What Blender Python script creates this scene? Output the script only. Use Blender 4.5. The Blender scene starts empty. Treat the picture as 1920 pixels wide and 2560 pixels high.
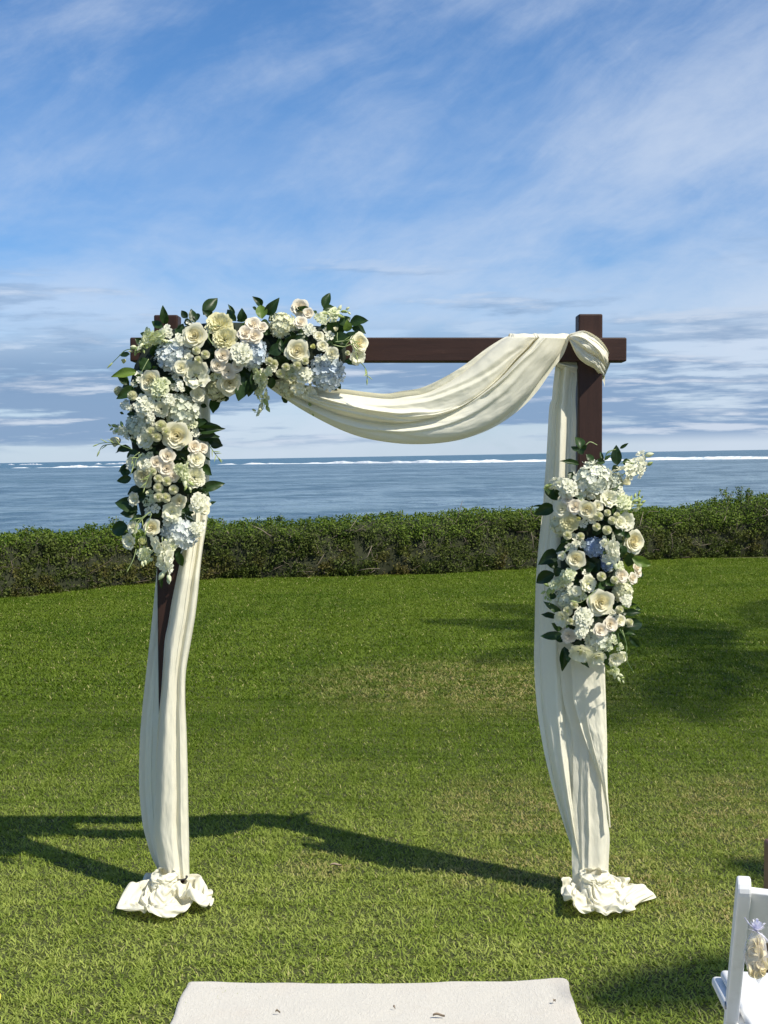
import bpy, math, random
import numpy as np
from mathutils import Vector, Matrix, Euler, noise
random.seed(7); np.random.seed(7)
SC = bpy.context.scene
COL = SC.collection
PI = math.pi

# ------------------------------------------------------------ camera, sky, sun, exposure
F = 3500.0; PITCH = math.atan(140 / F); CAMZ = 1.6
cd = bpy.data.cameras.new('camera'); cam = bpy.data.objects.new('camera', cd); COL.objects.link(cam)
cd.sensor_fit = 'VERTICAL'; cd.sensor_height = 24.0; cd.lens = 24.0 * F / 2560
cd.clip_start = 0.05; cd.clip_end = 30000
cam.location = (0, 0, CAMZ); cam.rotation_euler = (PI / 2 - PITCH, 0, 0)
SC.camera = cam
SUN_DIR = Vector((0.613, -0.515, 1.0)).normalized()
SUN_EL = math.asin(SUN_DIR.z); SUN_AZ = math.atan2(SUN_DIR.x, SUN_DIR.y)
sl = bpy.data.lights.new('sun', 'SUN'); sun = bpy.data.objects.new('sun', sl); COL.objects.link(sun)
sl.energy = 4.6; sl.angle = math.radians(0.53); sl.color = (1.0, 0.93, 0.79)
sun.rotation_euler = SUN_DIR.to_track_quat('Z', 'Y').to_euler()
sun.location = (6, -5, 10)
SC.view_settings.view_transform = 'Standard'; SC.view_settings.look = 'None'
SC.view_settings.exposure = 0.35; SC.view_settings.gamma = 1.0; SC.view_settings.use_curve_mapping = False

class NT:
    """small node-tree writer"""
    def __init__(s, t): s.t = t
    def n(s, typ, _p=None, **inp):
        nd = s.t.nodes.new(typ)
        for k, v in (_p or {}).items(): setattr(nd, k, v)
        for k, v in inp.items():
            key = int(k[1:]) if k[0] == 'i' and k[1:].isdigit() else k.replace('_', ' ')
            sock = nd.inputs[key]
            if isinstance(v, bpy.types.NodeSocket): s.t.links.new(v, sock)
            elif isinstance(v, bpy.types.Node): s.t.links.new(v.outputs[0], sock)
            else: sock.default_value = v
        return nd
    def m(s, op, a, b=0.0, c=0.0, clamp=False):
        return s.n('ShaderNodeMath', {'operation': op, 'use_clamp': clamp}, i0=a, i1=b, i2=c).outputs[0]
    def sstep(s, x, a, b, lo=0.0, hi=1.0):
        return s.n('ShaderNodeMapRange', {'interpolation_type': 'SMOOTHSTEP'}, i0=x, i1=a, i2=b, i3=lo, i4=hi).outputs[0]
    def mix(s, f, a, b, blend='MIX'):
        nd = s.t.nodes.new('ShaderNodeMix'); nd.data_type = 'RGBA'; nd.blend_type = blend; nd.clamp_factor = True
        for i, v in ((0, f), (6, a), (7, b)):
            if isinstance(v, bpy.types.NodeSocket): s.t.links.new(v, nd.inputs[i])
            else:
                nd.inputs[i].default_value = v if i == 0 else (tuple(v) + (1.0,) if len(v) == 3 else v)
        return nd.outputs[2]
    def noise(s, vec, scale, detail=4, rough=0.55, dist=0.0, dim='3D'):
        return s.n('ShaderNodeTexNoise', {'noise_dimensions': dim}, Vector=vec, Scale=scale, Detail=detail, Roughness=rough, Distortion=dist)
    def mapping(s, vec, loc=(0, 0, 0), rot=(0, 0, 0), scale=(1, 1, 1)):
        return s.n('ShaderNodeMapping', None, Vector=vec, Location=loc, Rotation=rot, Scale=scale).outputs[0]
    def comb(s, x, y, z):
        return s.n('ShaderNodeCombineXYZ', None, X=x, Y=y, Z=z).outputs[0]

def make_world():
    w = bpy.data.worlds.new('World'); SC.world = w; w.use_nodes = True
    t = w.node_tree; t.nodes.clear(); g = NT(t)
    tc = g.n('ShaderNodeTexCoord')
    d = g.mapping(tc.outputs['Generated'], rot=(0, math.radians(1.0), 0))      # the sea horizon is one degree off the lawn
    sky = g.n('ShaderNodeTexSky', {'sky_type': 'NISHITA', 'sun_disc': False, 'sun_elevation': SUN_EL, 'sun_rotation': SUN_AZ,
                                   'air_density': 1.0, 'dust_density': 0.3, 'ozone_density': 3.0, 'altitude': 0.0}, Vector=d)
    xyz = g.n('ShaderNodeSeparateXYZ', None, Vector=d)
    z = xyz.outputs[2]
    zc = g.m('MAXIMUM', z, 0.0)
    # deeper polarised blue away from the horizon
    tint = g.mix(g.sstep(zc, 0.0, 0.30), (0.46, 0.68, 0.98), (0.50, 0.77, 1.03))
    base = g.mix(1.0, sky.outputs[0], tint, 'MULTIPLY')
    WHITE = CLOUD_WHITE
    # high thin cirrus: soft wisps rising to the right
    wv = g.noise(g.mapping(d, loc=(3.1, 1.7, 0), scale=(3, 3, 4)), 1.0, 4, 0.55)
    dw = g.n('ShaderNodeVectorMath', {'operation': 'MULTIPLY_ADD'}, i0=wv.outputs[1], i1=(0.10, 0.10, 0.10), i2=d).outputs[0]
    RX = math.radians(24)
    n1 = g.noise(g.mapping(g.mapping(dw, rot=(0, RX, 0)), loc=CI_OFF, scale=(2.6, 2.6, 8.5)), 1.0, 10, 0.60, 0.2).outputs[0]
    n2 = g.noise(g.mapping(g.mapping(dw, rot=(0, RX * 1.5, 0)), loc=(1.5, 4.2, 0.7), scale=(6.0, 6.0, 26.0)), 1.0, 9, 0.66, 0.3).outputs[0]
    n3 = g.noise(g.mapping(d, loc=(0.2, 7.7, 1.3), scale=(14, 14, 22)), 1.0, 8, 0.68, 0.4).outputs[0]
    ci = g.m('ADD', g.m('MULTIPLY', n1, 0.66), g.m('ADD', g.m('MULTIPLY', n2, 0.17), g.m('MULTIPLY', n3, 0.17)))
    ci = g.m('ADD', ci, g.m('MULTIPLY', xyz.outputs[0], 0.26))
    cim = g.m('MULTIPLY', g.sstep(ci, 0.40, 0.72), 0.68)
    veil = g.m('MULTIPLY', g.sstep(zc, 0.27, 0.08), 0.60)
    vn = g.noise(g.mapping(dw, loc=(2.0, 0, 0.4), scale=(3.4, 3.4, 12)), 1.0, 8, 0.58, 0.2).outputs[0]
    veil = g.m('MULTIPLY', veil, g.sstep(vn, 0.26, 0.60))
    col = g.mix(cim, base, WHITE)
    col = g.mix(veil, col, WHITE)
    # low cloud banks near the horizon: flat grey-blue bases with paler ragged tops
    def bank(off, sx, sz, lo, hi, z0, z1, amt, col):
        a_ = g.noise(g.mapping(d, loc=off, scale=(sx, sx, sz)), 1.0, 9, 0.60, 0.1).outputs[0]
        u_ = g.noise(g.mapping(d, loc=(off[0], off[1], off[2] + 0.30), scale=(sx, sx, sz)), 1.0, 9, 0.60, 0.1).outputs[0]
        band = g.m('MULTIPLY', g.sstep(zc, z0, z0 + 0.012), g.sstep(zc, z1, z1 * 0.55))
        cm = g.m('MULTIPLY', g.sstep(a_, lo, hi), band)
        tops = g.sstep(g.m('SUBTRACT', a_, u_), 0.02, 0.14)
        return g.mix(g.m('MULTIPLY', cm, amt), col, g.mix(tops, CLOUD_GREY, tuple(c * 0.92 for c in WHITE)))
    col = bank((4.3, 1.0, 0.2), 5.5, 56.0, 0.41, 0.51, 0.004, 0.105, 0.90, col)
    col = bank((9.1, 3.0, 2.2), 5.0, 34.0, 0.52, 0.63, 0.040, 0.170, 0.65, col)
    bg = g.n('ShaderNodeBackground', None, Color=col, Strength=0.1)
    o = g.n('ShaderNodeOutputWorld', None, Surface=bg)
CI_OFF = (0.3, 0.4, 0.9)
CLOUD_WHITE = (5.2, 5.9, 7.0); CLOUD_GREY = (1.75, 2.75, 4.35)
make_world()

# ------------------------------------------------------------ helpers
CP, SP = math.cos(PITCH), math.sin(PITCH)
def ray(px, py):
    dx = (px - 960) / F; dy = (1280 - py) / F
    return Vector((dx, CP + SP * dy, -SP + CP * dy))
def at(px, py, Y):
    r = ray(px, py); t = Y / r.y
    return Vector((r.x * t, Y, CAMZ + r.z * t))
def gp(px, py, z=0.0):
    r = ray(px, py); t = (z - CAMZ) / r.z
    return Vector((r.x * t, r.y * t, z))
D = 1920 / 1659.0
def gd(x, y, z=0.0): return gp(x * D, y * D, z)
ZO = {1: (240, 700, 420 / 1659), 2: (540, 700, 420 / 1659), 3: (230, 1000, 380 / 1659), 4: (1300, 1080, 360 / 1659),
      5: (1300, 1380, 360 / 1659), 6: (700, 760, 900 / 1659), 7: (280, 1400, 320 / 761), 8: (1300, 1600, 360 / 1091),
      9: (1700, 2060, 220 / 973), 10: (1380, 760, 240 / 1659), 11: (380, 2380, 1120 / 1659)}
def zs(k, x, y):
    o = ZO[k]; return (o[0] + x * o[2], o[1] + y * o[2])

def mesh(name, vs, fs, mats=None, parent=None, smooth=True, link=True, midx=None):
    me = bpy.data.meshes.new(name)
    me.from_pydata([tuple(v) for v in vs], [], [tuple(int(i) for i in f) for f in fs])
    if smooth: me.polygons.foreach_set('use_smooth', [True] * len(me.polygons))
    for m in (mats if isinstance(mats, (list, tuple)) else [mats]):
        if m: me.materials.append(m)
    if midx is not None: me.polygons.foreach_set('material_index', midx)
    me.update()
    if not link: return me
    return obj(name, me, parent)
def obj(name, me, parent=None):
    o = bpy.data.objects.new(name, me); COL.objects.link(o)
    if parent is not None: o.parent = parent
    return o
def empty(name, loc=(0, 0, 0), rz=0):
    o = bpy.data.objects.new(name, None); COL.objects.link(o); o.location = loc; o.rotation_euler.z = rz
    o.empty_display_size = 0.1; return o
def tag(o, label=None, cat=None, group=None, kind=None):
    for k, v in (('label', label), ('category', cat), ('group', group), ('kind', kind)):
        if v: o[k] = v
    return o
def box_data(c, s, R=None):
    vs = []
    for x in (-.5, .5):
        for y in (-.5, .5):
            for z in (-.5, .5):
                v = Vector((x * s[0], y * s[1], z * s[2]))
                if R is not None: v = R @ v
                vs.append(v + Vector(c))
    fs = [(0, 1, 3, 2), (4, 6, 7, 5), (0, 4, 5, 1), (2, 3, 7, 6), (0, 2, 6, 4), (1, 5, 7, 3)]
    return vs, fs
def bevel(o, w, seg=2):
    b = o.modifiers.new('bevel', 'BEVEL'); b.width = w; b.segments = seg; b.limit_method = 'ANGLE'; return o
class MB:
    def __init__(s): s.v = []; s.f = []; s.mi = []
    def add(s, vs, fs, mi=0):
        n = len(s.v); s.v += [tuple(v) for v in vs]; s.f += [tuple(i + n for i in f) for f in fs]; s.mi += [mi] * len(fs)
    def tube(s, pts, rad, k=5, mi=0, cap=True):
        pts = [Vector(p) for p in pts]; n = len(pts); vs = []
        up = Vector((0.13, 0.31, 0.94))
        for i, p in enumerate(pts):
            d = (pts[min(i + 1, n - 1)] - pts[max(i - 1, 0)]).normalized()
            a = d.cross(up)
            if a.length < 1e-3: a = d.cross(Vector((1, 0, 0)))
            a.normalize(); b = d.cross(a)
            r = rad[i] if isinstance(rad, (list, tuple)) else rad
            for q in range(k):
                th = 2 * PI * q / k; vs.append(p + a * (r * math.cos(th)) + b * (r * math.sin(th)))
        fs = [(i * k + q, i * k + (q + 1) % k, (i + 1) * k + (q + 1) % k, (i + 1) * k + q) for i in range(n - 1) for q in range(k)]
        if cap: fs += [tuple(range(k))[::-1], tuple((n - 1) * k + q for q in range(k))]
        s.add(vs, fs, mi)
    def grid(s, P, mi=0, closed=False):
        """P: rows of points"""
        nr, nc = len(P), len(P[0]); vs = [p for r in P for p in r]
        fs = [(i * nc + j, i * nc + (j + 1) % nc, (i + 1) * nc + (j + 1) % nc, (i + 1) * nc + j)
              for i in range(nr - 1) for j in range(nc if closed else nc - 1)]
        s.add(vs, fs, mi)
    def build(s, name, mats, parent=None, smooth=True, link=True):
        return mesh(name, s.v, s.f, mats, parent, smooth, link, s.mi)
def lerp_path(pts, n, smooth=True):
    """n samples along a polyline by arc length (Catmull-Rom)"""
    P = [np.array(p, float) for p in pts]
    if smooth and len(P) > 2:
        Q = []
        for i in range(len(P) - 1):
            p0 = P[max(i - 1, 0)]; p1 = P[i]; p2 = P[i + 1]; p3 = P[min(i + 2, len(P) - 1)]
            for k in range(8):
                t = k / 8; Q.append(0.5 * (2 * p1 + (p2 - p0) * t + (2 * p0 - 5 * p1 + 4 * p2 - p3) * t * t + (3 * p1 - p0 - 3 * p2 + p3) * t ** 3))
        Q.append(P[-1]); P = Q
    P = np.array(P); L = np.r_[0, np.cumsum(np.linalg.norm(np.diff(P, axis=0), axis=1))]
    t = np.linspace(0, L[-1], n)
    return np.stack([np.interp(t, L, P[:, k]) for k in range(P.shape[1])], 1)

# ------------------------------------------------------------ materials
def mat(name, f):
    m = bpy.data.materials.new(name); m.use_nodes = True; t = m.node_tree; t.nodes.clear()
    g = NT(t); s = f(g); g.n('ShaderNodeOutputMaterial', None, Surface=s); return m
def bsdf(g, col, rough=0.6, normal=None, **kw):
    nd = g.n('ShaderNodeBsdfPrincipled', None, Roughness=rough)
    if isinstance(col, bpy.types.NodeSocket): g.t.links.new(col, nd.inputs['Base Color'])
    else: nd.inputs['Base Color'].default_value = tuple(col) + (1,)
    if normal is not None: g.t.links.new(normal, nd.inputs['Normal'])
    for k, v in kw.items():
        s_ = nd.inputs[k.replace('_', ' ')]
        if isinstance(v, bpy.types.NodeSocket): g.t.links.new(v, s_)
        else: s_.default_value = v
    return nd.outputs[0]
def bump(g, h, strength=0.3, dist=0.01):
    return g.n('ShaderNodeBump', None, Strength=strength, Distance=dist, Height=h).outputs[0]
def thin(g, col, tr, tcol=None, rough=0.6, normal=None, spec=0.3):
    """thin sheet: reflecting + light passing through"""
    a = bsdf(g, col, rough, normal, Specular_IOR_Level=spec)
    b = g.n('ShaderNodeBsdfTranslucent')
    c = tcol if tcol is not None else col
    if isinstance(c, bpy.types.NodeSocket): g.t.links.new(c, b.inputs[0])
    else: b.inputs[0].default_value = tuple(c) + (1,)
    if normal is not None: g.t.links.new(normal, b.inputs['Normal'])
    return g.n('ShaderNodeMixShader', None, i0=tr, i1=a, i2=b).outputs[0]

def _cloth(g):
    p = g.n('ShaderNodeNewGeometry').outputs['Position']
    w = g.noise(g.mapping(p, scale=(1, 1, 0.6)), 900, 2, 0.6).outputs[0]
    wr = g.noise(p, 38, 4, 0.6, 0.8).outputs[0]
    h = g.m('ADD', g.m('MULTIPLY', w, 0.12), g.m('MULTIPLY', wr, 0.35))
    n = bump(g, h, 0.28, 0.004)
    c = g.mix(g.noise(p, 6, 3).outputs[0], (0.865, 0.84, 0.69), (0.885, 0.862, 0.73))
    return thin(g, c, 0.27, (0.94, 0.88, 0.66), 0.8, n, 0.15)
M_CLOTH = mat('ivory_chiffon', _cloth)

def _wood(g):
    o = g.n('ShaderNodeTexCoord').outputs['Object']
    st = g.noise(g.mapping(o, scale=(1, 1, 0.07)), 60, 6, 0.65, 0.4).outputs[0]
    b = g.noise(o, 9, 5, 0.6, 0.3).outputs[0]
    sc = g.noise(g.mapping(o, scale=(1, 1, 0.18)), 40, 7, 0.78, 0.3).outputs[0]
    c = g.mix(st, (0.012, 0.0045, 0.003), (0.050, 0.021, 0.014))
    c = g.mix(g.sstep(b, 0.42, 0.68, 0, 0.55), c, (0.036, 0.015, 0.010))
    c = g.mix(g.sstep(sc, 0.60, 0.74, 0, 0.6), c, (0.16, 0.09, 0.06))
    return bsdf(g, c, 0.55, bump(g, st, 0.25, 0.003), Specular_IOR_Level=0.35)
M_WOOD = mat('dark_stained_wood', _wood)

def petal_mat(name, c1, c2, tr=0.30, tc=None, vary=0.5):
    def f(g):
        r = g.n('ShaderNodeObjectInfo').outputs['Random']
        p = g.n('ShaderNodeTexCoord').outputs['Object']
        nz = g.noise(p, 7, 3).outputs[0]
        c = g.mix(g.m('ADD', g.m('MULTIPLY', r, vary), g.m('MULTIPLY', nz, 1 - vary)), c1, c2)
        return thin(g, c, tr, tc, 0.55, None, 0.25)
    return mat(name, f)
M_ROSE = petal_mat('cream_rose_petal', (0.89, 0.875, 0.72), (0.88, 0.85, 0.66), 0.30, (0.85, 0.80, 0.50))
M_ROSEC = petal_mat('rose_heart', (0.89, 0.855, 0.66), (0.88, 0.83, 0.61), 0.30, (0.86, 0.76, 0.42))
M_BLUSH = petal_mat('blush_petal', (0.88, 0.82, 0.68), (0.90, 0.86, 0.73), 0.28, (0.82, 0.68, 0.48))
M_WHITE = petal_mat('white_petal', (0.88, 0.87, 0.74), (0.86, 0.85, 0.65), 0.30, (0.80, 0.80, 0.52))
M_STOCK = petal_mat('pale_stock_petal', (0.89, 0.88, 0.76), (0.86, 0.86, 0.68), 0.28, (0.78, 0.80, 0.60))
M_GREENW = petal_mat('greenish_petal', (0.74, 0.78, 0.50), (0.84, 0.85, 0.64), 0.30, (0.62, 0.70, 0.28))
M_BUDG = petal_mat('green_bud', (0.36, 0.46, 0.14), (0.52, 0.60, 0.26), 0.20, (0.36, 0.48, 0.10))
M_YELG = petal_mat('lime_petal', (0.76, 0.76, 0.36), (0.80, 0.80, 0.46), 0.30)
M_MUMC = petal_mat('mum_centre', (0.50, 0.52, 0.16), (0.56, 0.58, 0.22), 0.1)
HYD = {'white': petal_mat('hydrangea_white', (0.86, 0.86, 0.76), (0.76, 0.80, 0.66), 0.26, None, 0.85),
       'cream': petal_mat('hydrangea_cream', (0.82, 0.81, 0.60), (0.74, 0.76, 0.52), 0.28, None, 0.85),
       'green': petal_mat('hydrangea_green', (0.70, 0.74, 0.58), (0.80, 0.82, 0.70), 0.28, None, 0.9),
       'pale': petal_mat('hydrangea_pale_blue', (0.60, 0.67, 0.70), (0.76, 0.80, 0.76), 0.24, None, 0.9),
       'blue': petal_mat('hydrangea_blue', (0.50, 0.60, 0.72), (0.70, 0.76, 0.78), 0.24, None, 0.9),
       'deep': petal_mat('hydrangea_deep_blue', (0.23, 0.33, 0.58), (0.50, 0.60, 0.72), 0.24, None, 0.9)}
def _leaf(g):
    r = g.n('ShaderNodeObjectInfo').outputs['Random']
    o = g.n('ShaderNodeTexCoord').outputs['Object']
    x = g.n('ShaderNodeSeparateXYZ', None, Vector=o)
    rib = g.sstep(g.m('ABSOLUTE', x.outputs[0]), 0.0, 0.035, 1, 0)
    v = g.m('ADD', g.m('MULTIPLY', x.outputs[1], 44.0), g.m('MULTIPLY', g.m('ABSOLUTE', x.outputs[0]), -40.0))
    vein = g.sstep(g.m('SINE', v), 0.86, 1.0, 0, 0.35)
    c = g.mix(r, (0.008, 0.022, 0.008), (0.028, 0.062, 0.014))
    c = g.mix(g.m('MAXIMUM', g.m('MULTIPLY', rib, 0.6), vein), c, (0.045, 0.085, 0.03))
    return thin(g, c, 0.16, (0.08, 0.19, 0.015), 0.40, None, 0.30)
M_LEAF = mat('glossy_dark_leaf', _leaf)
M_LEAFB = mat('sunlit_leaf', lambda g: thin(g, g.mix(g.n('ShaderNodeObjectInfo').outputs['Random'], (0.10, 0.17, 0.03), (0.17, 0.26, 0.05)), 0.4, (0.30, 0.45, 0.05), 0.4))  # lighter copy of the leaf colour for sunlit leaves, light painted in
M_STEM = mat('green_stem', lambda g: bsdf(g, (0.10, 0.17, 0.05), 0.5))
M_STEML = mat('pale_green_stem', lambda g: bsdf(g, (0.34, 0.42, 0.18), 0.5))
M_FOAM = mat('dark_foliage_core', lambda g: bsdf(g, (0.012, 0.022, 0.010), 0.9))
M_BAND = mat('black_elastic', lambda g: bsdf(g, (0.012, 0.011, 0.014), 0.6))
# ------------------------------------------------------------ setting: lawn, grass, sea
BROWN = [(gd(1150, 1745), 0.55, 0.30), (gd(1620, 1750), 0.5, 0.35), (gd(1120, 1880), 0.5, 0.15), (gd(1400, 1900), 0.3, 0.2),
         (gd(1560, 1960), 0.4, 0.12), (gd(700, 1870), 0.18, 0.1), (gd(1000, 1480), 1.2, 0.6), (gd(1650, 1790), 0.5, 0.3)]
def grass_colour(g, p, rnd):
    big = g.noise(p, 0.55, 4, 0.6, 0.5).outputs[0]
    mid = g.noise(p, 2.6, 4, 0.65, 0.4).outputs[0]
    c = g.mix(g.sstep(big, 0.35, 0.65), (0.078, 0.132, 0.010), (0.112, 0.166, 0.016))
    c = g.mix(g.sstep(mid, 0.40, 0.66, 0, 0.55), c, (0.155, 0.215, 0.030))
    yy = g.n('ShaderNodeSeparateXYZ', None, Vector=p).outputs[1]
    c = g.mix(g.sstep(yy, 8.5, 4.0, 0, 0.88), c, g.mix(g.sstep(mid, 0.35, 0.65), (0.250, 0.318, 0.062), (0.335, 0.388, 0.102)))  # near turf paler: wear, plus its brighter lighting put into the colour
    patch = None
    xyz = g.n('ShaderNodeSeparateXYZ', None, Vector=p)
    for q, rx, ry in BROWN:
        dx = g.m('DIVIDE', g.m('SUBTRACT', xyz.outputs[0], q.x), rx); dy = g.m('DIVIDE', g.m('SUBTRACT', xyz.outputs[1], q.y), ry * 2.2)
        e = g.sstep(g.m('ADD', g.m('MULTIPLY', dx, dx), g.m('MULTIPLY', dy, dy)), 0.0, 1.4, 1, 0)
        patch = e if patch is None else g.m('MAXIMUM', patch, e)
    pn = g.noise(p, 7.0, 5, 0.7, 0.6).outputs[0]
    dry = g.m('MULTIPLY', patch, g.sstep(pn, 0.38, 0.62, 0.1, 0.85))
    dry = g.m('MAXIMUM', dry, g.sstep(g.noise(p, 4.3, 5, 0.7, 0.4).outputs[0], 0.60, 0.76, 0, 0.5))
    f = g.m('MULTIPLY', dry, g.sstep(rnd, 0.15, 0.75))
    c = g.mix(f, c, (0.36, 0.29, 0.15))
    c = g.mix(g.sstep(rnd, 0.975, 0.985), c, (0.32, 0.31, 0.14))
    return c
def _blade(g):
    geo = g.n('ShaderNodeNewGeometry'); rnd = geo.outputs['Random Per Island']
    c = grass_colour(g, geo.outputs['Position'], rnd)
    c = g.mix(1.0, c, g.mix(rnd, (0.62, 0.66, 0.60), (1.34, 1.30, 1.24)), 'MULTIPLY')
    return thin(g, c, 0.30, g.mix(1.0, c, (1.5, 1.6, 0.8), 'MULTIPLY'), 0.6, None, 0.15)
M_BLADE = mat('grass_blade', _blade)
def _soil(g):
    p = g.n('ShaderNodeNewGeometry').outputs['Position']
    nz = g.noise(p, 90, 4, 0.7).outputs[0]
    c = g.mix(nz, (0.028, 0.040, 0.006), (0.080, 0.088, 0.018))
    return bsdf(g, c, 0.95, bump(g, nz, 0.8, 0.01))
M_SOIL = mat('lawn_thatch', _soil)
# hedge foot line in the photograph -> ground points
HB = [(-300, 1322), (-60, 1298), (120, 1282), (300, 1264), (450, 1253), (640, 1248), (830, 1243), (1000, 1238), (1170, 1228), (1290, 1218), (1400, 1211), (1530, 1206), (1660, 1203), (1950, 1198)]
HT = [(-300, 1165), (-60, 1160), (0, 1158), (200, 1150), (330, 1148), (440, 1134), (560, 1132), (700, 1128), (860, 1120), (1010, 1112), (1160, 1107), (1400, 1104), (1500, 1098), (1600, 1086), (1660, 1074), (1950, 1062)]
hb = [gd(*q) for q in HB]
def lawn_sheet():
    # one sheet from behind the viewer to the far side of the hedge, then down the bank below the sea
    xs = np.r_[np.linspace(-60, -9, 10), np.linspace(-8, 8, 33), np.linspace(9, 60, 10)]
    foot = np.interp(xs, [q.x for q in hb], [q.y for q in hb])
    rows = []
    for k, yy in enumerate([-40, -10, 0, 3, 6, 9, 12, 14]):
        rows.append([(x, yy, 0) for x in xs])
    rows.append([(x, foot[i] - 0.6, 0) for i, x in enumerate(xs)])
    for dy, z in ((0.0, 0), (1.6, -0.05), (3.5, -0.8), (8, -3.0), (16, -5.5)):
        rows.append([(x, foot[i] + dy, z) for i, x in enumerate(xs)])
    b = MB(); b.grid(rows); return tag(b.build('lawn', M_SOIL), kind='structure')
lawn_sheet()

def blade_patch(name, size, count, width, h0, h1, seed):
    rs = np.random.RandomState(seed)
    n = count
    x = (rs.rand(n) - .5) * size * 1.15; y = (rs.rand(n) - .5) * size * 1.15
    a = rs.rand(n) * 2 * PI; L = h0 + (h1 - h0) * rs.rand(n) ** 1.3
    lean = 0.6 + 1.1 * rs.rand(n); curl = 0.4 + 1.0 * rs.rand(n)
    lx, ly = np.cos(a), np.sin(a)
    tw = a + PI / 2 + (rs.rand(n) - .5) * 1.6
    wx, wy = np.cos(tw) * width / 2, np.sin(tw) * width / 2
    pts = []
    px_, py_, pz_ = x.copy(), y.copy(), np.full(n, -0.002)
    ws = [0.75, 1.0, 0.75, 0.0]
    V = []
    ang = lean * 0.5
    for k in range(4):
        if k:
            ang = lean * 0.5 + curl * (k / 3.0) * 0.8
            px_ = px_ + lx * np.sin(ang) * L / 3; py_ = py_ + ly * np.sin(ang) * L / 3; pz_ = pz_ + np.cos(ang) * L / 3
        if k < 3:
            V.append(np.stack([px_ - wx * ws[k], py_ - wy * ws[k], pz_], 1)); V.append(np.stack([px_ + wx * ws[k], py_ + wy * ws[k], pz_], 1))
        else: V.append(np.stack([px_, py_, pz_], 1))
    V = np.stack(V, 1).reshape(-1, 3)   # 7 per blade
    me = bpy.data.meshes.new(name)
    i = np.arange(n) * 7
    loops = np.stack([i, i + 1, i + 3, i + 2, i + 2, i + 3, i + 5, i + 4, i + 4, i + 5, i + 6], 1).reshape(-1)
    tot = np.tile([4, 4, 3], n); st = np.r_[0, np.cumsum(tot)[:-1]]
    me.vertices.add(n * 7); me.vertices.foreach_set('co', V.reshape(-1).astype(np.float32))
    me.loops.add(len(loops)); me.loops.foreach_set('vertex_index', loops.astype(np.int32))
    me.polygons.add(len(tot)); me.polygons.foreach_set('loop_start', st.astype(np.int32)); me.polygons.foreach_set('loop_total', tot.astype(np.int32))
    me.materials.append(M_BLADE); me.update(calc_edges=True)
    return bpy.data.objects.new(name, me)

def grass_field(name, pts, patches, label=None):
    cl = bpy.data.collections.new(name + '_tufts')
    for p in patches: cl.objects.link(p)
    me = bpy.data.meshes.new(name); me.from_pydata(pts, [], [])
    o = obj(name, me)
    ng = bpy.data.node_groups.new(name, 'GeometryNodeTree')
    ng.interface.new_socket('Geometry', in_out='INPUT', socket_type='NodeSocketGeometry')
    ng.interface.new_socket('Geometry', in_out='OUTPUT', socket_type='NodeSocketGeometry')
    N = ng.nodes; Lk = ng.links
    gi = N.new('NodeGroupInput'); go = N.new('NodeGroupOutput')
    ip = N.new('GeometryNodeInstanceOnPoints'); ci = N.new('GeometryNodeCollectionInfo')
    ci.inputs['Collection'].default_value = cl; ci.inputs['Separate Children'].default_value = True; ci.inputs['Reset Children'].default_value = True
    ri = N.new('FunctionNodeRandomValue'); ri.data_type = 'INT'; ri.inputs[4].default_value = 0; ri.inputs[5].default_value = len(patches) - 1
    rr = N.new('FunctionNodeRandomValue'); rr.data_type = 'INT'; rr.inputs[4].default_value = 0; rr.inputs[5].default_value = 3; rr.inputs['Seed'].default_value = 5
    mu = N.new('ShaderNodeMath'); mu.operation = 'MULTIPLY'; mu.inputs[1].default_value = PI / 2
    cx = N.new('ShaderNodeCombineXYZ')
    Lk.new(rr.outputs[2], mu.inputs[0]); Lk.new(mu.outputs[0], cx.inputs[2])
    Lk.new(gi.outputs[0], ip.inputs['Points']); Lk.new(ci.outputs[0], ip.inputs['Instance'])
    ip.inputs['Pick Instance'].default_value = True
    Lk.new(ri.outputs[2], ip.inputs['Instance Index']); Lk.new(cx.outputs[0], ip.inputs['Rotation'])
    Lk.new(ip.outputs[0], go.inputs[0])
    md = o.modifiers.new('tufts', 'NODES'); md.node_group = ng
    tag(o, label, 'grass', kind='stuff'); return o
def foot_y(x): return np.interp(x, [q.x for q in hb], [q.y for q in hb])
RUN = dict(x0=-0.5, x1=0.5)
def in_runner(x, y):
    return y < RUNNER_FAR - 0.12 and RUNNER_L + 0.12 < x < RUNNER_R - 0.12
q0, q1 = gd(402, 2118), gd(1224, 2113)
RUNNER_FAR = (q0.y + q1.y) / 2; RUNNER_L, RUNNER_R = q0.x, q1.x
S1 = 0.3; pts = []
for iy in range(int(2.1 / S1), int(9.3 / S1)):
    y = iy * S1; hw = y * 0.30 + 1.1
    for ix in range(-int(hw / S1), int(hw / S1) + 1):
        x = ix * S1
        if not in_runner(x, y): pts.append((x, y, 0.0))
near = [blade_patch('tuft', S1, 1900, 0.0042, 0.012, 0.031, 100 + k) for k in range(7)]
grass_field('grass', pts, near, 'short mown green grass with dry tan patches in front of and under the arch')
S2 = 0.6; pts = []; y0 = int(9.3 / S1) * S1 - S1 / 2 + S2 / 2
yy = y0
while yy < 22:
    hw = yy * 0.30 + 2.0
    for ix in range(-int(hw / S2), int(hw / S2) + 1):
        x = ix * S2
        if yy < foot_y(x) + 0.1: pts.append((x, yy, 0.0))
    yy += S2
far = [blade_patch('tuft', S2, 3300, 0.0075, 0.018, 0.042, 200 + k) for k in range(6)]
grass_field('grass', pts, far, 'short green grass running back to the foot of the hedge')

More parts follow.
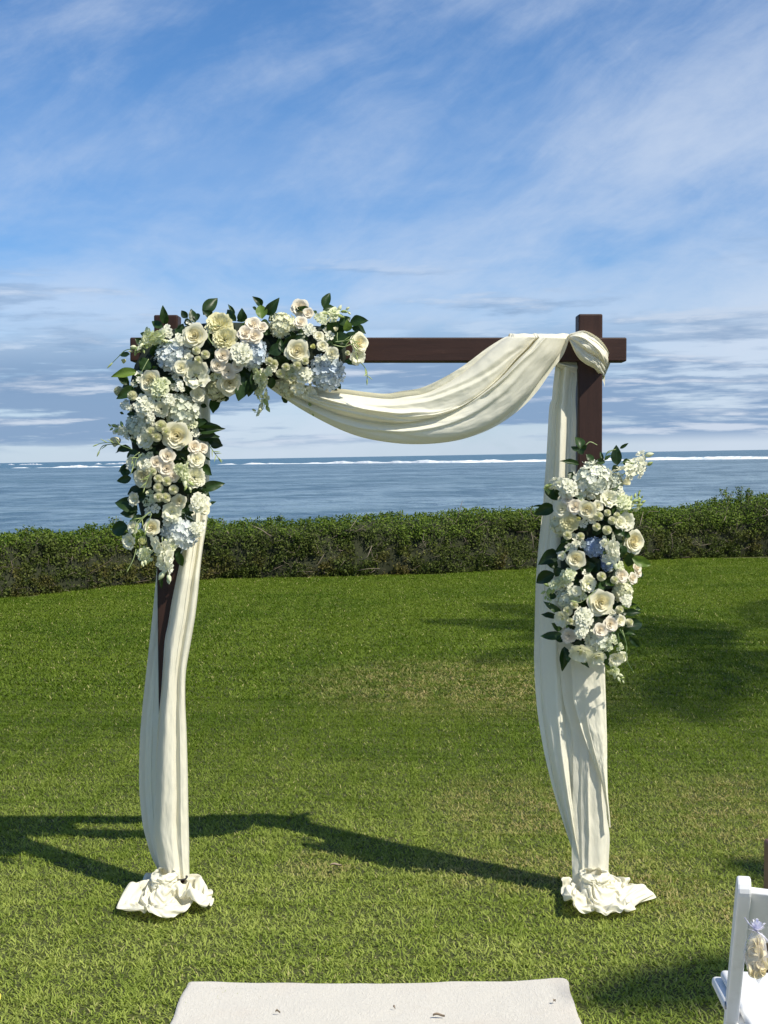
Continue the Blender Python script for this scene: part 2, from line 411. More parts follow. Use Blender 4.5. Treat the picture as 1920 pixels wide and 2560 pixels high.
# sea: a sheet tilted one degree against the lawn, out to the horizon
TILT = math.tan(math.radians(1.0)); SEA0 = -2.5
def sea_z(x): return SEA0 + TILT * x
def _sea(g):
    p = g.n('ShaderNodeNewGeometry').outputs['Position']
    xyz = g.n('ShaderNodeSeparateXYZ', None, Vector=p)
    y = xyz.outputs[1]
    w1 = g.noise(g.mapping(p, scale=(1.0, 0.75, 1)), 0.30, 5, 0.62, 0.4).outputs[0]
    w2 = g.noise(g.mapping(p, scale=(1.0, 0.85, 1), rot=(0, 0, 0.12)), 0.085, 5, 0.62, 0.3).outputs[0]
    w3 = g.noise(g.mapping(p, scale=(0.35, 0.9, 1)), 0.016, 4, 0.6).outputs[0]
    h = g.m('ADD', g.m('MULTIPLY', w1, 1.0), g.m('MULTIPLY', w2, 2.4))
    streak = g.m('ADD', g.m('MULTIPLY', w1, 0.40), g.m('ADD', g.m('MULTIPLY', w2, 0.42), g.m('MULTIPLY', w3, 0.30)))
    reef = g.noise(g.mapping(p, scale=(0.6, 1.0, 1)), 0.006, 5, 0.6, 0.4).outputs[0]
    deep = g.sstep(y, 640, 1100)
    c = g.mix(g.sstep(streak, 0.47, 0.64), (0.040, 0.085, 0.115), (0.165, 0.240, 0.290))  # sky reflection off wave facets put into the colour as paler streaks
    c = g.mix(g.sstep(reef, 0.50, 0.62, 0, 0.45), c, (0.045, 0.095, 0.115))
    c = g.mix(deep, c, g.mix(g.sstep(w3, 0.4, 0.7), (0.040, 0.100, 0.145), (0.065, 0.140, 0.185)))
    n = g.n('ShaderNodeBump', None, Strength=1.0, Distance=0.9, Height=h).outputs[0]
    return bsdf(g, c, 0.30, n, IOR=1.33, Specular_IOR_Level=0.4)
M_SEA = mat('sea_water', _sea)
ys = np.r_[-12000, -300, 14, np.geomspace(24, 14000, 60)]; xs = np.r_[-16000, -5000, -1500, np.linspace(-600, 600, 41), 1500, 5000, 16000]
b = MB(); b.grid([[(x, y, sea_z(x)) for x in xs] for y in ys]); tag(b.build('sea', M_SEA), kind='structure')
def _foam(g):
    p = g.n('ShaderNodeNewGeometry').outputs['Position']
    nz = g.noise(g.mapping(p, scale=(0.35, 1, 1.6)), 0.6, 5, 0.7).outputs[0]
    c = g.mix(g.sstep(nz, 0.32, 0.52), (0.42, 0.55, 0.62), (0.86, 0.88, 0.88))
    return bsdf(g, c, 0.7)
M_FOAM2 = mat('sea_foam', _foam)
def surf(name, dpts, hmax, seed, thr=-1.0):
    """a breaking wave: rounded ridge with an uneven crest, foam rolling in front; dpts = photo points along its foot"""
    P = []
    for x, y in dpts:
        r = ray(x * D, y * D); t = (SEA0 - CAMZ) / (r.z - TILT * r.x); P.append((r.x * t, r.y * t))
    L = lerp_path(P, 420, False); rows = []
    for i, (x, y) in enumerate(L):
        e = noise.fractal(Vector((x * 0.012 + seed, seed, 0)), 0.7, 2.0, 4)
        e2 = noise.fractal(Vector((x * 0.10 + seed, seed, 4)), 0.7, 2.0, 3)
        k = max(0.0, min(1.0, (e - thr) * 2.2))
        k *= min(1, i / 12, (len(L) - 1 - i) / 12)
        h = hmax * k * (0.72 + 0.45 * e2); wv = 5 + 3 * e2
        z = sea_z(x)
        rows.append([(x, y - wv * .9, z - .05), (x, y - wv * .5, z + h * .45), (x, y - wv * .22, z + h * .9), (x, y, z + h), (x, y + wv * .6, z + h * .5), (x, y + wv * 1.6, z - .05)])
    b = MB(); b.grid(rows); return b.build(name, M_FOAM2)
tag(surf('surf', [(-60, 1012), (240, 1009), (480, 1003.5), (700, 1001.5), (1000, 999.5), (1250, 996), (1480, 993), (1720, 990.5)], 1.7, 3.3, -0.36),
    'white line of breaking surf across the reef behind the arch', 'surf', kind='stuff')
tag(surf('surf', [(-60, 1004.5), (80, 1004), (200, 1003), (330, 1002)], 2.2, 9.1, -0.05),
    'short broken line of surf farther out at the left', 'surf', kind='stuff')

# ------------------------------------------------------------ hedge
def _hleaf(g):
    geo = g.n('ShaderNodeNewGeometry'); p = geo.outputs['Position']; r = geo.outputs['Random Per Island']
    z = g.n('ShaderNodeSeparateXYZ', None, Vector=p).outputs[2]
    nz = g.noise(p, 1.3, 4, 0.65, 0.4).outputs[0]
    n2 = g.noise(p, 4.5, 3, 0.6).outputs[0]
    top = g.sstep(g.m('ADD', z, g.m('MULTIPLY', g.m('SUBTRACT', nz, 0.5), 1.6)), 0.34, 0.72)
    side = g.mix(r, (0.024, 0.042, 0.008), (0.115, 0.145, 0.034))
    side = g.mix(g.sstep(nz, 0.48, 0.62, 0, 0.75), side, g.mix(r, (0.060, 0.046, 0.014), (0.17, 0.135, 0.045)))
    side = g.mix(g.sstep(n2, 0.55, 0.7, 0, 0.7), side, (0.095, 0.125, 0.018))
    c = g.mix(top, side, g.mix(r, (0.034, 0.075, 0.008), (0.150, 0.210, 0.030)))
    return thin(g, c, 0.22, g.mix(1.0, c, (1.3, 1.5, .5), 'MULTIPLY'), 0.6, None, 0.15)
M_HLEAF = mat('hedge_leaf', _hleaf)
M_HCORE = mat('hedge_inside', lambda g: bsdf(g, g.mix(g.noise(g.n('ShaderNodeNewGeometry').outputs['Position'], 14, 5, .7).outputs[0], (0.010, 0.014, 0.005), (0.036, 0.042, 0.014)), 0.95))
M_TWIG = mat('hedge_twig', lambda g: bsdf(g, g.mix(g.n('ShaderNodeNewGeometry').outputs['Random Per Island'], (0.13, 0.10, 0.075), (0.30, 0.25, 0.20)), 0.8))
def leaf_cloud(name, P, Nn, size, material, parent, rs, spread=1.0):
    """one small folded leaf per point, P/Nn numpy arrays"""
    n = len(P)
    d = rs.normal(size=(n, 3)) * spread + Nn; d /= np.linalg.norm(d, axis=1)[:, None]      # leaf normal
    a = rs.normal(size=(n, 3)); a -= d * (a * d).sum(1)[:, None]; a /= np.linalg.norm(a, axis=1)[:, None]
    b = np.cross(d, a); s = (size[0] + (size[1] - size[0]) * rs.rand(n))[:, None]
    V = np.stack([P, P + a * s * .5 + b * s * .27 + d * s * .06, P + a * s, P + a * s * .5 - b * s * .27 + d * s * .06], 1).reshape(-1, 3)
    i = np.arange(n) * 4
    loops = np.stack([i, i + 1, i + 2, i, i + 2, i + 3], 1).reshape(-1)
    me = bpy.data.meshes.new(name)
    me.vertices.add(n * 4); me.vertices.foreach_set('co', V.reshape(-1).astype(np.float32))
    me.loops.add(len(loops)); me.loops.foreach_set('vertex_index', loops.astype(np.int32))
    me.polygons.add(2 * n); me.polygons.foreach_set('loop_start', (np.arange(2 * n) * 3).astype(np.int32)); me.polygons.foreach_set('loop_total', np.full(2 * n, 3, np.int32))
    me.materials.append(material); me.update(calc_edges=True)
    return obj(name, me, parent)
def build_hedge():
    root = empty('hedge', (0, float(foot_y(0)), 0))
    tag(root, 'long clipped green hedge with twiggy brown face between the lawn and the sea', 'hedge')
    inv = -Vector(root.location)
    N = 260
    foot = lerp_path([(q.x, q.y) for q in hb], N)
    def height(x, y):
        px = 960 + x / y * F
        ty = np.interp(px / D, [q[0] for q in HT], [q[1] for q in HT]) * D
        return at(px, ty, y + 0.55).z
    prof = []
    rows = []
    for i, (x, y) in enumerate(foot):
        H = height(x, y) - 0.02
        row = []
        for u, v in ((0.06, -0.02), (-0.02, 0.12), (0.0, 0.3), (0.02, 0.5), (0.03, 0.7), (0.07, 0.86), (0.16, 0.96), (0.36, 1.0), (0.6, 1.0), (0.84, 0.96), (0.95, 0.8), (1.0, 0.4), (1.0, -0.05)):
            yy = y + u * 1.05; zz = v * H
            nz = 1.35 * noise.fractal(Vector((x * 1.1, yy * .9, zz * 1.6)), 0.7, 2.1, 5)
            row.append((x, yy + nz * 0.10 * (1 if u < 0.5 else -1), max(-0.05, zz + (nz * 0.06 if v > .8 else 0)) if v > 0 else -0.05))
        rows.append(row)
    R = np.array(rows)
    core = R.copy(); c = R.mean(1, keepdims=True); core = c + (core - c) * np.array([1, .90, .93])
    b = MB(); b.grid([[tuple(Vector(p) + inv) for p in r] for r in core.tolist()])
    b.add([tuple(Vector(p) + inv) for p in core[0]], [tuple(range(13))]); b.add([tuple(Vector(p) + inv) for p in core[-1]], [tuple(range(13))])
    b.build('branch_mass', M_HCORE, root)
    rs = np.random.RandomState(5)
    n = 135000
    i = rs.rand(n) * (N - 1.001); pr = rs.rand(n) ** 1.15 * 9.8; k = i.astype(int); j = pr.astype(int); fi = (i - k)[:, None]; fj = (pr - j)[:, None]
    A = R[k, j]; B = R[k + 1, j]; C = R[k, j + 1]; Dd = R[k + 1, j + 1]
    P = A * (1 - fi) * (1 - fj) + B * fi * (1 - fj) + C * (1 - fi) * fj + Dd * fi * fj
    cc = R[k].mean(1); nn = P - cc; nn[:, 0] = 0; nn /= np.linalg.norm(nn, axis=1)[:, None] + 1e-6
    nn += np.array([0, 0, 0.4])
    # holes and lumps in the face
    keep = np.array([noise.noise(Vector((p[0] * 5, p[1] * 5, p[2] * 7))) + 0.55 * noise.noise(Vector((p[0] * 14, p[1] * 14, p[2] * 17))) for p in P])
    top = P[:, 2] > 0.55
    m = (keep > -0.10) | (top & (rs.rand(n) < .8)) | (rs.rand(n) < 0.10)
    P, nn, keep = P[m], nn[m], keep[m]
    P = P + nn * (rs.rand(len(P))[:, None] * 0.09 - 0.035 + 0.05 * np.clip(keep, -.3, .6)[:, None])
    P[:, 2] = np.maximum(P[:, 2], 0.01)
    P = P + np.array(inv)
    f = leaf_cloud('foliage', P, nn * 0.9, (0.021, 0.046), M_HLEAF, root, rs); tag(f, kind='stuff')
    # shoots standing proud of the top
    SP_ = []; b = MB()
    spots = [(225, 1152, .16), (600, 1132, .12), (690, 1130, .10), (255, 1150, .10), (860, 1120, .06), (1180, 1108, .1), (1525, 1098, .12), (1560, 1092, .13),
             (1582, 1088, .24), (1600, 1088, .2), (1614, 1088, .26), (1628, 1084, .22), (1590, 1090, .15), (1645, 1078, .16), (1400, 1105, .09), (1420, 1105, .07), (790, 1126, .05)]
    for _ in range(150): spots.append((rs.rand() * 1720 - 30, 0, 0.03 + 0.06 * rs.rand() ** 2))
    for sx, _, hh in spots:
        px = sx * D; ii = int(np.argmin(np.abs(960 + foot[:, 0] / foot[:, 1] * F - px)))
        p = Vector(R[ii, 7 + rs.randint(2)]); p.x += rs.normal() * .03
        for q in range(2 if hh > .1 else 1):
            tip = p + Vector((rs.normal() * .04 + .02, rs.normal() * .03, hh * (0.8 + .3 * rs.rand())))
            b.tube([p + inv + Vector((0, 0, -.05)), (p + tip) / 2 + inv + Vector((.01, 0, 0)), tip + inv], [.004, .0035, .002], 4)
            for w in range(int(8 + hh * 110)):
                t = 0.35 + .65 * rs.rand(); SP_.append(np.array(p.lerp(tip, t)) + rs.normal(size=3) * .016)
    SP_ = np.array(SP_) + np.array(inv)
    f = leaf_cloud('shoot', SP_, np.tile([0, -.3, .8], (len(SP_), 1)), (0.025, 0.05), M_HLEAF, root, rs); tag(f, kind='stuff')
    # twigs showing through the face
    for _ in range(650):
        ii = rs.randint(N - 1); jj = rs.randint(0, 6); p = Vector(R[ii, jj]) + Vector((0, -.05 + .05 * rs.rand(), 0)); p.z = max(p.z, .02)
        big = rs.rand() < .12
        L = (.10 + .22 * rs.rand()) if big else (.04 + .1 * rs.rand()); a = rs.normal() * .9 + (0 if rs.rand() < .5 else 1.2)
        d = Vector((math.sin(a), -.12 * rs.rand(), abs(math.cos(a)) * .8)).normalized(); w = .007 if big else .003
        m1 = p + d * L * .5 + Vector((rs.normal() * .02, 0, rs.normal() * .02)); e = p + d * L + Vector((rs.normal() * .03, 0, rs.normal() * .03))
        b.tube([p + inv, m1 + inv, e + inv], [w, w * .8, w * .4], 3)
    tag(b.build('twig', M_TWIG, root), kind='stuff')
build_hedge()

# ------------------------------------------------------------ coconut palms standing to the right of the view (they cast the shade on the lawn)
M_TRUNK = mat('palm_bark', lambda g: bsdf(g, g.mix(g.noise(g.mapping(g.n('ShaderNodeTexCoord').outputs['Object'], scale=(1, 1, 6)), 3, 5, .6).outputs[0], (0.12, 0.10, 0.08), (0.27, 0.24, 0.20)), 0.9))
M_FROND = mat('palm_frond', lambda g: thin(g, g.mix(g.n('ShaderNodeObjectInfo').outputs['Random'], (0.05, 0.085, 0.02), (0.09, 0.12, 0.03)), .25, (.14, .22, .03), .45))
def palm(base, crown, seed, label, nf=15, L=3.0):
    rs = random.Random(seed); root = empty('palm_tree', base); tag(root, label, 'palm tree', 'palm trees beside the lawn')
    top = Vector(crown) - Vector(base); b = MB(); pts = []; rad = []
    for i in range(22):
        t = i / 21; pts.append(Vector((top.x * t ** 1.6, top.y * t ** 1.4, top.z * t))); rad.append(.17 - .06 * t + (.10 * (1 - t * 8) if t < .125 else 0) + (.008 if i % 2 else 0))
    b.tube(pts, rad, 12); b.build('trunk', M_TRUNK, root)
    for k in range(nf):
        a = 2 * PI * k / nf + rs.uniform(-.15, .15); el = rs.uniform(-.25, .75); l = L * rs.uniform(.85, 1.08); fb = MB(); spine = []
        hd = Vector((math.cos(a), math.sin(a), 0))
        for i in range(15):
            t = i / 14; ang = el - t * (1.0 + .35 * el)
            spine.append((spine[-1] if spine else Vector((0, 0, 0))) + (hd * math.cos(ang) + Vector((0, 0, math.sin(ang)))) * (l / 14))
        fb.tube(spine, [.03 - .024 * i / 14 for i in range(15)], 5)
        side = Vector((-hd.y, hd.x, 0))
        for i in range(46):
            t = .12 + .87 * i / 45; q = t * 14; j = min(int(q), 13); p = spine[j].lerp(spine[j + 1], q - j); d = (spine[j + 1] - spine[j]).normalized()
            ll = .62 * math.sin(PI * min(1, .18 + t * .8)) ** .7 * l / 3
            for sgn in (-1, 1):
                out = (side * sgn * .85 + d * .5 + Vector((0, 0, -.28 - .2 * rs.random()))).normalized()
                e = p + out * ll; m_ = p + out * ll * .5 + Vector((0, 0, .03)); w = d * .028
                fb.add([p - w * .6, p + w * .6, m_ + w, m_ - w, e + Vector((0, 0, -.05 * ll))], [(0, 1, 2, 3), (3, 2, 4)])
        o = fb.build('frond', M_FROND, root); o.location = top
    cb = MB()
    for k in range(6):
        a = k * 1.05; c = Vector((math.cos(a) * .2, math.sin(a) * .2, -.18)); rows = []
        for i in range(7):
            th = PI * i / 6; rows.append([c + Vector((.1 * math.sin(th) * math.cos(f * PI / 4), .1 * math.sin(th) * math.sin(f * PI / 4), .13 * math.cos(th))) for f in range(8)])
        cb.grid(rows, closed=True)
    o = cb.build('coconut_cluster', M_FROND, root); o.location = top
def crown_for(sx, sy, h): return (sx + .613 * h, sy - .515 * h, h)
c1 = crown_for(3.9, 11.8, 13.0); palm((c1[0] + 1.0, c1[1] - .3, 0), c1, 4, 'tall coconut palm out on the lawn right of the arch', 17, 4.3)
c2 = crown_for(2.75, 4.2, 12.0); palm((c2[0] + .8, c2[1] + .2, 0), c2, 8, 'shorter coconut palm beside the chairs right of the view', 13, 2.0)
# ------------------------------------------------------------ wedding arch
Y0 = 5.03; TH = 0.088
arch = empty('wedding_arch', (0, Y0 + TH / 2, 0)); tag(arch, 'dark brown wooden wedding arch of two square posts and a cross beam on the lawn', 'wedding arch')
def timber(name, a, b_, w, parent, yoff=0.0):
    """square timber from a to b (world x,z at arch depth); grain along its length"""
    L = (b_ - a).length; vs, fs = box_data((0, 0, 0), (w, TH, L))
    o = mesh(name, vs, fs, M_WOOD, parent, smooth=False)
    c = (a + b_) / 2; o.location = (c.x, c.y - arch.location.y + yoff, c.z)
    d = (b_ - a).normalized(); o.rotation_euler = Vector((0, 0, 1)).rotation_difference(d).to_euler()
    bevel(o, 0.005, 2); return o
def A(x, y): p = at(x * D, y * D, Y0); p.y = Y0 + TH / 2; return p
def foot(p): q = p.copy(); q.z = 0.0; return q
pl = A(358, 680); pr = A(1276, 678)
timber('post', foot(pl) + Vector((.012, 0, 0)), pl, A(384, 680).x - A(332, 680).x, arch)
timber('post', foot(pr) + Vector((.006, 0, 0)), pr, A(1302, 680).x - A(1250, 680).x, arch)
bz = (A(700, 729).z - A(700, 781).z)
bl = A(281, 755); br = A(1353.5, 755); bl.z = br.z = A(800, 755).z
bm = timber('beam', bl, br, bz, arch, -0.004)
bm.rotation_euler = (0, PI / 2, 0)
PLX, PRX = pl.x, pr.x

# ------------------------------------------------------------ cloth
def ribbon(mb, railA, railB, ns, nt, Yf, folds, wr=0.004, seed=0.0, env=None, over=0.0, wscale=(7, 22), ridges=9, ramp=.008):
    """sheet between two outlines given in photo pixels; Yf(s,t) depth, folds [(n,amp,phase,drift,sharp)]"""
    a = lerp_path(railA, ns); b = lerp_path(railB, ns); rows = []
    rr = random.Random(int(seed * 10)); RG = []
    for _ in range(ridges):
        t0 = rr.random(); RG.append((t0, t0 + rr.uniform(-.22, .22), rr.uniform(.018, .06), rr.uniform(.35, 1.0) * rr.choice((1, 1, -.7)) * ramp, rr.uniform(-.4, .7), rr.uniform(.35, 1.1), rr.choice((-1, 1))))
    for i in range(ns):
        s = i / (ns - 1); row = []
        for j in range(nt):
            t = j / (nt - 1); y = 0.0; sh = 0.0
            e = env(s, t) if env else 1.0
            for (n_, am, ph, dr, sp) in folds:
                q = 2 * PI * (n_ * t) + ph + dr * s + 0.9 * noise.noise(Vector((s * 2.2 + seed, t * 1.5, n_)))
                c = math.cos(q); v = math.copysign(abs(c) ** sp, c)
                y -= am * v * e
                sh += over * math.sin(q) / (2 * PI * n_) * (am / 0.02)
            for (t0, t1, w_, am, s0, ln, sg) in RG:
                k_ = math.sin(PI * min(1, max(0, (s - s0) / ln)))
                if k_ > 0:
                    x_ = (t - t0 - (t1 - t0) * s - .02 * math.sin(s * 9 + t0 * 20)) / w_ * sg; x_ = x_ * 3.0 if x_ > 0 else x_
                    if x_ > -3.2 and x_ < 3.2: y -= am * k_ ** .6 * math.exp(-x_ * x_)
            edge = min(1, t * 12, (1 - t) * 12)
            tt = min(1, max(0, t + sh * edge))
            y += wr * noise.fractal(Vector((s * wscale[0] + seed, t * wscale[1], seed)), .7, 2.1, 4)
            y += wr * 1.1 * abs(noise.noise(Vector((s * wscale[0] * 1.7 + t * 3 + seed, t * wscale[1] * 0.45 + 5 * s, seed + 5))))
            px = a[i][0] * (1 - tt) + b[i][0] * tt; py = a[i][1] * (1 - tt) + b[i][1] * tt
            row.append(at(px, py, Yf(s, t) + y))
        rows.append(row)
    mb.grid(rows); return rows
def cloth_obj(name, mb, parent, thick=0.0):
    iv = parent.location
    mb.v = [(v[0] - iv.x, v[1] - iv.y, v[2] - iv.z) for v in mb.v]
    o = mb.build(name, M_CLOTH, parent)
    return o
def zz(k, L): return [zs(k, x, y) for x, y in L]
drR = empty('fabric_drape', (PRX, Y0, 0)); tag(drR, 'long ivory drape swagged from the beam and falling down the right post into a pool', 'drape')
drL = empty('fabric_drape', (PLX, Y0, 0)); tag(drL, 'ivory chiffon drape falling down the left post behind the flowers into a pool', 'drape')
# swag
topR = zz(6, [(-60, 330), (60, 362), (180, 383), (285, 391), (400, 406), (490, 413), (560, 401), (650, 386), (750, 341), (850, 281), (950, 206), (1030, 156), (1060, 150)])
botR = zz(6, [(-60, 380), (50, 455), (150, 515), (280, 580), (400, 620), (550, 643), (680, 645), (800, 632), (900, 605), (1000, 560), (1100, 490), (1180, 410), (1250, 310), (1305, 235), (1333, 160)])
b = MB()
def ysw(s, t):
    y = Y0 - 0.035 - 0.05 * math.sin(PI * min(1, max(0, t))) - 0.012 * math.sin(PI * s)
    if s < .25: y += (0.25 - s) * 0.10
    return y
R_ = ribbon(b, topR, botR, 150, 150, ysw, [(2.3, .030, 0.6, 1.8, .8), (5.0, .005, 1.0, -2.5, .9)], .0030, 2.7, lambda s, t: (0.45 + .55 * min(1, s * 3)) * (1 - .35 * s), over=0.75, wscale=(9, 12), ridges=15, ramp=.022)
# over the top of the beam and down its back
last = R_[-1]; bt = bl.z + bz / 2; rows = [last]
for k, (dy, zt) in enumerate(((.02, .012), (.05, .015), (.09, .010), (.14, -.004), (.15, -.03), (.15, -.09))):
    rows.append([Vector((p.x, Y0 - .03 + dy + .003 * math.sin(j * .13), bt + zt + .004 * noise.noise(Vector((j * .09, k * .2, 0))))) for j, p in enumerate(last)])
b.grid(rows); cloth_obj('swag', b, drR)
# knot of cloth fanned over the crossing
b = MB()
kt = zz(10, [(275, 560), (330, 520), (400, 500), (520, 470), (620, 478), (720, 530), (820, 600), (920, 720), (1000, 870), (1028, 975)])
kb = zz(10, [(285, 600), (330, 700), (400, 850), (480, 960), (600, 1050), (720, 1110), (800, 1200), (860, 1270), (890, 1300)])
def ykn(s, t): return Y0 - 0.022 - .065 * math.sin(PI * min(1, s * 1.02)) ** .7 * math.sin(PI * (0.12 + .76 * t)) + .075 * max(0, s - .82) / .18
def ekn(s, t): return min(1, .25 + s * 1.3)
R_ = ribbon(b, kt, kb, 80, 90, ykn, [(2.2, .012, .4, 1.6, .8), (5.5, .0030, 1.0, 1.5, .9)], .0038, 8.3, ekn, over=.8, wscale=(4, 12), ridges=12, ramp=.009)
last = R_[-1]; rows = [last]
for dy, dx in ((.04, -.006), (.09, -.02), (.13, -.06)):
    rows.append([Vector((p.x + dx, p.y + dy, p.z)) for p in last])
b.grid(rows)
first = [r[0] for r in R_]; rows = [first]      # its top edge laps over the beam
for dy, dz in ((.03, .004), (.08, .0), (.14, -.02), (.15, -.09)):
    rows.append([Vector((p.x, p.y + dy, p.z + dz)) for p in first])
b.grid(rows); cloth_obj('knot', b, drR)
# band behind the beam and the tail falling from it
b = MB()
ribbon(b, zz(10, [(20, 940), (150, 940), (300, 940), (520, 940)]), zz(10, [(20, 1060), (100, 1110), (220, 1190), (330, 1250), (520, 1310)]), 40, 30, lambda s, t: Y0 + .03 + .03 * s - .02 * math.sin(PI * t),
       [(1.6, .008, 1, 1, .8), (4, .003, 0, 2, .8)], .003, 4.4)
cloth_obj('band', b, drR)
b = MB()
La = [zs(10, 62, 1040), zs(10, 20, 1400), zs(10, -5, 1659), (1373, 1020), (1366, 1140), (1360, 1220), (1357, 1270), (1350, 1330), (1344, 1390), (1339, 1467), (1336, 1597), (1335, 1640), (1338, 1715), (1345, 1790), (1359, 1874), (1374, 1940), (1389, 1996), (1410, 2062), (1432, 2128), (1447, 2170), (1462, 2205)]
Lb = [zs(10, 455, 1150), zs(10, 420, 1400), zs(10, 408, 1659), (1441, 1060), (1440, 1140), (1440, 1220), (1440, 1330), (1440, 1467), (1441, 1600), (1446, 1740), (1450, 1870), (1454, 1996), (1458, 2100), (1464, 2170), (1476, 2205)]
def ytl(s, t): return Y0 + .055 - .028 * math.sin(PI * t) - .035 * max(0, min(1, (s - .3) / .3))
ribbon(b, La, Lb, 220, 90, ytl, [(1.7, .013, .9, 1.4, .8), (3.6, .0045, 2.0, -1.5, .85)], .0030, 12.1, lambda s, t: 1 - .45 * s, over=.6, wscale=(12, 5), ridges=10, ramp=.009)
cloth_obj('tail', b, drR)
# cloth wrapped round the front of the right post
b = MB()
Fa = [(1398, 1480), (1405, 1560), zs(8, 292, 0), zs(8, 300, 200), zs(8, 330, 460), zs(8, 395, 720), zs(8, 403, 1000), zs(8, 395, 1300), zs(8, 392, 1600), zs(8, 398, 1830), (1430, 2212)]
Fb = [(1509, 1480), (1509, 1560), (1510, 1640), (1511, 1700), (1512, 1780), (1513, 1870), (1512, 1960), (1517, 2040), (1524, 2090), (1522, 2150), (1520, 2212)]
ribbon(b, Fa, Fb, 170, 70, lambda s, t: Y0 - .012 - .016 * math.sin(PI * t) + (.09 * (t - .9) / .1 if t > .9 else 0), [(.8, .005, 1.7, 1.0, .9), (2.6, .0018, .3, -1.0, .9)], .0022, 21.0, wscale=(12, 4), over=.3, ridges=7, ramp=.006)
cloth_obj('front_panel', b, drR)
b = MB()     # overlapping flap with a slanting free edge
Ga = [(1425, 1640), (1431, 1700), zs(8, 405, 440), zs(8, 450, 620), zs(8, 510, 800), zs(8, 565, 940), zs(8, 610, 1060), zs(8, 640, 1200), zs(8, 662, 1330), zs(8, 672, 1420)]
Gb = [(1512, 1640), (1513, 1700), zs(8, 650, 440), zs(8, 655, 620), zs(8, 660, 800), zs(8, 660, 940), zs(8, 663, 1080), zs(8, 668, 1200), zs(8, 680, 1330), zs(8, 686, 1420)]
ribbon(b, Ga, Gb, 110, 50, lambda s, t: Y0 - .040 - .010 * math.sin(PI * t) - (.006 * (1 - t / .08) if t < .08 else 0), [(.7, .004, 2.6, 1.0, .9), (2.4, .0014, .3, 2.0, .9)], .0026, 31.0, wscale=(10, 4), ridges=4, ramp=.005)
cloth_obj('flap', b, drR)
# left drape: a sheet behind the post and a gathered one in front of it
b = MB()
Ba = [(398, 1340), (394, 1400), (381, 1539), (364, 1694), (354, 1790), (349, 1863), (348, 1968), (356, 2056), (366, 2100), (377, 2136), (390, 2165), (410, 2200)]
Bb = [(470, 1340), (468, 1400), (462, 1539), (458, 1694), (455, 1863), (452, 1968), (452, 2056), (452, 2136), (450, 2165), (446, 2200)]
ribbon(b, Ba, Bb, 120, 60, lambda s, t: Y0 + .105 - .02 * math.sin(PI * t) - .085 * max(0, s - .75) / .25, [(1.3, .012, .3, 1.0, .8), (3.0, .003, 2, -1, .9)], .003, 41.0, wscale=(11, 4), over=.4, ridges=6, ramp=.008)
cloth_obj('back_panel', b, drL)
b = MB()
Ca = [(455, 900), (455, 1050), (456, 1200), (457, 1300), (456, 1380), (449, 1410), (430, 1500), (420, 1560), (412, 1600), (407, 1670), (402, 1740), (396, 1800), (391, 1870), (387, 1950), (385, 2030), (384, 2090), (392, 2140), (409, 2200)]
Cb = [(520, 900), (526, 1050), (524, 1180), (519, 1290), (507, 1370), (501, 1420), (490, 1526), (478, 1600), (465, 1678), (463, 1750), (466, 1820), (469, 1920), (471, 2031), (473, 2115), (473, 2150), (474, 2198)]
def ycl(s, t):
    y = Y0 - .020 - .030 * math.sin(PI * t) + (.05 * (t - .95) / .05 if t > .95 else 0)
    return y + max(0, .42 - s) * .30
ribbon(b, Ca, Cb, 240, 100, ycl, [(1.6, .013, 2.4, 1.0, .8), (3.2, .004, .5, 1.2, .9)], .0030, 47.0, lambda s, t: (.6 + .4 * math.sin(PI * s)), over=.7, wscale=(13, 5), ridges=10, ramp=.008)
cloth_obj('front_panel', b, drL)
# cloth pooled on the grass (relaxed cloth shape, coordinates packed in 16 bits)
def puddle(data, parent, px, sx, sy, sz, rz, mirror=False):
    v = np.array(data, float).reshape(-1, 3) / 1000.0
    NA, NH = 64, 40
    if mirror: v[:, 0] *= -1
    v = v * np.array([sx, sy, sz])
    c, s = math.cos(rz), math.sin(rz); v[:, :2] = v[:, :2] @ np.array([[c, s], [-s, c]])
    fs = [(j * NA + i, j * NA + (i + 1) % NA, (j + 1) * NA + (i + 1) % NA, (j + 1) * NA + i) for j in range(NH) for i in range(NA)]
    o = mesh('pooled_cloth', v.tolist(), fs, M_CLOTH, parent)
    m = o.modifiers.new('smooth', 'SUBSURF'); m.levels = 2; m.render_levels = 2
    o.location = (px - parent.location.x, TH / 2 - .125, -.004); return o
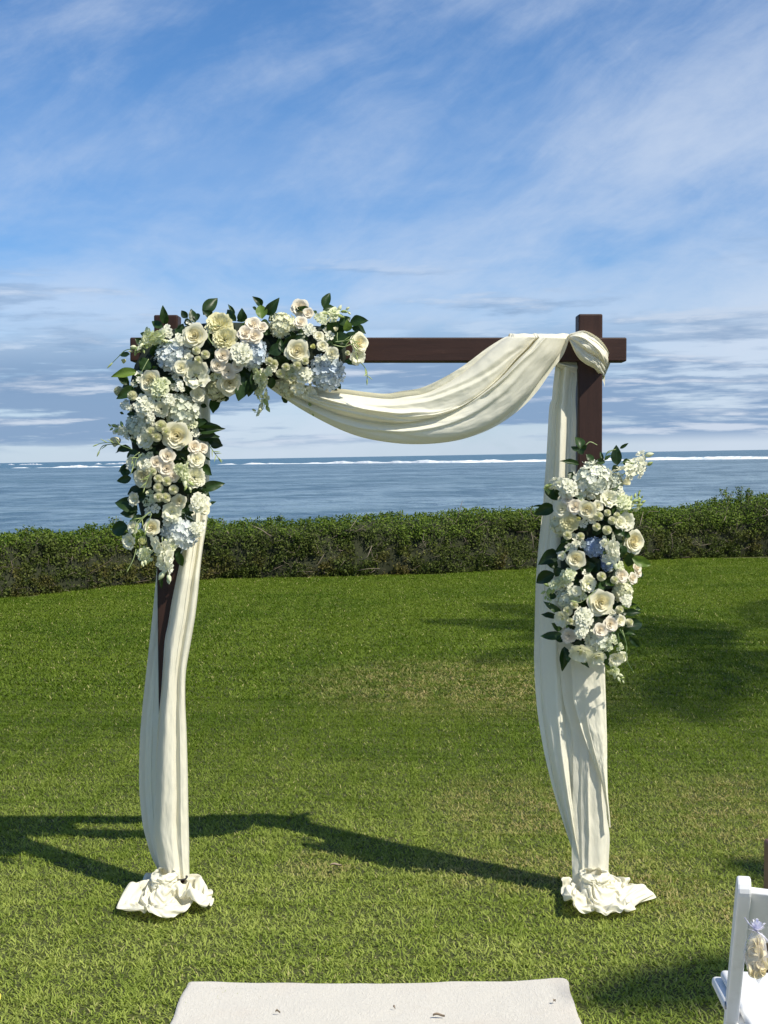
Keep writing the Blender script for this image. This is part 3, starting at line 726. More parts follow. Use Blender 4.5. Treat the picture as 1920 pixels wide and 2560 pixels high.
# cloth points in millimetres, x y z in turn
PUD1 = [50,0,112,45,4,112,40,7,112,38,10,112,37,13,112,37,17,112,38,22,112,39,28,112,39,34,112,37,39,112,33,42,112,27,44,112,20,43,112,14,41,112,9,38,112,4,35,
112,0,34,112,-4,35,112,-8,36,112,-14,39,112,-20,42,112,-26,43,112,-32,42,112,-37,39,112,-40,35,112,-41,29,112,-40,23,112,-38,18,112,-37,13,112,-38,10,112,
-40,7,112,-43,4,112,-48,0,112,-52,-5,112,-55,-10,112,-56,-15,112,-54,-19,112,-49,-23,112,-43,-25,112,-36,-26,112,-30,-26,112,-25,-27,112,-22,-28,112,-19,
-31,112,-17,-36,112,-14,-41,112,-10,-46,112,-6,-49,112,0,-51,112,6,-50,112,11,-47,112,15,-42,112,18,-37,112,20,-32,112,22,-29,112,25,-26,112,29,-25,112,
35,-25,112,42,-24,112,48,-22,112,53,-19,112,56,-15,112,56,-10,112,54,-5,112,52,-1,102,47,3,102,42,6,102,39,9,102,38,13,102,39,17,102,41,23,102,42,29,102,
42,36,102,39,40,102,34,43,102,28,44,102,22,44,102,15,42,102,9,39,102,5,36,102,1,35,102,-4,35,102,-8,37,102,-14,40,102,-20,42,102,-27,44,102,-34,44,102,
-39,41,102,-42,36,102,-42,29,102,-40,23,102,-38,18,102,-37,13,102,-38,9,102,-40,6,102,-45,3,102,-51,-1,102,-55,-5,102,-57,-11,102,-57,-16,102,-55,-21,102,
-51,-25,102,-45,-27,102,-37,-28,102,-31,-28,102,-25,-28,102,-22,-30,102,-19,-33,102,-17,-37,102,-14,-43,102,-11,-49,102,-5,-53,102,1,-55,102,6,-53,102,
12,-49,102,16,-44,102,19,-39,102,21,-34,102,23,-30,102,26,-28,102,31,-27,102,37,-27,102,44,-26,102,50,-24,102,56,-21,102,59,-16,102,61,-11,102,58,-6,102,
62,9,100,65,5,98,68,-3,98,62,-4,107,71,-3,106,69,9,106,71,18,103,68,36,103,62,52,103,54,57,104,45,64,105,33,67,103,25,70,102,17,70,101,8,73,98,4,63,105,
5,56,101,2,64,104,1,75,104,-6,67,105,-12,70,103,-24,67,104,-41,69,102,-55,64,102,-67,51,103,-66,35,104,-61,25,106,-58,17,107,-57,16,98,-57,9,103,-59,4,
107,-60,2,103,-64,1,102,-62,-1,96,-60,-6,93,-58,-6,98,-74,-6,106,-74,-14,102,-70,-24,103,-71,-52,101,-61,-46,105,-44,-65,104,-31,-68,99,-27,-66,102,-32,
-71,108,-17,-75,105,-3,-77,103,0,-74,99,5,-75,103,4,-65,103,-3,-57,96,1,-64,105,13,-59,103,15,-71,107,27,-59,104,40,-60,108,63,-55,109,66,-40,107,73,-29,
106,68,-22,101,75,-16,107,72,-12,100,71,-9,93,70,0,93,52,4,93,57,12,91,63,3,90,66,1,98,68,4,102,63,13,98,57,25,98,62,38,95,56,48,94,48,57,95,40,64,97,35,
58,97,27,59,96,19,60,98,7,58,96,1,63,92,0,66,92,-3,68,93,3,66,97,-3,57,97,-8,59,99,-25,60,97,-34,57,100,-46,56,99,-57,51,100,-58,38,97,-59,26,96,-67,20,
101,-70,13,102,-69,10,102,-72,6,105,-72,-1,100,-75,-2,103,-72,-3,94,-73,-12,97,-64,-15,94,-59,-7,102,-67,-8,99,-63,-17,97,-60,-43,95,-57,-60,97,-38,-59,
94,-25,-59,91,-16,-60,93,-20,-62,101,-13,-63,100,5,-67,100,7,-63,95,14,-64,97,16,-64,100,5,-53,93,2,-63,93,4,-60,91,10,-64,95,37,-71,97,58,-66,99,58,-56,
99,61,-33,99,66,-22,102,71,-17,98,62,-12,101,66,-12,94,62,-11,88,60,-5,91,55,-3,85,60,7,82,64,2,82,70,8,86,70,12,93,68,22,95,56,28,87,60,43,89,60,54,89,
52,62,90,43,59,90,35,66,94,25,67,92,18,68,94,10,68,93,7,62,88,2,56,85,-2,63,86,-7,68,87,-10,59,87,-8,64,90,-19,65,94,-35,69,94,-42,63,94,-55,60,93,-67,
43,95,-66,28,97,-68,20,93,-71,15,95,-69,10,94,-69,3,95,-67,4,92,-64,-4,90,-67,-9,89,-72,-13,90,-67,-18,89,-57,-17,90,-64,-15,94,-67,-33,94,-57,-49,92,-52,
-64,93,-36,-68,93,-25,-67,94,-16,-67,94,-11,-64,89,-9,-67,94,2,-72,91,16,-65,92,22,-59,95,23,-60,101,17,-55,90,11,-58,84,15,-60,87,26,-60,89,38,-62,90,
49,-51,96,61,-29,94,65,-25,95,58,-16,93,61,-13,94,56,-9,95,61,-7,89,65,-10,79,61,-3,83,56,-2,77,57,6,77,59,11,80,61,15,84,64,18,87,58,24,87,59,41,83,57,
52,82,49,54,81,42,60,83,37,66,87,31,61,86,27,59,87,19,57,88,11,60,85,6,61,83,1,69,85,-2,60,80,-7,60,81,-13,60,80,-16,55,87,-24,62,88,-34,61,86,-41,58,87,
-51,53,88,-57,41,89,-59,29,91,-59,21,89,-57,15,91,-58,9,92,-57,2,89,-67,3,85,-70,-9,83,-57,-8,85,-60,-14,87,-68,-25,88,-67,-24,86,-58,-24,86,-58,-35,88,
-58,-46,87,-39,-59,88,-25,-57,88,-21,-66,87,-14,-64,87,-12,-56,83,-6,-58,82,-1,-58,91,5,-69,89,19,-69,90,30,-61,95,27,-62,94,23,-60,83,28,-51,85,44,-56,
88,47,-56,92,55,-53,94,60,-29,87,60,-22,86,61,-23,90,58,-14,83,54,-11,79,58,-15,80,60,-10,71,60,-3,75,63,1,71,56,8,68,56,15,72,60,19,77,70,19,84,66,22,
84,54,30,76,54,52,74,46,61,75,37,65,76,30,64,79,29,57,79,20,59,80,18,64,84,13,68,86,7,68,81,2,70,79,-6,66,77,-9,71,79,-10,67,84,-17,62,82,-28,66,81,-36,
64,82,-46,56,81,-56,58,85,-65,46,87,-67,31,89,-66,22,87,-65,14,86,-69,11,88,-60,9,85,-60,-2,86,-63,-15,83,-64,-19,84,-55,-13,78,-61,-22,80,-68,-33,84,-64,
-35,86,-55,-28,81,-57,-48,84,-51,-63,87,-34,-61,87,-25,-56,82,-19,-59,79,-14,-60,77,-10,-68,84,-2,-67,86,5,-58,82,7,-66,86,23,-68,88,39,-68,95,35,-63,87,
40,-64,82,51,-57,86,60,-55,91,65,-47,89,69,-33,90,70,-24,89,68,-18,88,62,-22,84,59,-18,77,70,-14,79,72,-11,72,67,-7,70,70,4,68,62,10,63,57,18,65,57,24,
70,66,25,76,63,33,83,59,40,78,57,44,68,51,55,68,44,61,70,35,63,71,27,64,72,21,66,75,18,61,75,12,67,78,10,58,76,3,57,74,-1,57,75,-8,57,73,-15,64,75,-23,
63,74,-33,63,74,-40,61,74,-49,58,74,-57,54,75,-58,39,80,-57,30,86,-59,22,81,-57,15,80,-62,8,81,-62,1,83,-60,-4,77,-70,-14,82,-69,-24,77,-59,-25,75,-55,
-25,73,-64,-37,76,-64,-40,79,-58,-42,77,-56,-54,82,-38,-58,83,-30,-65,85,-24,-65,85,-19,-67,81,-21,-59,84,-16,-65,87,-6,-62,79,6,-69,80,9,-63,74,17,-64,
80,31,-63,91,42,-65,92,50,-63,86,52,-48,86,56,-42,88,62,-36,81,60,-30,82,62,-29,81,61,-23,79,61,-26,74,59,-21,69,66,-17,75,68,-14,86,69,-4,81,69,3,79,67,
9,70,66,16,66,68,23,74,68,30,72,70,32,79,67,46,77,61,44,61,48,48,58,47,60,61,40,61,63,30,59,65,21,58,69,16,62,70,11,59,71,8,68,74,6,62,72,0,65,73,-7,65,
72,-14,68,69,-23,67,76,-34,68,68,-49,64,69,-55,56,68,-57,44,73,-65,40,79,-61,29,79,-68,24,81,-69,17,80,-69,10,81,-65,0,75,-58,-6,72,-68,-14,75,-62,-19,
74,-63,-26,65,-57,-30,66,-56,-42,71,-66,-45,73,-60,-53,75,-48,-58,77,-41,-65,82,-34,-63,77,-30,-61,78,-27,-61,84,-23,-67,90,-17,-72,85,-4,-66,72,4,-72,
75,9,-69,72,18,-65,75,22,-66,85,36,-65,88,48,-67,86,52,-59,84,47,-48,81,57,-47,83,66,-37,83,63,-37,75,55,-31,71,64,-31,72,72,-24,74,71,-22,78,76,-19,82,
76,-7,84,77,3,77,69,9,76,65,15,78,63,18,71,63,26,65,66,31,72,72,46,74,55,54,64,60,51,54,49,60,54,42,69,63,32,65,61,23,60,60,17,67,66,13,58,63,6,62,66,2,
57,65,-3,58,65,-7,57,66,-13,58,68,-20,69,70,-33,65,67,-45,54,63,-55,52,60,-57,39,64,-63,37,71,-58,26,72,-67,23,73,-59,18,75,-66,12,73,-62,7,78,-66,-9,72,
-67,-23,67,-65,-27,79,-62,-33,71,-66,-32,64,-56,-36,62,-58,-49,67,-56,-58,68,-45,-65,75,-34,-58,76,-27,-55,76,-21,-60,74,-24,-66,75,-21,-66,79,-19,-69,
77,-8,-72,69,2,-78,71,11,-79,72,23,-71,75,27,-62,73,33,-71,81,43,-68,78,40,-59,81,44,-56,76,49,-48,78,65,-45,80,57,-45,70,60,-42,67,62,-31,63,65,-33,77,
75,-28,74,77,-18,68,80,-8,76,77,-1,68,77,11,75,70,12,73,72,20,73,72,26,67,72,31,64,66,39,70,65,57,59,56,60,50,47,54,47,38,65,54,30,70,56,24,59,51,18,64,
59,12,68,63,8,65,60,2,69,65,-4,70,69,-9,65,63,-16,62,61,-19,69,63,-34,69,60,-48,61,57,-56,53,53,-63,44,60,-64,34,64,-66,26,66,-64,19,67,-56,14,67,-59,8,
69,-70,6,74,-72,-12,72,-72,-26,77,-71,-35,79,-70,-36,71,-63,-40,68,-63,-41,59,-56,-45,59,-49,-52,64,-48,-66,70,-36,-68,74,-31,-63,70,-29,-53,70,-23,-60,
68,-27,-65,72,-25,-71,76,-9,-78,63,1,-87,67,12,-88,72,22,-78,72,30,-66,69,35,-61,74,41,-57,70,43,-62,74,47,-61,79,56,-54,79,69,-44,73,64,-42,74,70,-47,
66,70,-39,65,73,-36,77,83,-29,79,85,-21,70,86,-10,72,84,-2,64,81,10,67,74,17,66,66,18,62,60,23,63,67,25,60,73,38,63,66,51,49,63,63,50,50,61,42,40,67,46,
29,71,49,22,69,48,17,69,52,12,68,55,8,60,52,3,60,59,0,68,60,-3,60,57,-10,57,56,-21,59,59,-35,68,54,-51,66,53,-62,59,53,-69,46,55,-66,33,56,-61,22,59,-69,
19,63,-60,12,60,-64,6,63,-76,5,70,-74,-18,70,-81,-26,82,-79,-36,81,-76,-38,71,-71,-41,63,-68,-47,56,-60,-51,58,-51,-52,54,-48,-58,65,-39,-56,71,-37,-59,
67,-33,-56,62,-26,-66,63,-26,-72,67,-27,-78,75,-14,-86,61,2,-84,57,12,-92,63,24,-86,70,33,-73,69,39,-70,73,47,-66,70,50,-55,69,53,-53,74,62,-54,83,62,-54,
72,68,-47,79,73,-41,74,77,-42,66,82,-37,72,90,-29,80,94,-23,70,90,-14,68,93,-1,62,90,13,66,82,18,64,74,13,58,65,16,56,70,23,53,78,42,55,72,57,50,67,64,
40,54,67,38,41,71,38,29,73,40,19,75,43,13,73,46,8,75,54,4,68,49,-2,63,50,-1,71,54,-8,67,57,-11,64,54,-20,63,49,-36,61,57,-49,59,46,-61,59,44,-63,49,48,
-67,32,53,-64,19,52,-73,14,58,-66,10,54,-65,2,58,-67,0,67,-74,-18,65,-84,-33,76,-79,-43,78,-79,-44,71,-70,-48,71,-69,-52,64,-66,-56,56,-56,-60,53,-51,-61,
62,-42,-59,63,-38,-64,65,-34,-66,63,-34,-66,58,-35,-71,66,-26,-84,70,-6,-94,66,2,-90,50,13,-87,53,27,-90,63,36,-82,74,43,-74,77,49,-66,80,55,-66,70,61,
-60,71,61,-58,85,67,-56,82,78,-50,81,80,-40,82,84,-43,72,88,-35,66,97,-32,76,102,-24,77,98,-12,73,100,4,68,92,8,59,84,16,54,81,9,57,72,10,53,70,19,48,78,
43,48,75,62,52,75,70,39,61,71,33,45,73,30,30,72,32,19,73,34,9,77,39,4,81,49,2,74,43,-5,69,44,-5,78,52,-8,75,51,-13,71,49,-20,71,55,-33,58,48,-51,51,45,
-63,54,40,-71,51,46,-73,32,49,-72,20,48,-72,13,52,-74,6,49,-71,0,52,-78,-2,67,-73,-22,58,-85,-38,68,-86,-47,74,-77,-54,69,-74,-52,66,-69,-58,71,-66,-61,
62,-61,-65,52,-52,-66,57,-46,-66,60,-46,-69,67,-43,-70,63,-41,-68,54,-37,-77,58,-26,-90,62,-7,-100,57,10,-98,51,15,-87,44,25,-83,56,40,-82,64,46,-80,77,
53,-72,86,53,-64,82,54,-57,77,60,-63,84,74,-59,89,82,-50,87,87,-41,87,90,-39,79,95,-40,69,103,-33,69,109,-27,70,106,-13,69,101,-1,60,100,12,58,90,15,50,
84,6,51,76,4,47,79,17,47,85,42,55,80,65,50,71,77,48,66,78,36,48,81,33,33,81,31,21,82,30,8,77,32,2,83,40,-5,79,39,-12,73,40,-11,83,48,-18,80,52,-21,72,47,
-29,75,55,-34,63,42,-49,52,37,-61,50,33,-73,45,38,-73,38,49,-66,23,42,-73,12,42,-81,6,49,-78,-3,52,-87,-3,65,-74,-25,60,-79,-44,62,-89,-52,68,-83,-61,70,
-78,-57,60,-75,-62,63,-68,-68,67,-61,-73,57,-54,-68,52,-52,-72,58,-50,-79,63,-43,-81,61,-46,-77,53,-39,-81,50,-30,-89,57,-7,-93,48,9,-102,42,21,-96,43,
26,-79,51,36,-72,63,48,-78,68,57,-77,81,60,-69,81,58,-63,74,68,-65,85,81,-60,93,88,-55,84,93,-49,85,99,-43,83,106,-41,73,98,-36,63,108,-30,60,101,-17,62,
92,-4,56,100,4,53,100,13,46,91,4,47,84,3,42,84,20,41,92,44,50,84,67,50,80,78,51,68,83,43,50,81,42,35,83,40,22,86,37,12,82,35,1,81,31,-9,80,32,-18,77,35,
-20,86,45,-23,83,46,-26,75,41,-30,82,48,-35,63,40,-46,52,28,-55,46,29,-67,36,37,-78,34,46,-75,23,39,-81,14,48,-90,5,47,-85,-3,48,-81,3,58,-82,-26,60,-79,
-48,54,-88,-57,58,-89,-68,68,-81,-65,60,-73,-66,55,-69,-74,61,-67,-70,50,-57,-74,48,-58,-78,58,-55,-84,62,-47,-88,62,-46,-86,53,-42,-86,45,-29,-97,55,-11,
-98,40,7,-93,36,23,-94,34,27,-81,44,38,-70,54,47,-70,64,58,-78,70,67,-73,76,65,-67,72,73,-72,85,84,-66,86,93,-60,77,100,-54,79,94,-48,74,102,-49,71,103,
-40,62,98,-33,57,93,-21,59,87,-8,50,95,-4,53,99,3,46,93,7,42,90,12,41,88,20,34,88,49,41,91,73,48,82,86,45,70,88,51,52,83,50,36,83,48,23,89,45,11,89,41,
1,90,35,-9,88,33,-19,85,29,-25,88,38,-30,85,42,-27,79,34,-36,79,41,-40,68,39,-51,60,25,-60,52,24,-69,37,29,-78,35,37,-82,21,38,-86,14,46,-83,4,42,-80,-2,
41,-88,-1,55,-83,-32,60,-85,-49,46,-86,-61,51,-90,-73,61,-79,-74,60,-77,-71,48,-70,-80,57,-72,-75,47,-60,-80,49,-53,-81,52,-59,-89,57,-53,-95,59,-45,-94,
54,-46,-93,44,-28,-99,48,-5,-103,47,4,-98,29,17,-88,28,30,-77,38,45,-75,50,51,-64,60,57,-75,62,68,-73,66,74,-65,71,76,-69,81,88,-71,78,93,-64,71,103,-63,
75,102,-55,72,96,-48,64,104,-41,54,94,-36,50,91,-23,52,86,-15,43,96,-6,47,92,0,39,99,3,40,98,13,37,97,24,35,97,46,47,97,73,49,85,86,56,72,94,53,55,87,58,
37,87,56,21,86,54,10,91,48,-1,89,44,-11,87,42,-22,89,37,-31,94,36,-36,88,37,-33,83,29,-38,73,34,-46,69,34,-53,63,33,-63,56,29,-74,43,24,-82,34,36,-87,27,
37,-84,15,37,-75,5,37,-73,-3,38,-92,-5,46,-90,-36,57,-94,-53,44,-90,-64,43,-86,-75,53,-83,-82,57,-83,-77,46,-76,-87,52,-72,-83,43,-58,-84,44,-50,-87,44,
-57,-94,48,-59,-100,53,-50,-102,56,-41,-99,50,-25,-99,41,1,-110,44,10,-105,26,22,-96,25,34,-80,30,43,-69,44,56,-62,54,59,-72,54,63,-65,63,67,-59,68,80,
-73,73,93,-74,69,96,-66,61,106,-65,66,109,-55,66,107,-43,61,96,-46,49,100,-39,40,93,-25,47,93,-20,39,98,-12,45,98,-6,40,96,-1,30,94,8,30,104,24,35,105,
49,52,101,78,47,95,91,54,78,95,61,57,95,62,38,94,61,22,95,57,8,95,52,-2,94,50,-12,93,48,-22,96,35,-30,100,35,-36,94,29,-40,86,29,-43,78,41,-53,74,35,-59,
68,27,-66,61,33,-79,47,28,-89,35,34,-89,22,46,-90,14,35,-81,4,30,-78,-6,33,-95,-11,41,-94,-32,59,-96,-59,53,-98,-67,43,-95,-76,50,-89,-87,54,-88,-84,43,
-79,-92,47,-68,-91,47,-61,-88,41,-57,-88,39,-51,-93,41,-56,-102,44,-51,-108,49,-40,-109,47,-23,-102,35,2,-114,34,18,-110,29,27,-104,23,39,-88,32,46,-69,
35,54,-58,48,64,-66,49,68,-60,59,72,-54,63,80,-77,66,96,-78,60,94,-65,50,101,-66,55,99,-57,61,110,-53,59,107,-43,49,106,-36,42,102,-26,47,98,-20,33,104,
-16,44,106,-4,46,106,0,32,103,4,36,109,20,41,113,52,54,101,82,54,97,98,46,80,102,55,59,104,61,40,103,62,22,102,61,7,103,52,-3,102,49,-10,101,50,-24,99,
44,-36,98,43,-43,97,36,-48,91,30,-50,77,36,-53,72,41,-66,72,25,-71,62,35,-83,51,35,-92,36,30,-96,28,43,-87,19,29,-90,3,31,-85,-5,31,-87,-17,44,-100,-36,
65,-104,-58,48,-107,-69,44,-102,-79,50,-94,-90,51,-87,-93,46,-80,-93,40,-65,-99,44,-63,-96,38,-55,-97,38,-51,-94,33,-46,-100,40,-51,-109,41,-43,-115,42,
-22,-108,36,5,-112,25,20,-118,31,32,-112,23,45,-93,27,50,-77,39,56,-60,40,67,-57,47,74,-55,60,81,-58,65,80,-82,59,91,-77,51,102,-70,54,105,-59,50,106,-59,
58,108,-51,50,115,-41,53,117,-36,46,109,-26,45,107,-22,31,105,-11,36,110,-12,49,111,4,38,108,5,42,111,18,50,109,51,62,110,83,50,100,91,40,81,100,45,60,
107,51,42,111,57,25,104,53,9,111,48,-1,112,52,-9,105,56,-22,92,49,-36,91,46,-42,88,39,-51,93,37,-58,79,39,-55,74,47,-70,78,32,-76,65,33,-89,58,40,-94,39,
37,-103,26,40,-94,18,24,-89,2,22,-86,-10,25,-87,-26,42,-104,-35,59,-111,-57,41,-112,-68,38,-109,-82,44,-102,-95,48,-91,-101,50,-78,-98,42,-65,-105,37,-65,
-98,30,-60,-103,36,-53,-100,27,-45,-96,29,-46,-107,33,-41,-106,39,-21,-111,38,3,-123,28,22,-126,33,33,-116,31,46,-100,33,56,-83,42,61,-65,41,69,-49,44,
79,-54,53,87,-59,60,82,-83,50,99,-81,48,111,-73,56,110,-68,47,112,-59,53,119,-55,51,113,-47,48,111,-42,43,114,-24,43,114,-15,35,112,-10,30,117,-10,42,115,
2,46,113,11,46,113,16,58,118,53,61,113,81,44,97,83,38,80,94,38,60,98,51,42,107,50,22,112,50,7,105,41,-5,109,45,-14,108,53,-24,93,57,-36,90,53,-44,82,45,
-50,86,45,-64,79,45,-60,70,51,-78,77,39,-78,70,26,-93,60,32,-102,43,39,-111,28,37,-100,16,29,-98,0,22,-94,-12,22,-94,-29,42,-106,-33,54,-106,-56,32,-110,
-64,31,-105,-80,35,-98,-90,40,-93,-102,42,-79,-105,45,-70,-106,31,-62,-104,23,-56,-108,29,-54,-108,34,-47,-105,26,-38,-104,28,-40,-112,32,-17,-114,37,6,
-128,34,21,-130,39,31,-116,41,48,-102,40,60,-86,34,67,-71,43,73,-50,36,83,-57,45,91,-58,52,87,-85,43,106,-85,53,112,-79,60,119,-73,49,118,-63,52,119,-58,
59,120,-48,45,115,-43,36,120,-25,38,123,-14,37,117,-4,30,117,0,38,122,-2,48,122,10,43,120,20,59,126,54,56,112,75,37,95,79,29,78,88,35,62,101,42,43,98,47,
24,106,44,6,111,36,-8,112,37,-20,109,45,-29,100,62,-33,85,59,-43,81,54,-50,84,53,-61,79,55,-66,67,56,-79,67,40,-85,71,28,-91,56,24,-104,43,30,-105,28,30,
-102,13,31,-96,1,30,-98,-9,30,-104,-31,39,-112,-40,54,-109,-49,24,-108,-64,23,-101,-79,26,-92,-85,35,-90,-99,33,-81,-110,41,-68,-113,36,-60,-113,25,-61,
-114,34,-53,-117,38,-46,-113,28,-39,-111,21,-35,-116,27,-13,-122,40,4,-137,31,25,-133,33,34,-123,46,51,-110,38,65,-93,34,74,-76,42,76,-56,31,86,-52,40,
94,-57,45,95,-87,39,100,-88,61,120,-84,62,120,-73,59,125,-69,54,128,-56,58,128,-53,43,124,-43,35,119,-28,30,124,-12,28,126,-4,28,124,4,33,128,1,49,123,
12,53,126,23,54,127,52,48,114,76,28,97,85,23,77,83,30,58,93,39,43,104,40,23,96,44,5,103,36,-6,104,42,-13,107,41,-31,102,49,-38,92,62,-42,91,52,-53,92,46,
-54,84,57,-68,73,56,-83,74,42,-92,69,32,-99,58,24,-104,40,23,-114,26,30,-102,10,30,-105,2,27,-105,-6,29,-100,-25,43,-117,-37,49,-119,-50,21,-117,-67,22,
-110,-81,30,-95,-89,27,-85,-96,27,-78,-110,39,-62,-116,40,-60,-121,28,-52,-117,26,-45,-122,35,-38,-118,34,-38,-120,22,-29,-118,31,-12,-130,45,10,-142,35,
30,-139,30,36,-132,46,53,-116,42,69,-101,36,76,-83,40,83,-62,28,92,-48,34,93,-58,38,103,-91,41,106,-92,68,119,-79,72,126,-69,66,132,-71,56,131,-61,48,135,
-51,43,131,-41,38,126,-26,32,130,-14,34,133,-9,25,129,4,26,131,6,46,131,14,50,133,23,50,133,52,40,117,79,23,103,89,29,81,89,27,57,94,30,38,103,36,24,95,
34,2,97,40,-11,99,39,-17,108,44,-33,109,53,-45,97,57,-47,86,62,-57,94,52,-60,83,48,-70,76,61,-88,75,50,-97,71,37,-107,61,24,-111,42,23,-115,23,22,-109,
9,36,-111,0,32,-112,-9,33,-98,-18,49,-122,-39,46,-130,-52,23,-123,-66,30,-117,-83,24,-102,-94,24,-90,-102,24,-77,-111,31,-65,-122,43,-56,-124,35,-53,-124,
24,-43,-126,27,-36,-125,38,-33,-126,24,-25,-125,22,-9,-135,44,17,-140,43,37,-143,34,44,-136,44,53,-121,35,71,-109,40,80,-88,35,89,-67,27,97,-51,27,104,
-55,40,110,-92,47,113,-94,74,127,-84,71,132,-77,70,133,-64,64,139,-63,53,143,-53,46,137,-40,44,133,-27,33,139,-14,38,140,-9,29,138,4,26,137,3,42,139,16,
45,140,25,44,138,51,32,123,86,27,107,97,25,85,97,24,62,101,28,41,104,29,23,98,26,0,98,30,-13,105,30,-21,113,41,-32,109,64,-44,101,64,-53,94,63,-56,87,60,
-68,87,47,-76,77,64,-91,69,54,-100,66,43,-112,57,31,-119,45,23,-122,26,23,-115,11,40,-118,0,36,-117,-9,38,-100,-10,52,-123,-45,43,-138,-54,30,-131,-69,
30,-119,-82,34,-107,-96,31,-94,-104,31,-77,-113,25,-69,-127,38,-59,-130,28,-48,-132,23,-46,-131,35,-37,-133,35,-29,-132,29,-23,-132,26,-4,-141,39,18,-149,
40,38,-149,40,53,-137,42,54,-126,28,69,-109,31,86,-94,34,90,-72,21,100,-59,25,99,-63,37,115,-94,46,120,-98,80,135,-88,75,139,-82,63,141,-70,60,143,-56,
60,149,-49,51,146,-37,44,141,-28,34,148,-16,38,147,-12,30,146,1,25,143,0,39,146,15,39,147,26,40,143,58,34,123,90,36,105,100,34,89,105,27,66,109,23,42,106,
25,18,104,30,-5,93,29,-17,99,35,-29,112,42,-39,114,65,-51,101,67,-57,99,56,-62,90,64,-66,95,53,-83,78,62,-96,66,61,-104,62,49,-114,52,37,-126,46,26,-126,
32,31,-116,14,47,-124,5,39,-124,-9,39,-106,-4,52,-127,-45,41,-144,-61,34,-137,-70,24,-126,-86,30,-113,-100,34,-100,-110,30,-79,-119,24,-66,-134,34,-56,
-132,36,-49,-140,26,-40,-137,33,-34,-132,43,-29,-139,30,-20,-140,22,-1,-150,37,19,-157,32,39,-151,33,56,-145,42,58,-133,30,74,-117,33,90,-99,29,98,-77,
20,104,-67,28,106,-58,33,117,-89,49,128,-103,84,144,-90,79,148,-84,67,148,-70,66,152,-57,64,155,-46,56,152,-40,40,149,-28,35,156,-15,40,155,-13,29,156,
-2,24,148,0,35,146,13,31,153,29,35,137,59,43,125,95,42,112,107,33,91,111,33,66,107,32,44,116,26,16,109,24,-10,97,26,-19,103,28,-34,109,37,-47,116,62,-60,
104,67,-60,108,56,-65,97,60,-74,96,52,-87,81,57,-102,73,59,-108,62,55,-120,55,42,-131,45,33,-134,28,28,-123,13,49,-130,7,42,-132,-5,37,-114,-2,56,-135,
-46,46,-144,-71,33,-144,-75,25,-130,-89,22,-116,-103,25,-104,-117,32,-82,-123,26,-61,-136,25,-61,-140,35,-47,-141,35,-37,-145,30,-37,-140,42,-23,-137,38,
-20,-145,28,0,-158,35,24,-157,41,44,-159,31,50,-152,43,62,-140,28,77,-126,33,94,-104,32,107,-81,21,112,-65,26,113,-54,33,124,-89,54,140,-105,86,153,-93,
83,157,-84,70,157,-71,66,161,-57,64,160,-53,51,161,-38,41,156,-27,33,165,-18,40,164,-15,30,163,-5,23,157,1,34,152,11,24,156,33,30,135,61,51,127,100,45,
117,114,35,93,117,37,68,115,37,43,116,32,14,118,23,-12,103,23,-26,97,27,-38,109,33,-54,110,60,-67,108,69,-68,110,57,-71,103,56,-81,93,57,-94,83,51,-106,
77,66,-114,65,58,-123,52,49,-135,44,41,-140,27,33,-129,14,46,-132,1,50,-134,-10,42,-119,-3,63,-138,-50,52,-152,-67,34,-149,-81,27,-135,-91,30,-123,-107,
26,-106,-119,22,-83,-130,29,-68,-139,22,-57,-144,27,-45,-151,32,-36,-149,37,-30,-145,46,-23,-145,38,-18,-152,34,2,-165,32,30,-161,47,47,-167,35,54,-159,
46,67,-146,31,81,-130,26,100,-112,31,114,-84,24,120,-67,27,121,-57,36,130,-92,51,147,-112,87,162,-98,85,164,-84,78,165,-70,73,168,-63,62,168,-55,51,167,
-43,37,163,-28,34,173,-19,40,173,-17,30,171,-8,22,163,2,37,155,15,31,160,35,26,142,67,56,129,102,50,119,118,43,97,113,45,70,112,44,44,120,39,12,125,27,
-15,111,20,-30,103,21,-42,110,35,-54,119,61,-74,113,66,-74,115,58,-74,110,52,-84,97,50,-98,82,46,-110,82,61,-117,65,60,-129,54,55,-133,39,48,-145,26,40,
-137,13,49,-141,4,49,-138,-11,47,-112,-4,66,-143,-54,57,-162,-68,35,-156,-81,29,-141,-96,35,-124,-107,35,-110,-123,29,-85,-137,32,-69,-147,24,-61,-148,
35,-45,-149,41,-39,-158,38,-29,-154,46,-25,-154,37,-14,-158,41,4,-169,28,31,-169,50,51,-173,40,61,-163,48,70,-153,31,86,-137,25,104,-115,31,118,-87,29,
128,-69,24,128,-58,38,132,-99,50,153,-117,82,169,-103,80,174,-87,79,175,-74,73,178,-64,63,176,-56,52,174,-39,41,172,-28,35,178,-24,42,180,-22,29,180,-12,
23,171,5,38,161,19,38,166,39,31,148,72,60,132,105,53,123,118,52,100,115,54,74,118,51,46,119,47,14,116,32,-17,114,25,-33,112,20,-49,110,29,-57,127,59,-79,
120,63,-83,114,55,-81,109,46,-89,95,56,-104,86,44,-116,80,54,-123,69,64,-130,50,63,-138,39,55,-145,24,50,-145,14,53,-137,5,57,-136,-5,54,-117,-5,75,-147,
-54,62,-164,-77,38,-164,-86,30,-149,-101,35,-132,-112,39,-112,-125,39,-86,-141,37,-65,-154,26,-55,-153,31,-46,-155,47,-41,-164,36,-27,-162,44,-28,-159,
31,-21,-165,39,9,-174,34,34,-177,52,54,-177,47,68,-169,49,74,-158,36,89,-141,33,110,-121,28,125,-91,27,135,-72,28,136,-57,38,136,-105,52,160,-122,78,177,
-107,75,182,-92,76,185,-77,72,186,-69,61,185,-57,51,182,-37,45,177,-35,35,185,-28,38,188,-21,34,183,-12,32,174,6,28,170,16,33,167,43,38,153,76,64,137,111,
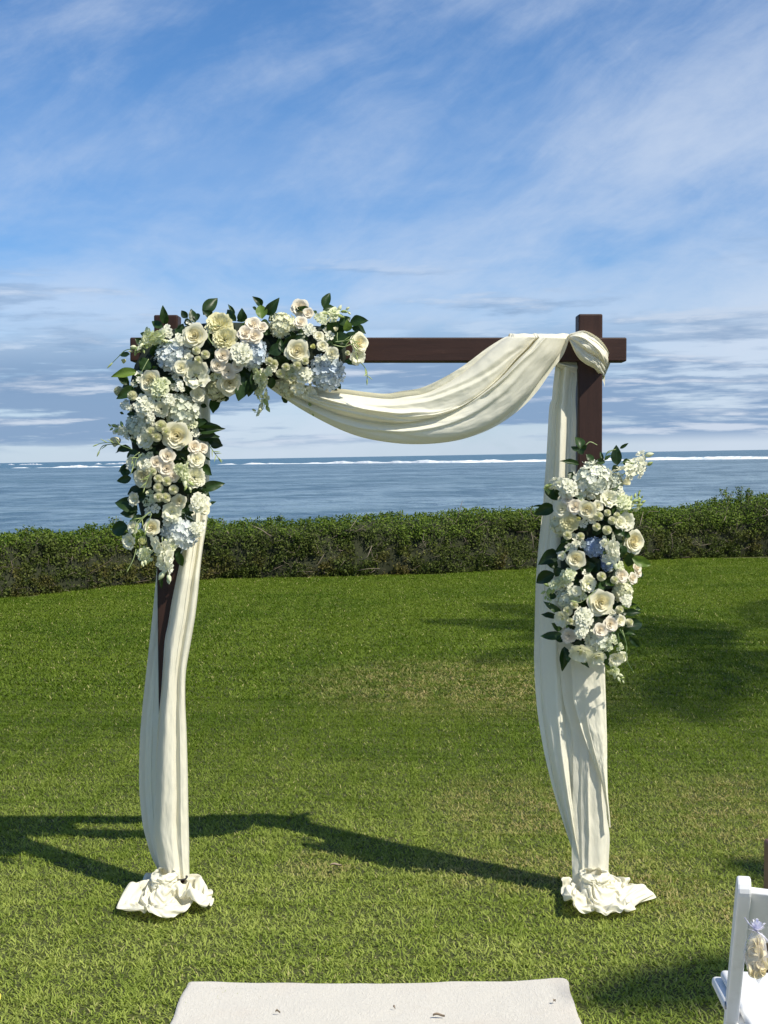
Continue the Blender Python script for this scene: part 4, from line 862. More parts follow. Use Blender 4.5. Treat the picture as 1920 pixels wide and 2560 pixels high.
56,125,126,45,102,124,54,77,124,59,48,123,55,15,119,43,-19,115,29,-30,118,28,-52,110,31,-61,133,54,-83,123,57,-91,109,56,-89,112,48,-97,100,57,-111,89,
44,-119,73,49,-129,71,59,-137,54,64,-145,42,59,-152,26,53,-152,12,56,-137,1,65,-140,-11,59,-121,-5,83,-153,-51,61,-173,-76,39,-169,-91,30,-152,-101,25,
-135,-114,31,-116,-127,30,-88,-148,31,-61,-160,30,-51,-160,27,-54,-158,47,-41,-172,41,-33,-168,47,-27,-167,32,-16,-169,30,10,-181,40,38,-186,52,57,-183,
53,73,-175,51,80,-165,35,93,-146,41,113,-124,32,132,-95,28,143,-75,31,144,-58,41,138,-108,55,167,-127,74,184,-111,70,191,-96,71,194,-81,70,195,-67,65,194,
-59,51,191,-38,43,183,-36,29,194,-31,33,191,-26,41,192,-12,33,180,9,32,173,20,24,172,43,43,159,83,69,144,116,53,129,131,51,105,131,49,80,132,54,50,131,
53,15,129,42,-22,117,39,-37,119,32,-55,117,28,-68,136,50,-86,126,64,-96,115,62,-98,115,50,-104,105,60,-119,91,47,-125,74,42,-136,72,57,-144,57,63,-148,
47,52,-156,31,47,-159,12,57,-146,-3,63,-142,-18,57,-130,-7,86,-162,-52,63,-171,-81,47,-166,-94,37,-155,-108,29,-138,-119,25,-118,-132,37,-91,-154,26,-63,
-166,25,-55,-166,27,-55,-166,50,-37,-173,50,-25,-173,46,-29,-175,33,-17,-179,30,10,-186,45,43,-195,51,60,-187,59,78,-181,53,86,-171,34,97,-151,33,115,-124,
39,140,-98,29,144,-78,40,150,-59,49,145,-113,55,174,-132,69,190,-115,62,196,-100,64,201,-85,64,204,-70,61,202,-57,52,199,-38,40,190,-34,25,198,-23,34,200,
-28,42,199,-13,40,187,10,34,182,21,26,175,44,45,167,88,67,149,121,57,129,128,60,107,133,53,82,135,45,49,130,43,7,123,47,-25,121,46,-38,125,35,-60,124,27,
-74,142,46,-92,128,59,-102,119,64,-102,119,55,-114,106,60,-121,86,55,-130,82,41,-138,69,50,-151,62,61,-155,49,57,-161,34,53,-165,11,61,-153,-2,54,-148,
-18,51,-140,-11,88,-169,-56,67,-179,-80,40,-170,-97,45,-154,-109,39,-140,-123,28,-124,-139,39,-89,-156,35,-67,-174,22,-55,-172,26,-51,-174,49,-34,-174,
59,-25,-181,50,-26,-179,39,-15,-184,38,12,-192,45,41,-200,60,61,-194,54,81,-190,52,91,-174,41,103,-157,34,119,-128,37,146,-100,33,151,-81,36,158,-62,49,
149,-118,49,181,-136,65,195,-119,55,203,-104,57,206,-88,56,211,-74,55,210,-59,52,206,-39,36,197,-31,25,205,-26,28,208,-24,39,200,-16,49,191,8,40,190,22,
31,180,45,47,174,93,65,151,126,65,131,135,64,108,137,61,84,142,51,53,137,41,8,127,35,-22,129,43,-31,127,29,-61,130,28,-82,145,46,-96,133,58,-104,127,66,
-110,122,53,-116,106,50,-128,90,59,-136,80,48,-142,64,49,-155,63,53,-161,54,60,-167,37,58,-172,10,62,-153,-7,64,-150,-23,58,-148,-10,89,-171,-60,70,-187,
-86,41,-176,-100,39,-161,-115,41,-148,-127,29,-123,-143,31,-86,-156,41,-66,-178,30,-55,-180,27,-42,-176,46,-38,-182,60,-25,-189,54,-24,-187,43,-10,-184,
48,15,-198,44,44,-207,55,62,-202,49,78,-188,43,94,-177,46,108,-162,39,122,-131,38,149,-99,41,157,-83,42,162,-67,56,156,-123,48,188,-142,60,201,-122,48,
206,-105,47,214,-93,55,220,-78,56,218,-58,52,213,-41,30,202,-25,22,209,-19,30,216,-23,39,206,-12,43,193,10,47,193,25,39,186,50,48,173,96,55,154,131,58,
136,143,60,112,145,62,86,143,61,53,139,50,12,138,32,-21,130,41,-35,132,36,-61,137,23,-91,145,46,-99,141,61,-110,133,61,-114,118,62,-125,109,51,-132,94,
54,-139,80,56,-147,67,47,-157,54,50,-166,57,54,-175,40,56,-175,10,59,-154,-19,66,-153,-29,61,-157,-8,90,-178,-63,72,-183,-94,45,-182,-103,33,-169,-119,
40,-154,-130,32,-128,-149,34,-88,-162,45,-61,-177,38,-49,-182,29,-41,-184,47,-37,-190,65,-29,-197,55,-20,-195,42,-12,-192,52,19,-200,46,46,-212,49,66,-207,
49,83,-196,47,98,-184,45,113,-169,45,128,-138,41,154,-102,34,166,-83,42,165,-72,63,158,-123,50,195,-146,54,210,-125,45,214,-108,42,220,-95,47,227,-82,52,
225,-59,48,221,-38,30,209,-21,23,213,-13,31,222,-18,35,213,-8,46,197,13,47,189,27,49,193,54,48,180,102,56,150,128,50,138,145,52,114,150,54,88,151,56,53,
144,56,8,143,38,-21,131,32,-32,135,28,-62,145,25,-100,143,44,-105,145,64,-115,136,53,-120,123,64,-130,107,60,-131,95,47,-146,86,50,-152,69,49,-161,55,44,
-169,58,46,-172,41,48,-177,9,51,-161,-13,71,-157,-30,69,-165,-6,87,-186,-62,68,-190,-98,47,-190,-108,33,-177,-124,38,-162,-135,30,-134,-156,36,-90,-171,
44,-58,-183,44,-47,-187,37,-49,-181,51,-39,-199,63,-24,-202,62,-17,-203,46,-9,-202,55,22,-209,49,51,-215,41,65,-206,43,85,-204,44,102,-191,46,110,-173,
35,131,-142,35,151,-106,42,171,-90,46,170,-77,67,165,-125,50,202,-150,48,219,-129,43,220,-112,49,228,-98,46,228,-82,42,232,-62,44,227,-32,31,217,-17,21,
219,-6,32,230,-14,35,221,-5,46,204,15,41,198,29,49,200,59,49,176,100,47,148,127,41,139,147,44,116,144,47,91,151,48,55,151,53,6,139,49,-20,135,30,-29,141,
37,-61,150,31,-104,150,42,-112,146,67,-122,137,60,-121,123,53,-137,112,55,-136,94,45,-146,85,42,-158,74,45,-153,60,40,-167,55,38,-166,40,42,-173,7,43,-170,
-15,67,-164,-30,71,-175,-4,86,-194,-62,64,-199,-100,48,-197,-113,34,-186,-129,37,-168,-139,25,-134,-155,27,-90,-175,38,-60,-188,34,-44,-193,35,-56,-187,
50,-35,-201,55,-27,-212,65,-16,-208,51,-5,-203,45,23,-218,48,48,-213,33,67,-208,35,82,-197,39,103,-194,38,116,-177,42,129,-142,30,155,-113,47,162,-90,50,
178,-80,67,175,-126,49,209,-154,42,222,-132,53,229,-116,49,229,-102,38,233,-87,35,239,-62,41,233,-33,25,225,-14,22,225,0,32,238,-10,37,228,-2,41,209,19,
38,203,32,40,205,61,47,176,102,37,149,129,32,137,147,35,118,140,39,93,148,39,56,151,44,3,148,53,-14,133,31,-23,139,45,-60,146,37,-107,159,43,-120,145,66,
-125,130,67,-128,126,51,-138,111,45,-143,95,43,-142,76,39,-164,73,42,-159,64,34,-161,54,33,-169,41,33,-173,4,37,-167,-20,59,-167,-35,69,-179,-4,77,-201,
-62,59,-208,-101,46,-204,-118,36,-194,-134,36,-175,-145,25,-139,-163,28,-92,-183,36,-59,-191,43,-48,-201,38,-55,-194,56,-34,-208,49,-27,-218,58,-12,-213,
58,-5,-212,44,24,-217,38,53,-221,32,71,-212,30,80,-194,30,99,-188,32,122,-182,35,134,-145,30,159,-113,39,165,-97,54,187,-87,66,179,-122,43,218,-153,38,
232,-135,54,235,-122,44,234,-109,33,238,-91,28,245,-63,36,241,-30,26,232,-10,22,230,7,27,245,-4,36,237,2,42,217,20,41,209,34,34,208,65,39,180,109,34,155,
136,32,136,148,26,121,138,31,95,142,32,57,147,36,4,155,47,-15,142,29,-17,148,44,-59,147,45,-105,165,50,-126,148,63,-134,132,69,-136,128,51,-146,115,48,
-150,98,38,-140,80,31,-164,74,30,-166,62,27,-156,58,28,-165,41,25,-162,2,36,-176,-22,56,-175,-37,68,-182,-3,69,-202,-62,50,-214,-100,39,-212,-120,38,-202,
-139,34,-181,-150,29,-142,-166,36,-94,-191,38,-60,-197,51,-47,-206,44,-57,-201,61,-37,-213,54,-29,-224,50,-14,-220,51,1,-222,49,25,-216,31,52,-220,23,72,
-212,22,87,-200,29,97,-183,27,117,-176,28,141,-151,31,157,-109,32,170,-103,51,194,-89,60,185,-120,38,227,-151,34,241,-136,51,243,-117,48,242,-111,31,246,
-96,25,250,-63,29,247,-26,30,240,-7,24,231,3,19,242,3,33,245,3,46,224,23,47,218,35,39,202,65,31,177,110,25,159,142,29,143,144,22,122,140,25,98,138,24,58,
142,29,5,161,40,-16,143,28,-16,143,36,-55,153,49,-106,165,58,-131,151,60,-139,137,63,-144,128,54,-150,119,41,-149,104,35,-148,85,33,-158,71,29,-167,72,
25,-157,60,20,-156,42,24,-156,5,38,-165,-26,54,-177,-39,62,-178,-4,61,-200,-63,41,-212,-101,30,-217,-121,32,-211,-140,30,-186,-154,33,-147,-172,40,-96,
-193,41,-63,-207,52,-53,-213,44,-59,-209,65,-36,-221,58,-32,-220,42,-15,-223,45,0,-227,40,27,-222,30,49,-211,23,69,-204,23,91,-204,22,99,-189,25,111,-170,
25,143,-156,26,157,-115,39,168,-96,48,197,-91,51,187,-118,35,235,-145,31,251,-138,49,253,-118,46,248,-119,32,254,-101,26,256,-65,24,254,-23,27,248,-3,24,
]
PUD2 = [55,0,112,51,4,112,46,8,112,40,11,112,37,13,112,35,16,112,34,20,112,35,25,112,35,30,112,34,36,112,32,41,112,28,45,112,22,46,112,16,45,112,10,43,112,5,39,
112,0,36,112,-4,34,112,-8,34,112,-12,35,112,-17,37,112,-24,39,112,-30,40,112,-37,39,112,-41,36,112,-44,32,112,-45,26,112,-43,20,112,-41,15,112,-39,10,112,
-38,7,112,-40,3,112,-42,0,112,-46,-4,112,-50,-9,112,-53,-14,112,-54,-19,112,-51,-24,112,-47,-27,112,-41,-29,112,-34,-30,112,-28,-29,112,-22,-29,112,-18,
-30,112,-15,-32,112,-12,-36,112,-9,-41,112,-5,-45,112,0,-49,112,6,-50,112,11,-50,112,16,-47,112,20,-42,112,22,-36,112,24,-31,112,25,-27,112,28,-24,112,
31,-22,112,37,-21,112,43,-20,112,49,-18,112,54,-14,112,57,-10,112,58,-5,112,59,-1,102,55,4,102,48,8,102,42,10,102,37,13,102,36,16,102,36,20,102,37,25,102,
37,31,102,37,38,102,35,44,102,30,47,102,24,48,102,17,46,102,11,43,102,5,40,102,1,37,102,-3,35,102,-7,34,102,-12,35,102,-18,37,102,-24,40,102,-31,41,102,
-38,40,102,-43,37,102,-46,33,102,-47,27,102,-45,20,102,-41,14,102,-39,10,102,-38,6,102,-40,3,102,-44,-1,102,-48,-5,102,-53,-10,102,-56,-16,102,-56,-21,
102,-53,-26,102,-48,-29,102,-42,-31,102,-35,-32,102,-29,-32,102,-23,-31,102,-18,-31,102,-15,-33,102,-12,-38,102,-9,-43,102,-5,-48,102,1,-52,102,7,-54,102,
13,-54,102,18,-50,102,21,-44,102,23,-37,102,25,-32,102,27,-28,102,29,-26,102,33,-24,102,39,-23,102,46,-21,102,52,-19,102,57,-16,102,60,-11,102,61,-6,102,
55,5,96,64,3,96,66,10,97,61,7,100,60,-5,98,59,1,106,57,13,106,57,23,107,58,44,107,60,58,102,45,66,102,34,70,101,26,66,99,20,68,101,14,71,100,10,68,102,
4,59,101,1,74,105,1,73,104,-10,56,99,-7,59,106,-22,64,106,-41,70,104,-56,61,103,-69,52,102,-69,38,100,-71,29,98,-68,24,104,-68,15,105,-57,12,106,-57,3,
106,-57,2,101,-70,2,105,-71,-5,106,-71,-9,100,-72,-12,102,-68,-15,104,-70,-22,106,-63,-30,98,-68,-46,104,-59,-64,106,-47,-69,103,-39,-65,105,-33,-70,105,
-27,-75,102,-13,-69,102,-11,-74,107,-2,-70,107,-2,-73,101,3,-63,102,1,-58,104,7,-74,102,22,-66,103,18,-69,103,52,-73,109,50,-55,106,66,-48,105,69,-37,103,
74,-36,108,75,-21,108,76,-16,100,69,-19,96,61,-13,96,59,-2,95,56,-4,92,58,0,93,72,9,89,70,9,94,74,-3,98,72,0,105,73,6,106,71,17,107,71,40,106,56,48,97,
49,58,99,36,59,98,26,58,97,14,62,95,14,60,98,10,61,97,6,67,98,-2,67,96,-10,67,103,-1,69,95,-10,61,93,-27,60,96,-36,59,99,-48,57,98,-57,44,99,-60,37,97,
-63,26,91,-58,22,98,-68,20,96,-68,13,100,-70,6,103,-71,2,99,-65,-3,95,-71,-3,97,-66,-5,93,-62,-13,100,-62,-15,103,-65,-14,103,-70,-19,100,-63,-38,104,-55,
-59,99,-31,-61,94,-24,-61,93,-23,-62,99,-19,-63,105,-12,-62,99,-6,-60,102,-2,-67,99,-4,-72,94,7,-72,99,9,-67,92,4,-68,92,20,-70,90,35,-70,96,53,-66,101,
59,-58,98,64,-41,97,62,-26,97,62,-25,104,65,-20,99,65,-7,103,58,-13,94,55,-17,93,61,-9,92,57,2,87,61,-2,84,71,1,90,62,6,92,72,11,95,73,14,101,65,24,102,
67,33,101,68,40,98,62,53,93,52,62,92,37,65,93,26,65,93,18,57,87,12,63,90,7,62,89,4,56,92,-2,67,88,-8,73,90,-9,68,91,-9,57,84,-18,61,94,-34,66,96,-45,63,
93,-57,53,92,-60,43,92,-59,33,87,-57,21,90,-59,15,92,-64,10,92,-69,9,91,-64,5,91,-64,1,91,-63,-3,91,-57,-9,94,-64,-9,93,-60,-14,92,-62,-16,94,-59,-19,96,
-70,-32,97,-64,-56,94,-45,-62,90,-29,-65,89,-18,-65,87,-16,-65,92,-11,-71,95,-5,-61,93,3,-65,91,-2,-63,91,8,-61,95,16,-63,89,10,-59,90,20,-60,92,39,-62,
95,46,-54,96,57,-33,92,55,-21,92,62,-16,91,64,-22,92,70,-19,90,70,-6,97,64,-5,90,53,-7,87,58,-6,83,69,0,84,64,4,86,72,3,83,61,11,87,57,14,95,57,18,97,68,
21,90,58,31,90,61,40,87,55,48,88,43,55,87,33,58,87,26,64,85,14,66,86,12,62,83,7,60,82,1,57,81,0,56,83,-8,61,85,-14,60,85,-20,60,87,-23,64,92,-29,67,88,
-37,58,87,-47,59,87,-55,49,86,-63,40,88,-64,25,88,-69,14,86,-57,11,88,-57,4,89,-62,0,88,-62,-6,86,-61,-8,87,-56,-13,86,-57,-13,89,-61,-24,88,-65,-23,88,
-57,-21,87,-62,-26,93,-61,-32,92,-55,-51,88,-36,-67,90,-23,-71,86,-10,-69,86,-6,-60,90,-2,-56,85,3,-57,83,3,-71,83,13,-68,89,20,-66,86,16,-64,85,22,-55,
87,44,-55,91,54,-52,92,66,-40,91,63,-27,88,56,-21,87,59,-16,86,66,-18,84,67,-12,87,68,-11,90,69,-10,84,67,-6,83,64,-3,76,59,3,79,70,13,86,59,13,87,71,16,
94,66,20,94,55,24,87,56,22,85,58,32,85,60,52,85,50,63,87,37,65,85,27,60,78,16,63,80,9,68,80,5,67,86,1,64,87,-6,68,84,-9,61,80,-12,66,80,-11,58,82,-21,58,
82,-31,57,82,-38,65,85,-49,64,81,-59,55,83,-59,42,82,-59,26,83,-60,12,83,-64,7,85,-63,1,85,-58,-3,82,-68,-6,81,-68,-9,81,-70,-14,86,-58,-17,81,-63,-26,
81,-63,-35,84,-62,-36,87,-55,-35,87,-62,-42,96,-54,-52,97,-30,-59,89,-23,-58,89,-13,-55,86,-10,-57,86,-6,-62,83,-2,-65,86,2,-62,87,8,-63,83,10,-64,86,17,
-61,80,22,-62,88,44,-62,84,51,-48,84,58,-31,88,56,-34,83,59,-26,82,66,-19,84,64,-22,89,69,-23,86,67,-14,82,60,-11,83,60,-11,78,69,-6,77,64,-1,76,72,13,
80,63,14,84,66,20,85,64,29,90,60,30,84,57,25,78,54,36,78,53,50,79,47,58,79,37,60,78,29,67,78,17,64,77,10,57,77,5,62,80,0,65,81,-2,60,78,-3,58,79,-11,57,
80,-17,63,82,-23,64,81,-30,66,81,-39,64,79,-46,54,79,-57,52,78,-59,44,76,-63,28,81,-70,13,81,-60,5,78,-57,1,79,-62,-2,77,-57,-10,81,-65,-15,78,-67,-24,
84,-61,-26,77,-57,-36,79,-65,-44,85,-59,-48,82,-52,-49,85,-46,-54,95,-52,-61,98,-36,-68,93,-26,-63,96,-19,-56,98,-12,-58,93,-9,-65,91,-6,-65,85,3,-68,81,
5,-56,79,7,-65,74,18,-58,75,28,-63,84,49,-58,91,60,-54,91,58,-39,86,61,-41,86,59,-34,80,64,-30,84,63,-26,88,72,-28,81,63,-24,79,61,-20,79,65,-14,76,75,
-10,73,68,-4,71,70,5,75,66,13,81,71,19,84,70,27,86,70,34,87,59,30,77,55,34,72,60,49,77,55,62,76,43,63,75,32,69,71,17,69,73,8,65,76,7,57,73,1,67,77,-2,66,
75,-8,63,74,-14,62,75,-23,59,74,-24,68,78,-31,62,75,-39,57,74,-51,63,75,-52,49,72,-65,45,72,-68,29,78,-60,15,76,-66,11,77,-62,5,75,-68,-2,76,-58,-7,72,
-64,-15,76,-72,-27,77,-63,-34,74,-56,-40,73,-63,-53,82,-55,-55,85,-41,-56,84,-33,-52,90,-37,-62,101,-36,-72,101,-30,-70,99,-27,-69,100,-19,-65,99,-17,-69,
89,-6,-72,88,-5,-63,80,7,-67,78,17,-69,78,24,-63,71,23,-71,85,42,-62,90,54,-60,92,55,-52,85,51,-47,81,60,-43,76,70,-40,84,66,-35,86,67,-31,74,66,-24,73,
71,-22,78,73,-14,78,78,-10,83,76,-3,77,67,8,68,62,15,75,67,15,79,65,23,81,64,32,80,65,35,76,55,35,64,56,53,71,51,54,67,43,64,69,31,60,65,18,59,69,12,67,
69,7,63,71,4,58,69,0,68,70,-7,68,73,-15,66,72,-16,57,68,-24,68,70,-33,68,70,-40,62,69,-50,56,66,-59,53,71,-66,44,64,-66,28,72,-57,19,71,-58,9,71,-56,2,
69,-61,0,73,-67,-9,74,-59,-18,70,-72,-27,70,-68,-36,70,-63,-42,69,-55,-49,78,-49,-60,82,-38,-61,80,-28,-64,86,-27,-55,91,-22,-56,99,-22,-59,96,-24,-72,
96,-21,-64,93,-15,-59,82,-9,-70,80,-2,-71,84,8,-73,77,18,-74,76,29,-67,69,33,-63,78,38,-68,89,54,-65,89,56,-61,88,60,-51,86,66,-46,82,63,-44,92,73,-34,
88,74,-32,75,73,-25,71,74,-17,73,80,-14,77,81,-5,77,81,-1,83,74,5,68,63,15,68,60,19,71,70,23,75,72,32,78,68,33,71,60,40,59,61,55,66,53,58,59,45,64,61,31,
67,62,18,62,63,10,59,63,6,67,67,5,60,63,0,57,64,-6,64,68,-10,66,69,-15,68,66,-23,57,67,-32,57,66,-42,66,64,-54,60,63,-56,51,63,-59,38,64,-63,28,69,-58,
12,69,-68,10,72,-61,4,68,-66,0,69,-65,-7,67,-62,-18,68,-64,-31,63,-73,-39,67,-62,-46,62,-60,-52,75,-54,-63,81,-45,-65,86,-39,-60,85,-30,-62,83,-21,-54,
85,-18,-54,84,-19,-59,91,-21,-73,92,-16,-67,77,-7,-63,74,-3,-78,79,10,-80,74,21,-83,78,32,-73,74,42,-57,74,40,-66,80,44,-59,81,54,-53,80,58,-48,80,62,-53,
87,71,-44,92,78,-30,88,83,-30,77,80,-23,77,81,-18,73,82,-10,70,90,-4,71,85,3,80,81,7,69,70,16,65,58,23,64,64,24,70,65,26,74,64,40,73,66,45,60,59,56,57,
54,57,52,44,64,54,32,75,61,17,69,58,8,62,56,7,71,62,3,67,62,-3,60,58,-4,66,61,-10,67,62,-18,59,60,-26,65,63,-29,56,59,-41,61,59,-54,60,58,-59,50,59,-62,
38,59,-70,27,66,-59,12,61,-68,7,64,-60,4,62,-60,-1,61,-72,-9,68,-67,-20,63,-66,-33,54,-72,-45,59,-69,-48,68,-56,-53,69,-44,-55,78,-44,-63,80,-40,-69,81,
-32,-62,77,-27,-67,83,-20,-64,79,-24,-61,83,-23,-70,87,-17,-70,85,-8,-70,71,-4,-83,76,9,-87,73,21,-84,69,35,-80,73,43,-62,68,50,-67,79,50,-62,80,56,-55,
75,63,-48,73,67,-52,83,77,-48,90,84,-35,83,89,-25,83,89,-22,79,84,-14,82,88,-10,73,94,-9,81,92,2,83,81,11,78,75,21,67,67,25,62,67,31,65,73,29,73,71,43,
72,68,53,62,61,57,50,52,66,50,44,62,46,32,78,54,15,76,55,7,66,49,5,73,56,0,74,60,-3,66,54,-10,68,57,-13,74,61,-17,63,54,-26,68,59,-33,65,58,-37,57,53,-52,
51,53,-64,54,54,-66,41,54,-70,22,65,-63,19,62,-65,9,57,-63,2,56,-61,-5,55,-64,-12,64,-74,-21,59,-73,-39,56,-74,-46,51,-72,-54,62,-59,-58,69,-47,-55,71,
-44,-59,72,-48,-66,77,-37,-66,79,-27,-69,77,-26,-57,74,-19,-62,73,-21,-69,79,-18,-77,83,-11,-77,70,0,-80,69,11,-95,69,24,-92,67,39,-83,70,48,-66,67,53,
-59,73,57,-63,80,61,-55,81,64,-56,76,69,-47,73,82,-46,79,88,-34,79,94,-29,77,97,-23,82,91,-18,79,90,-16,76,102,-11,80,99,-2,83,89,13,77,80,26,70,74,29,
60,72,37,62,76,39,72,75,47,74,75,49,58,62,58,43,56,72,46,42,66,43,27,74,48,13,83,54,6,73,46,-1,76,49,0,81,57,-5,75,55,-12,70,49,-17,79,58,-22,71,54,-28,
65,52,-37,70,56,-42,61,52,-50,49,45,-62,47,48,-74,46,55,-76,23,61,-69,19,57,-67,13,51,-66,3,49,-68,-1,58,-68,-11,57,-74,-24,60,-83,-35,53,-80,-48,58,-69,
-55,53,-61,-63,69,-48,-60,66,-40,-59,67,-47,-65,70,-41,-72,77,-30,-71,83,-27,-64,73,-23,-65,67,-24,-76,72,-21,-83,77,-11,-87,72,1,-84,60,10,-94,62,23,-88,
59,41,-90,65,54,-72,69,59,-57,69,63,-63,72,67,-64,78,72,-58,82,74,-49,73,85,-39,74,96,-33,74,96,-23,67,103,-22,76,97,-19,73,96,-13,70,106,-8,73,104,-5,
77,90,7,69,85,24,66,82,31,59,79,37,62,83,40,71,82,46,71,77,57,59,67,63,39,57,77,38,44,72,38,23,71,42,11,87,49,7,81,45,0,83,47,-4,86,53,-9,80,51,-7,73,42,
-19,78,50,-30,76,56,-30,68,48,-37,63,50,-48,65,51,-57,53,46,-58,42,44,-71,40,49,-82,26,60,-73,19,50,-74,9,47,-72,1,46,-71,-3,51,-72,-11,50,-77,-26,58,-87,
-40,60,-83,-50,51,-74,-58,50,-60,-65,64,-48,-67,65,-43,-61,60,-41,-69,66,-43,-76,74,-32,-77,77,-31,-72,69,-22,-73,65,-22,-82,69,-22,-90,74,-9,-93,72,-2,
-88,54,15,-97,55,23,-88,51,42,-86,60,60,-77,71,65,-59,66,68,-55,69,74,-60,73,79,-59,83,80,-49,73,89,-38,68,104,-32,70,100,-22,59,109,-20,70,105,-15,69,
100,-8,66,109,1,71,110,-1,78,97,9,67,91,25,67,90,32,58,87,38,62,87,35,73,86,44,64,84,59,54,70,70,41,59,78,29,45,80,36,21,69,35,7,89,44,1,86,41,-1,78,41,
-7,84,46,-12,86,47,-11,78,37,-21,76,45,-29,82,51,-35,74,51,-35,65,44,-46,60,43,-58,55,39,-63,41,41,-70,30,48,-84,23,62,-76,14,55,-81,6,52,-81,-2,48,-77,
-5,54,-80,-12,46,-83,-31,59,-87,-50,62,-85,-56,47,-73,-61,57,-58,-66,57,-48,-74,63,-44,-67,55,-41,-73,59,-41,-81,69,-33,-83,72,-33,-77,64,-23,-78,60,-21,
-88,63,-22,-96,69,-8,-98,65,-4,-94,48,16,-93,46,31,-93,48,42,-81,53,65,-78,67,70,-64,70,75,-56,65,80,-57,70,85,-60,78,86,-51,69,95,-37,62,111,-33,64,110,
-23,54,112,-16,64,113,-11,71,106,-4,65,116,5,67,116,6,77,97,10,76,96,27,72,97,31,62,95,38,64,95,41,74,88,50,69,81,53,50,72,75,42,62,87,31,46,86,32,23,73,
28,6,87,38,1,89,35,-3,81,34,-7,87,38,-7,91,44,-17,86,41,-23,72,40,-35,79,44,-41,75,50,-42,70,43,-44,58,36,-55,47,36,-68,41,35,-76,34,47,-86,22,61,-83,11,
63,-74,6,58,-79,-1,59,-84,-6,59,-84,-15,52,-89,-33,62,-93,-54,63,-91,-62,51,-78,-66,50,-58,-63,52,-53,-78,60,-45,-75,54,-36,-76,53,-42,-85,62,-30,-89,68,
-29,-84,59,-22,-83,53,-20,-93,58,-21,-103,65,-8,-103,60,0,-99,43,18,-96,40,31,-94,40,44,-78,48,68,-77,60,75,-70,73,80,-63,66,86,-58,67,92,-58,75,94,-49,
66,101,-36,55,117,-32,64,119,-23,56,115,-15,56,119,-7,67,114,-5,63,125,4,66,121,10,73,102,13,70,104,26,75,101,34,71,101,42,67,97,48,71,92,50,61,86,55,45,
75,77,37,64,93,38,47,93,33,22,79,24,3,87,31,-5,94,35,-9,87,31,-13,85,36,-13,94,44,-17,89,49,-25,78,38,-38,71,38,-46,75,45,-49,71,44,-49,59,37,-55,43,28,
-65,34,37,-82,31,42,-92,24,63,-83,7,69,-82,6,59,-79,2,66,-83,-7,66,-84,-19,61,-94,-36,63,-96,-51,52,-95,-67,53,-81,-71,43,-57,-67,51,-52,-75,51,-48,-83,
53,-40,-78,47,-37,-84,56,-37,-94,64,-29,-92,58,-24,-91,49,-17,-97,51,-20,-107,57,-10,-109,57,7,-102,50,23,-103,38,32,-98,30,47,-83,41,70,-71,51,77,-70,
65,85,-70,69,89,-65,72,95,-58,68,101,-51,62,108,-33,49,125,-31,63,127,-22,60,119,-13,54,125,-6,62,118,1,59,129,6,58,123,14,67,105,18,65,111,27,77,108,37,
75,107,45,72,103,49,64,96,47,56,92,57,40,78,80,31,69,99,33,52,96,25,23,87,24,-1,88,26,-8,100,36,-13,93,35,-19,86,30,-17,91,40,-21,94,51,-32,80,42,-38,72,
29,-47,70,38,-56,70,46,-57,59,39,-63,45,26,-66,31,29,-78,24,43,-95,18,62,-88,5,70,-89,2,59,-85,-2,65,-82,-4,70,-88,-15,61,-97,-41,68,-104,-55,52,-100,-72,
52,-83,-78,46,-61,-71,51,-45,-75,45,-50,-82,46,-45,-87,51,-41,-89,53,-39,-93,56,-34,-99,58,-29,-101,53,-20,-102,50,-14,-105,49,-7,-113,55,8,-107,44,27,
-107,38,38,-101,37,52,-87,36,73,-79,55,78,-61,60,87,-62,63,93,-65,66,99,-67,69,107,-51,62,117,-33,46,134,-27,64,132,-18,67,125,-13,53,126,-6,52,124,3,55,
126,13,54,127,14,61,108,21,58,116,25,71,114,34,70,113,42,67,111,49,61,102,50,55,97,62,43,81,86,37,73,103,25,54,103,26,24,95,22,-4,91,24,-13,98,30,-18,100,
36,-21,92,34,-22,95,41,-28,95,47,-34,80,39,-44,76,28,-46,66,31,-56,63,39,-63,62,41,-68,46,33,-72,31,26,-76,18,39,-97,13,59,-93,1,72,-96,-1,61,-92,-4,67,
-87,-7,74,-96,-16,65,-102,-44,65,-109,-64,53,-100,-74,61,-85,-84,49,-61,-79,51,-46,-72,38,-44,-82,40,-45,-90,43,-43,-95,49,-33,-90,49,-33,-98,50,-32,-108,
57,-24,-111,52,-15,-110,44,-6,-111,46,12,-110,52,27,-113,37,42,-107,38,56,-88,33,78,-81,49,82,-63,56,89,-58,56,96,-62,60,101,-71,63,110,-54,58,126,-33,
46,142,-21,62,141,-13,70,133,-11,56,132,-5,46,125,4,47,131,15,47,131,19,58,112,25,52,116,26,65,106,30,66,104,38,63,112,40,61,106,48,56,100,67,49,83,92,
40,77,110,29,56,108,31,24,99,28,-5,98,22,-18,91,28,-23,95,31,-25,90,30,-27,90,36,-32,87,47,-38,82,32,-49,71,34,-50,66,26,-56,68,31,-66,59,36,-73,43,40,
-79,32,29,-78,13,32,-95,9,56,-96,6,76,-97,-5,68,-95,-10,71,-93,-11,76,-98,-14,57,-110,-44,67,-113,-71,54,-102,-80,61,-87,-88,57,-62,-84,48,-50,-77,32,-40,
-82,35,-36,-89,39,-44,-96,43,-37,-94,44,-27,-97,43,-30,-109,48,-26,-118,50,-15,-114,51,-6,-112,40,14,-117,51,29,-118,32,44,-114,33,60,-91,34,79,-73,47,
88,-70,60,91,-62,52,98,-64,52,101,-73,56,116,-57,57,134,-34,46,151,-18,60,149,-9,72,141,-9,56,135,-3,55,132,4,46,136,13,42,133,16,53,116,27,47,121,30,62,
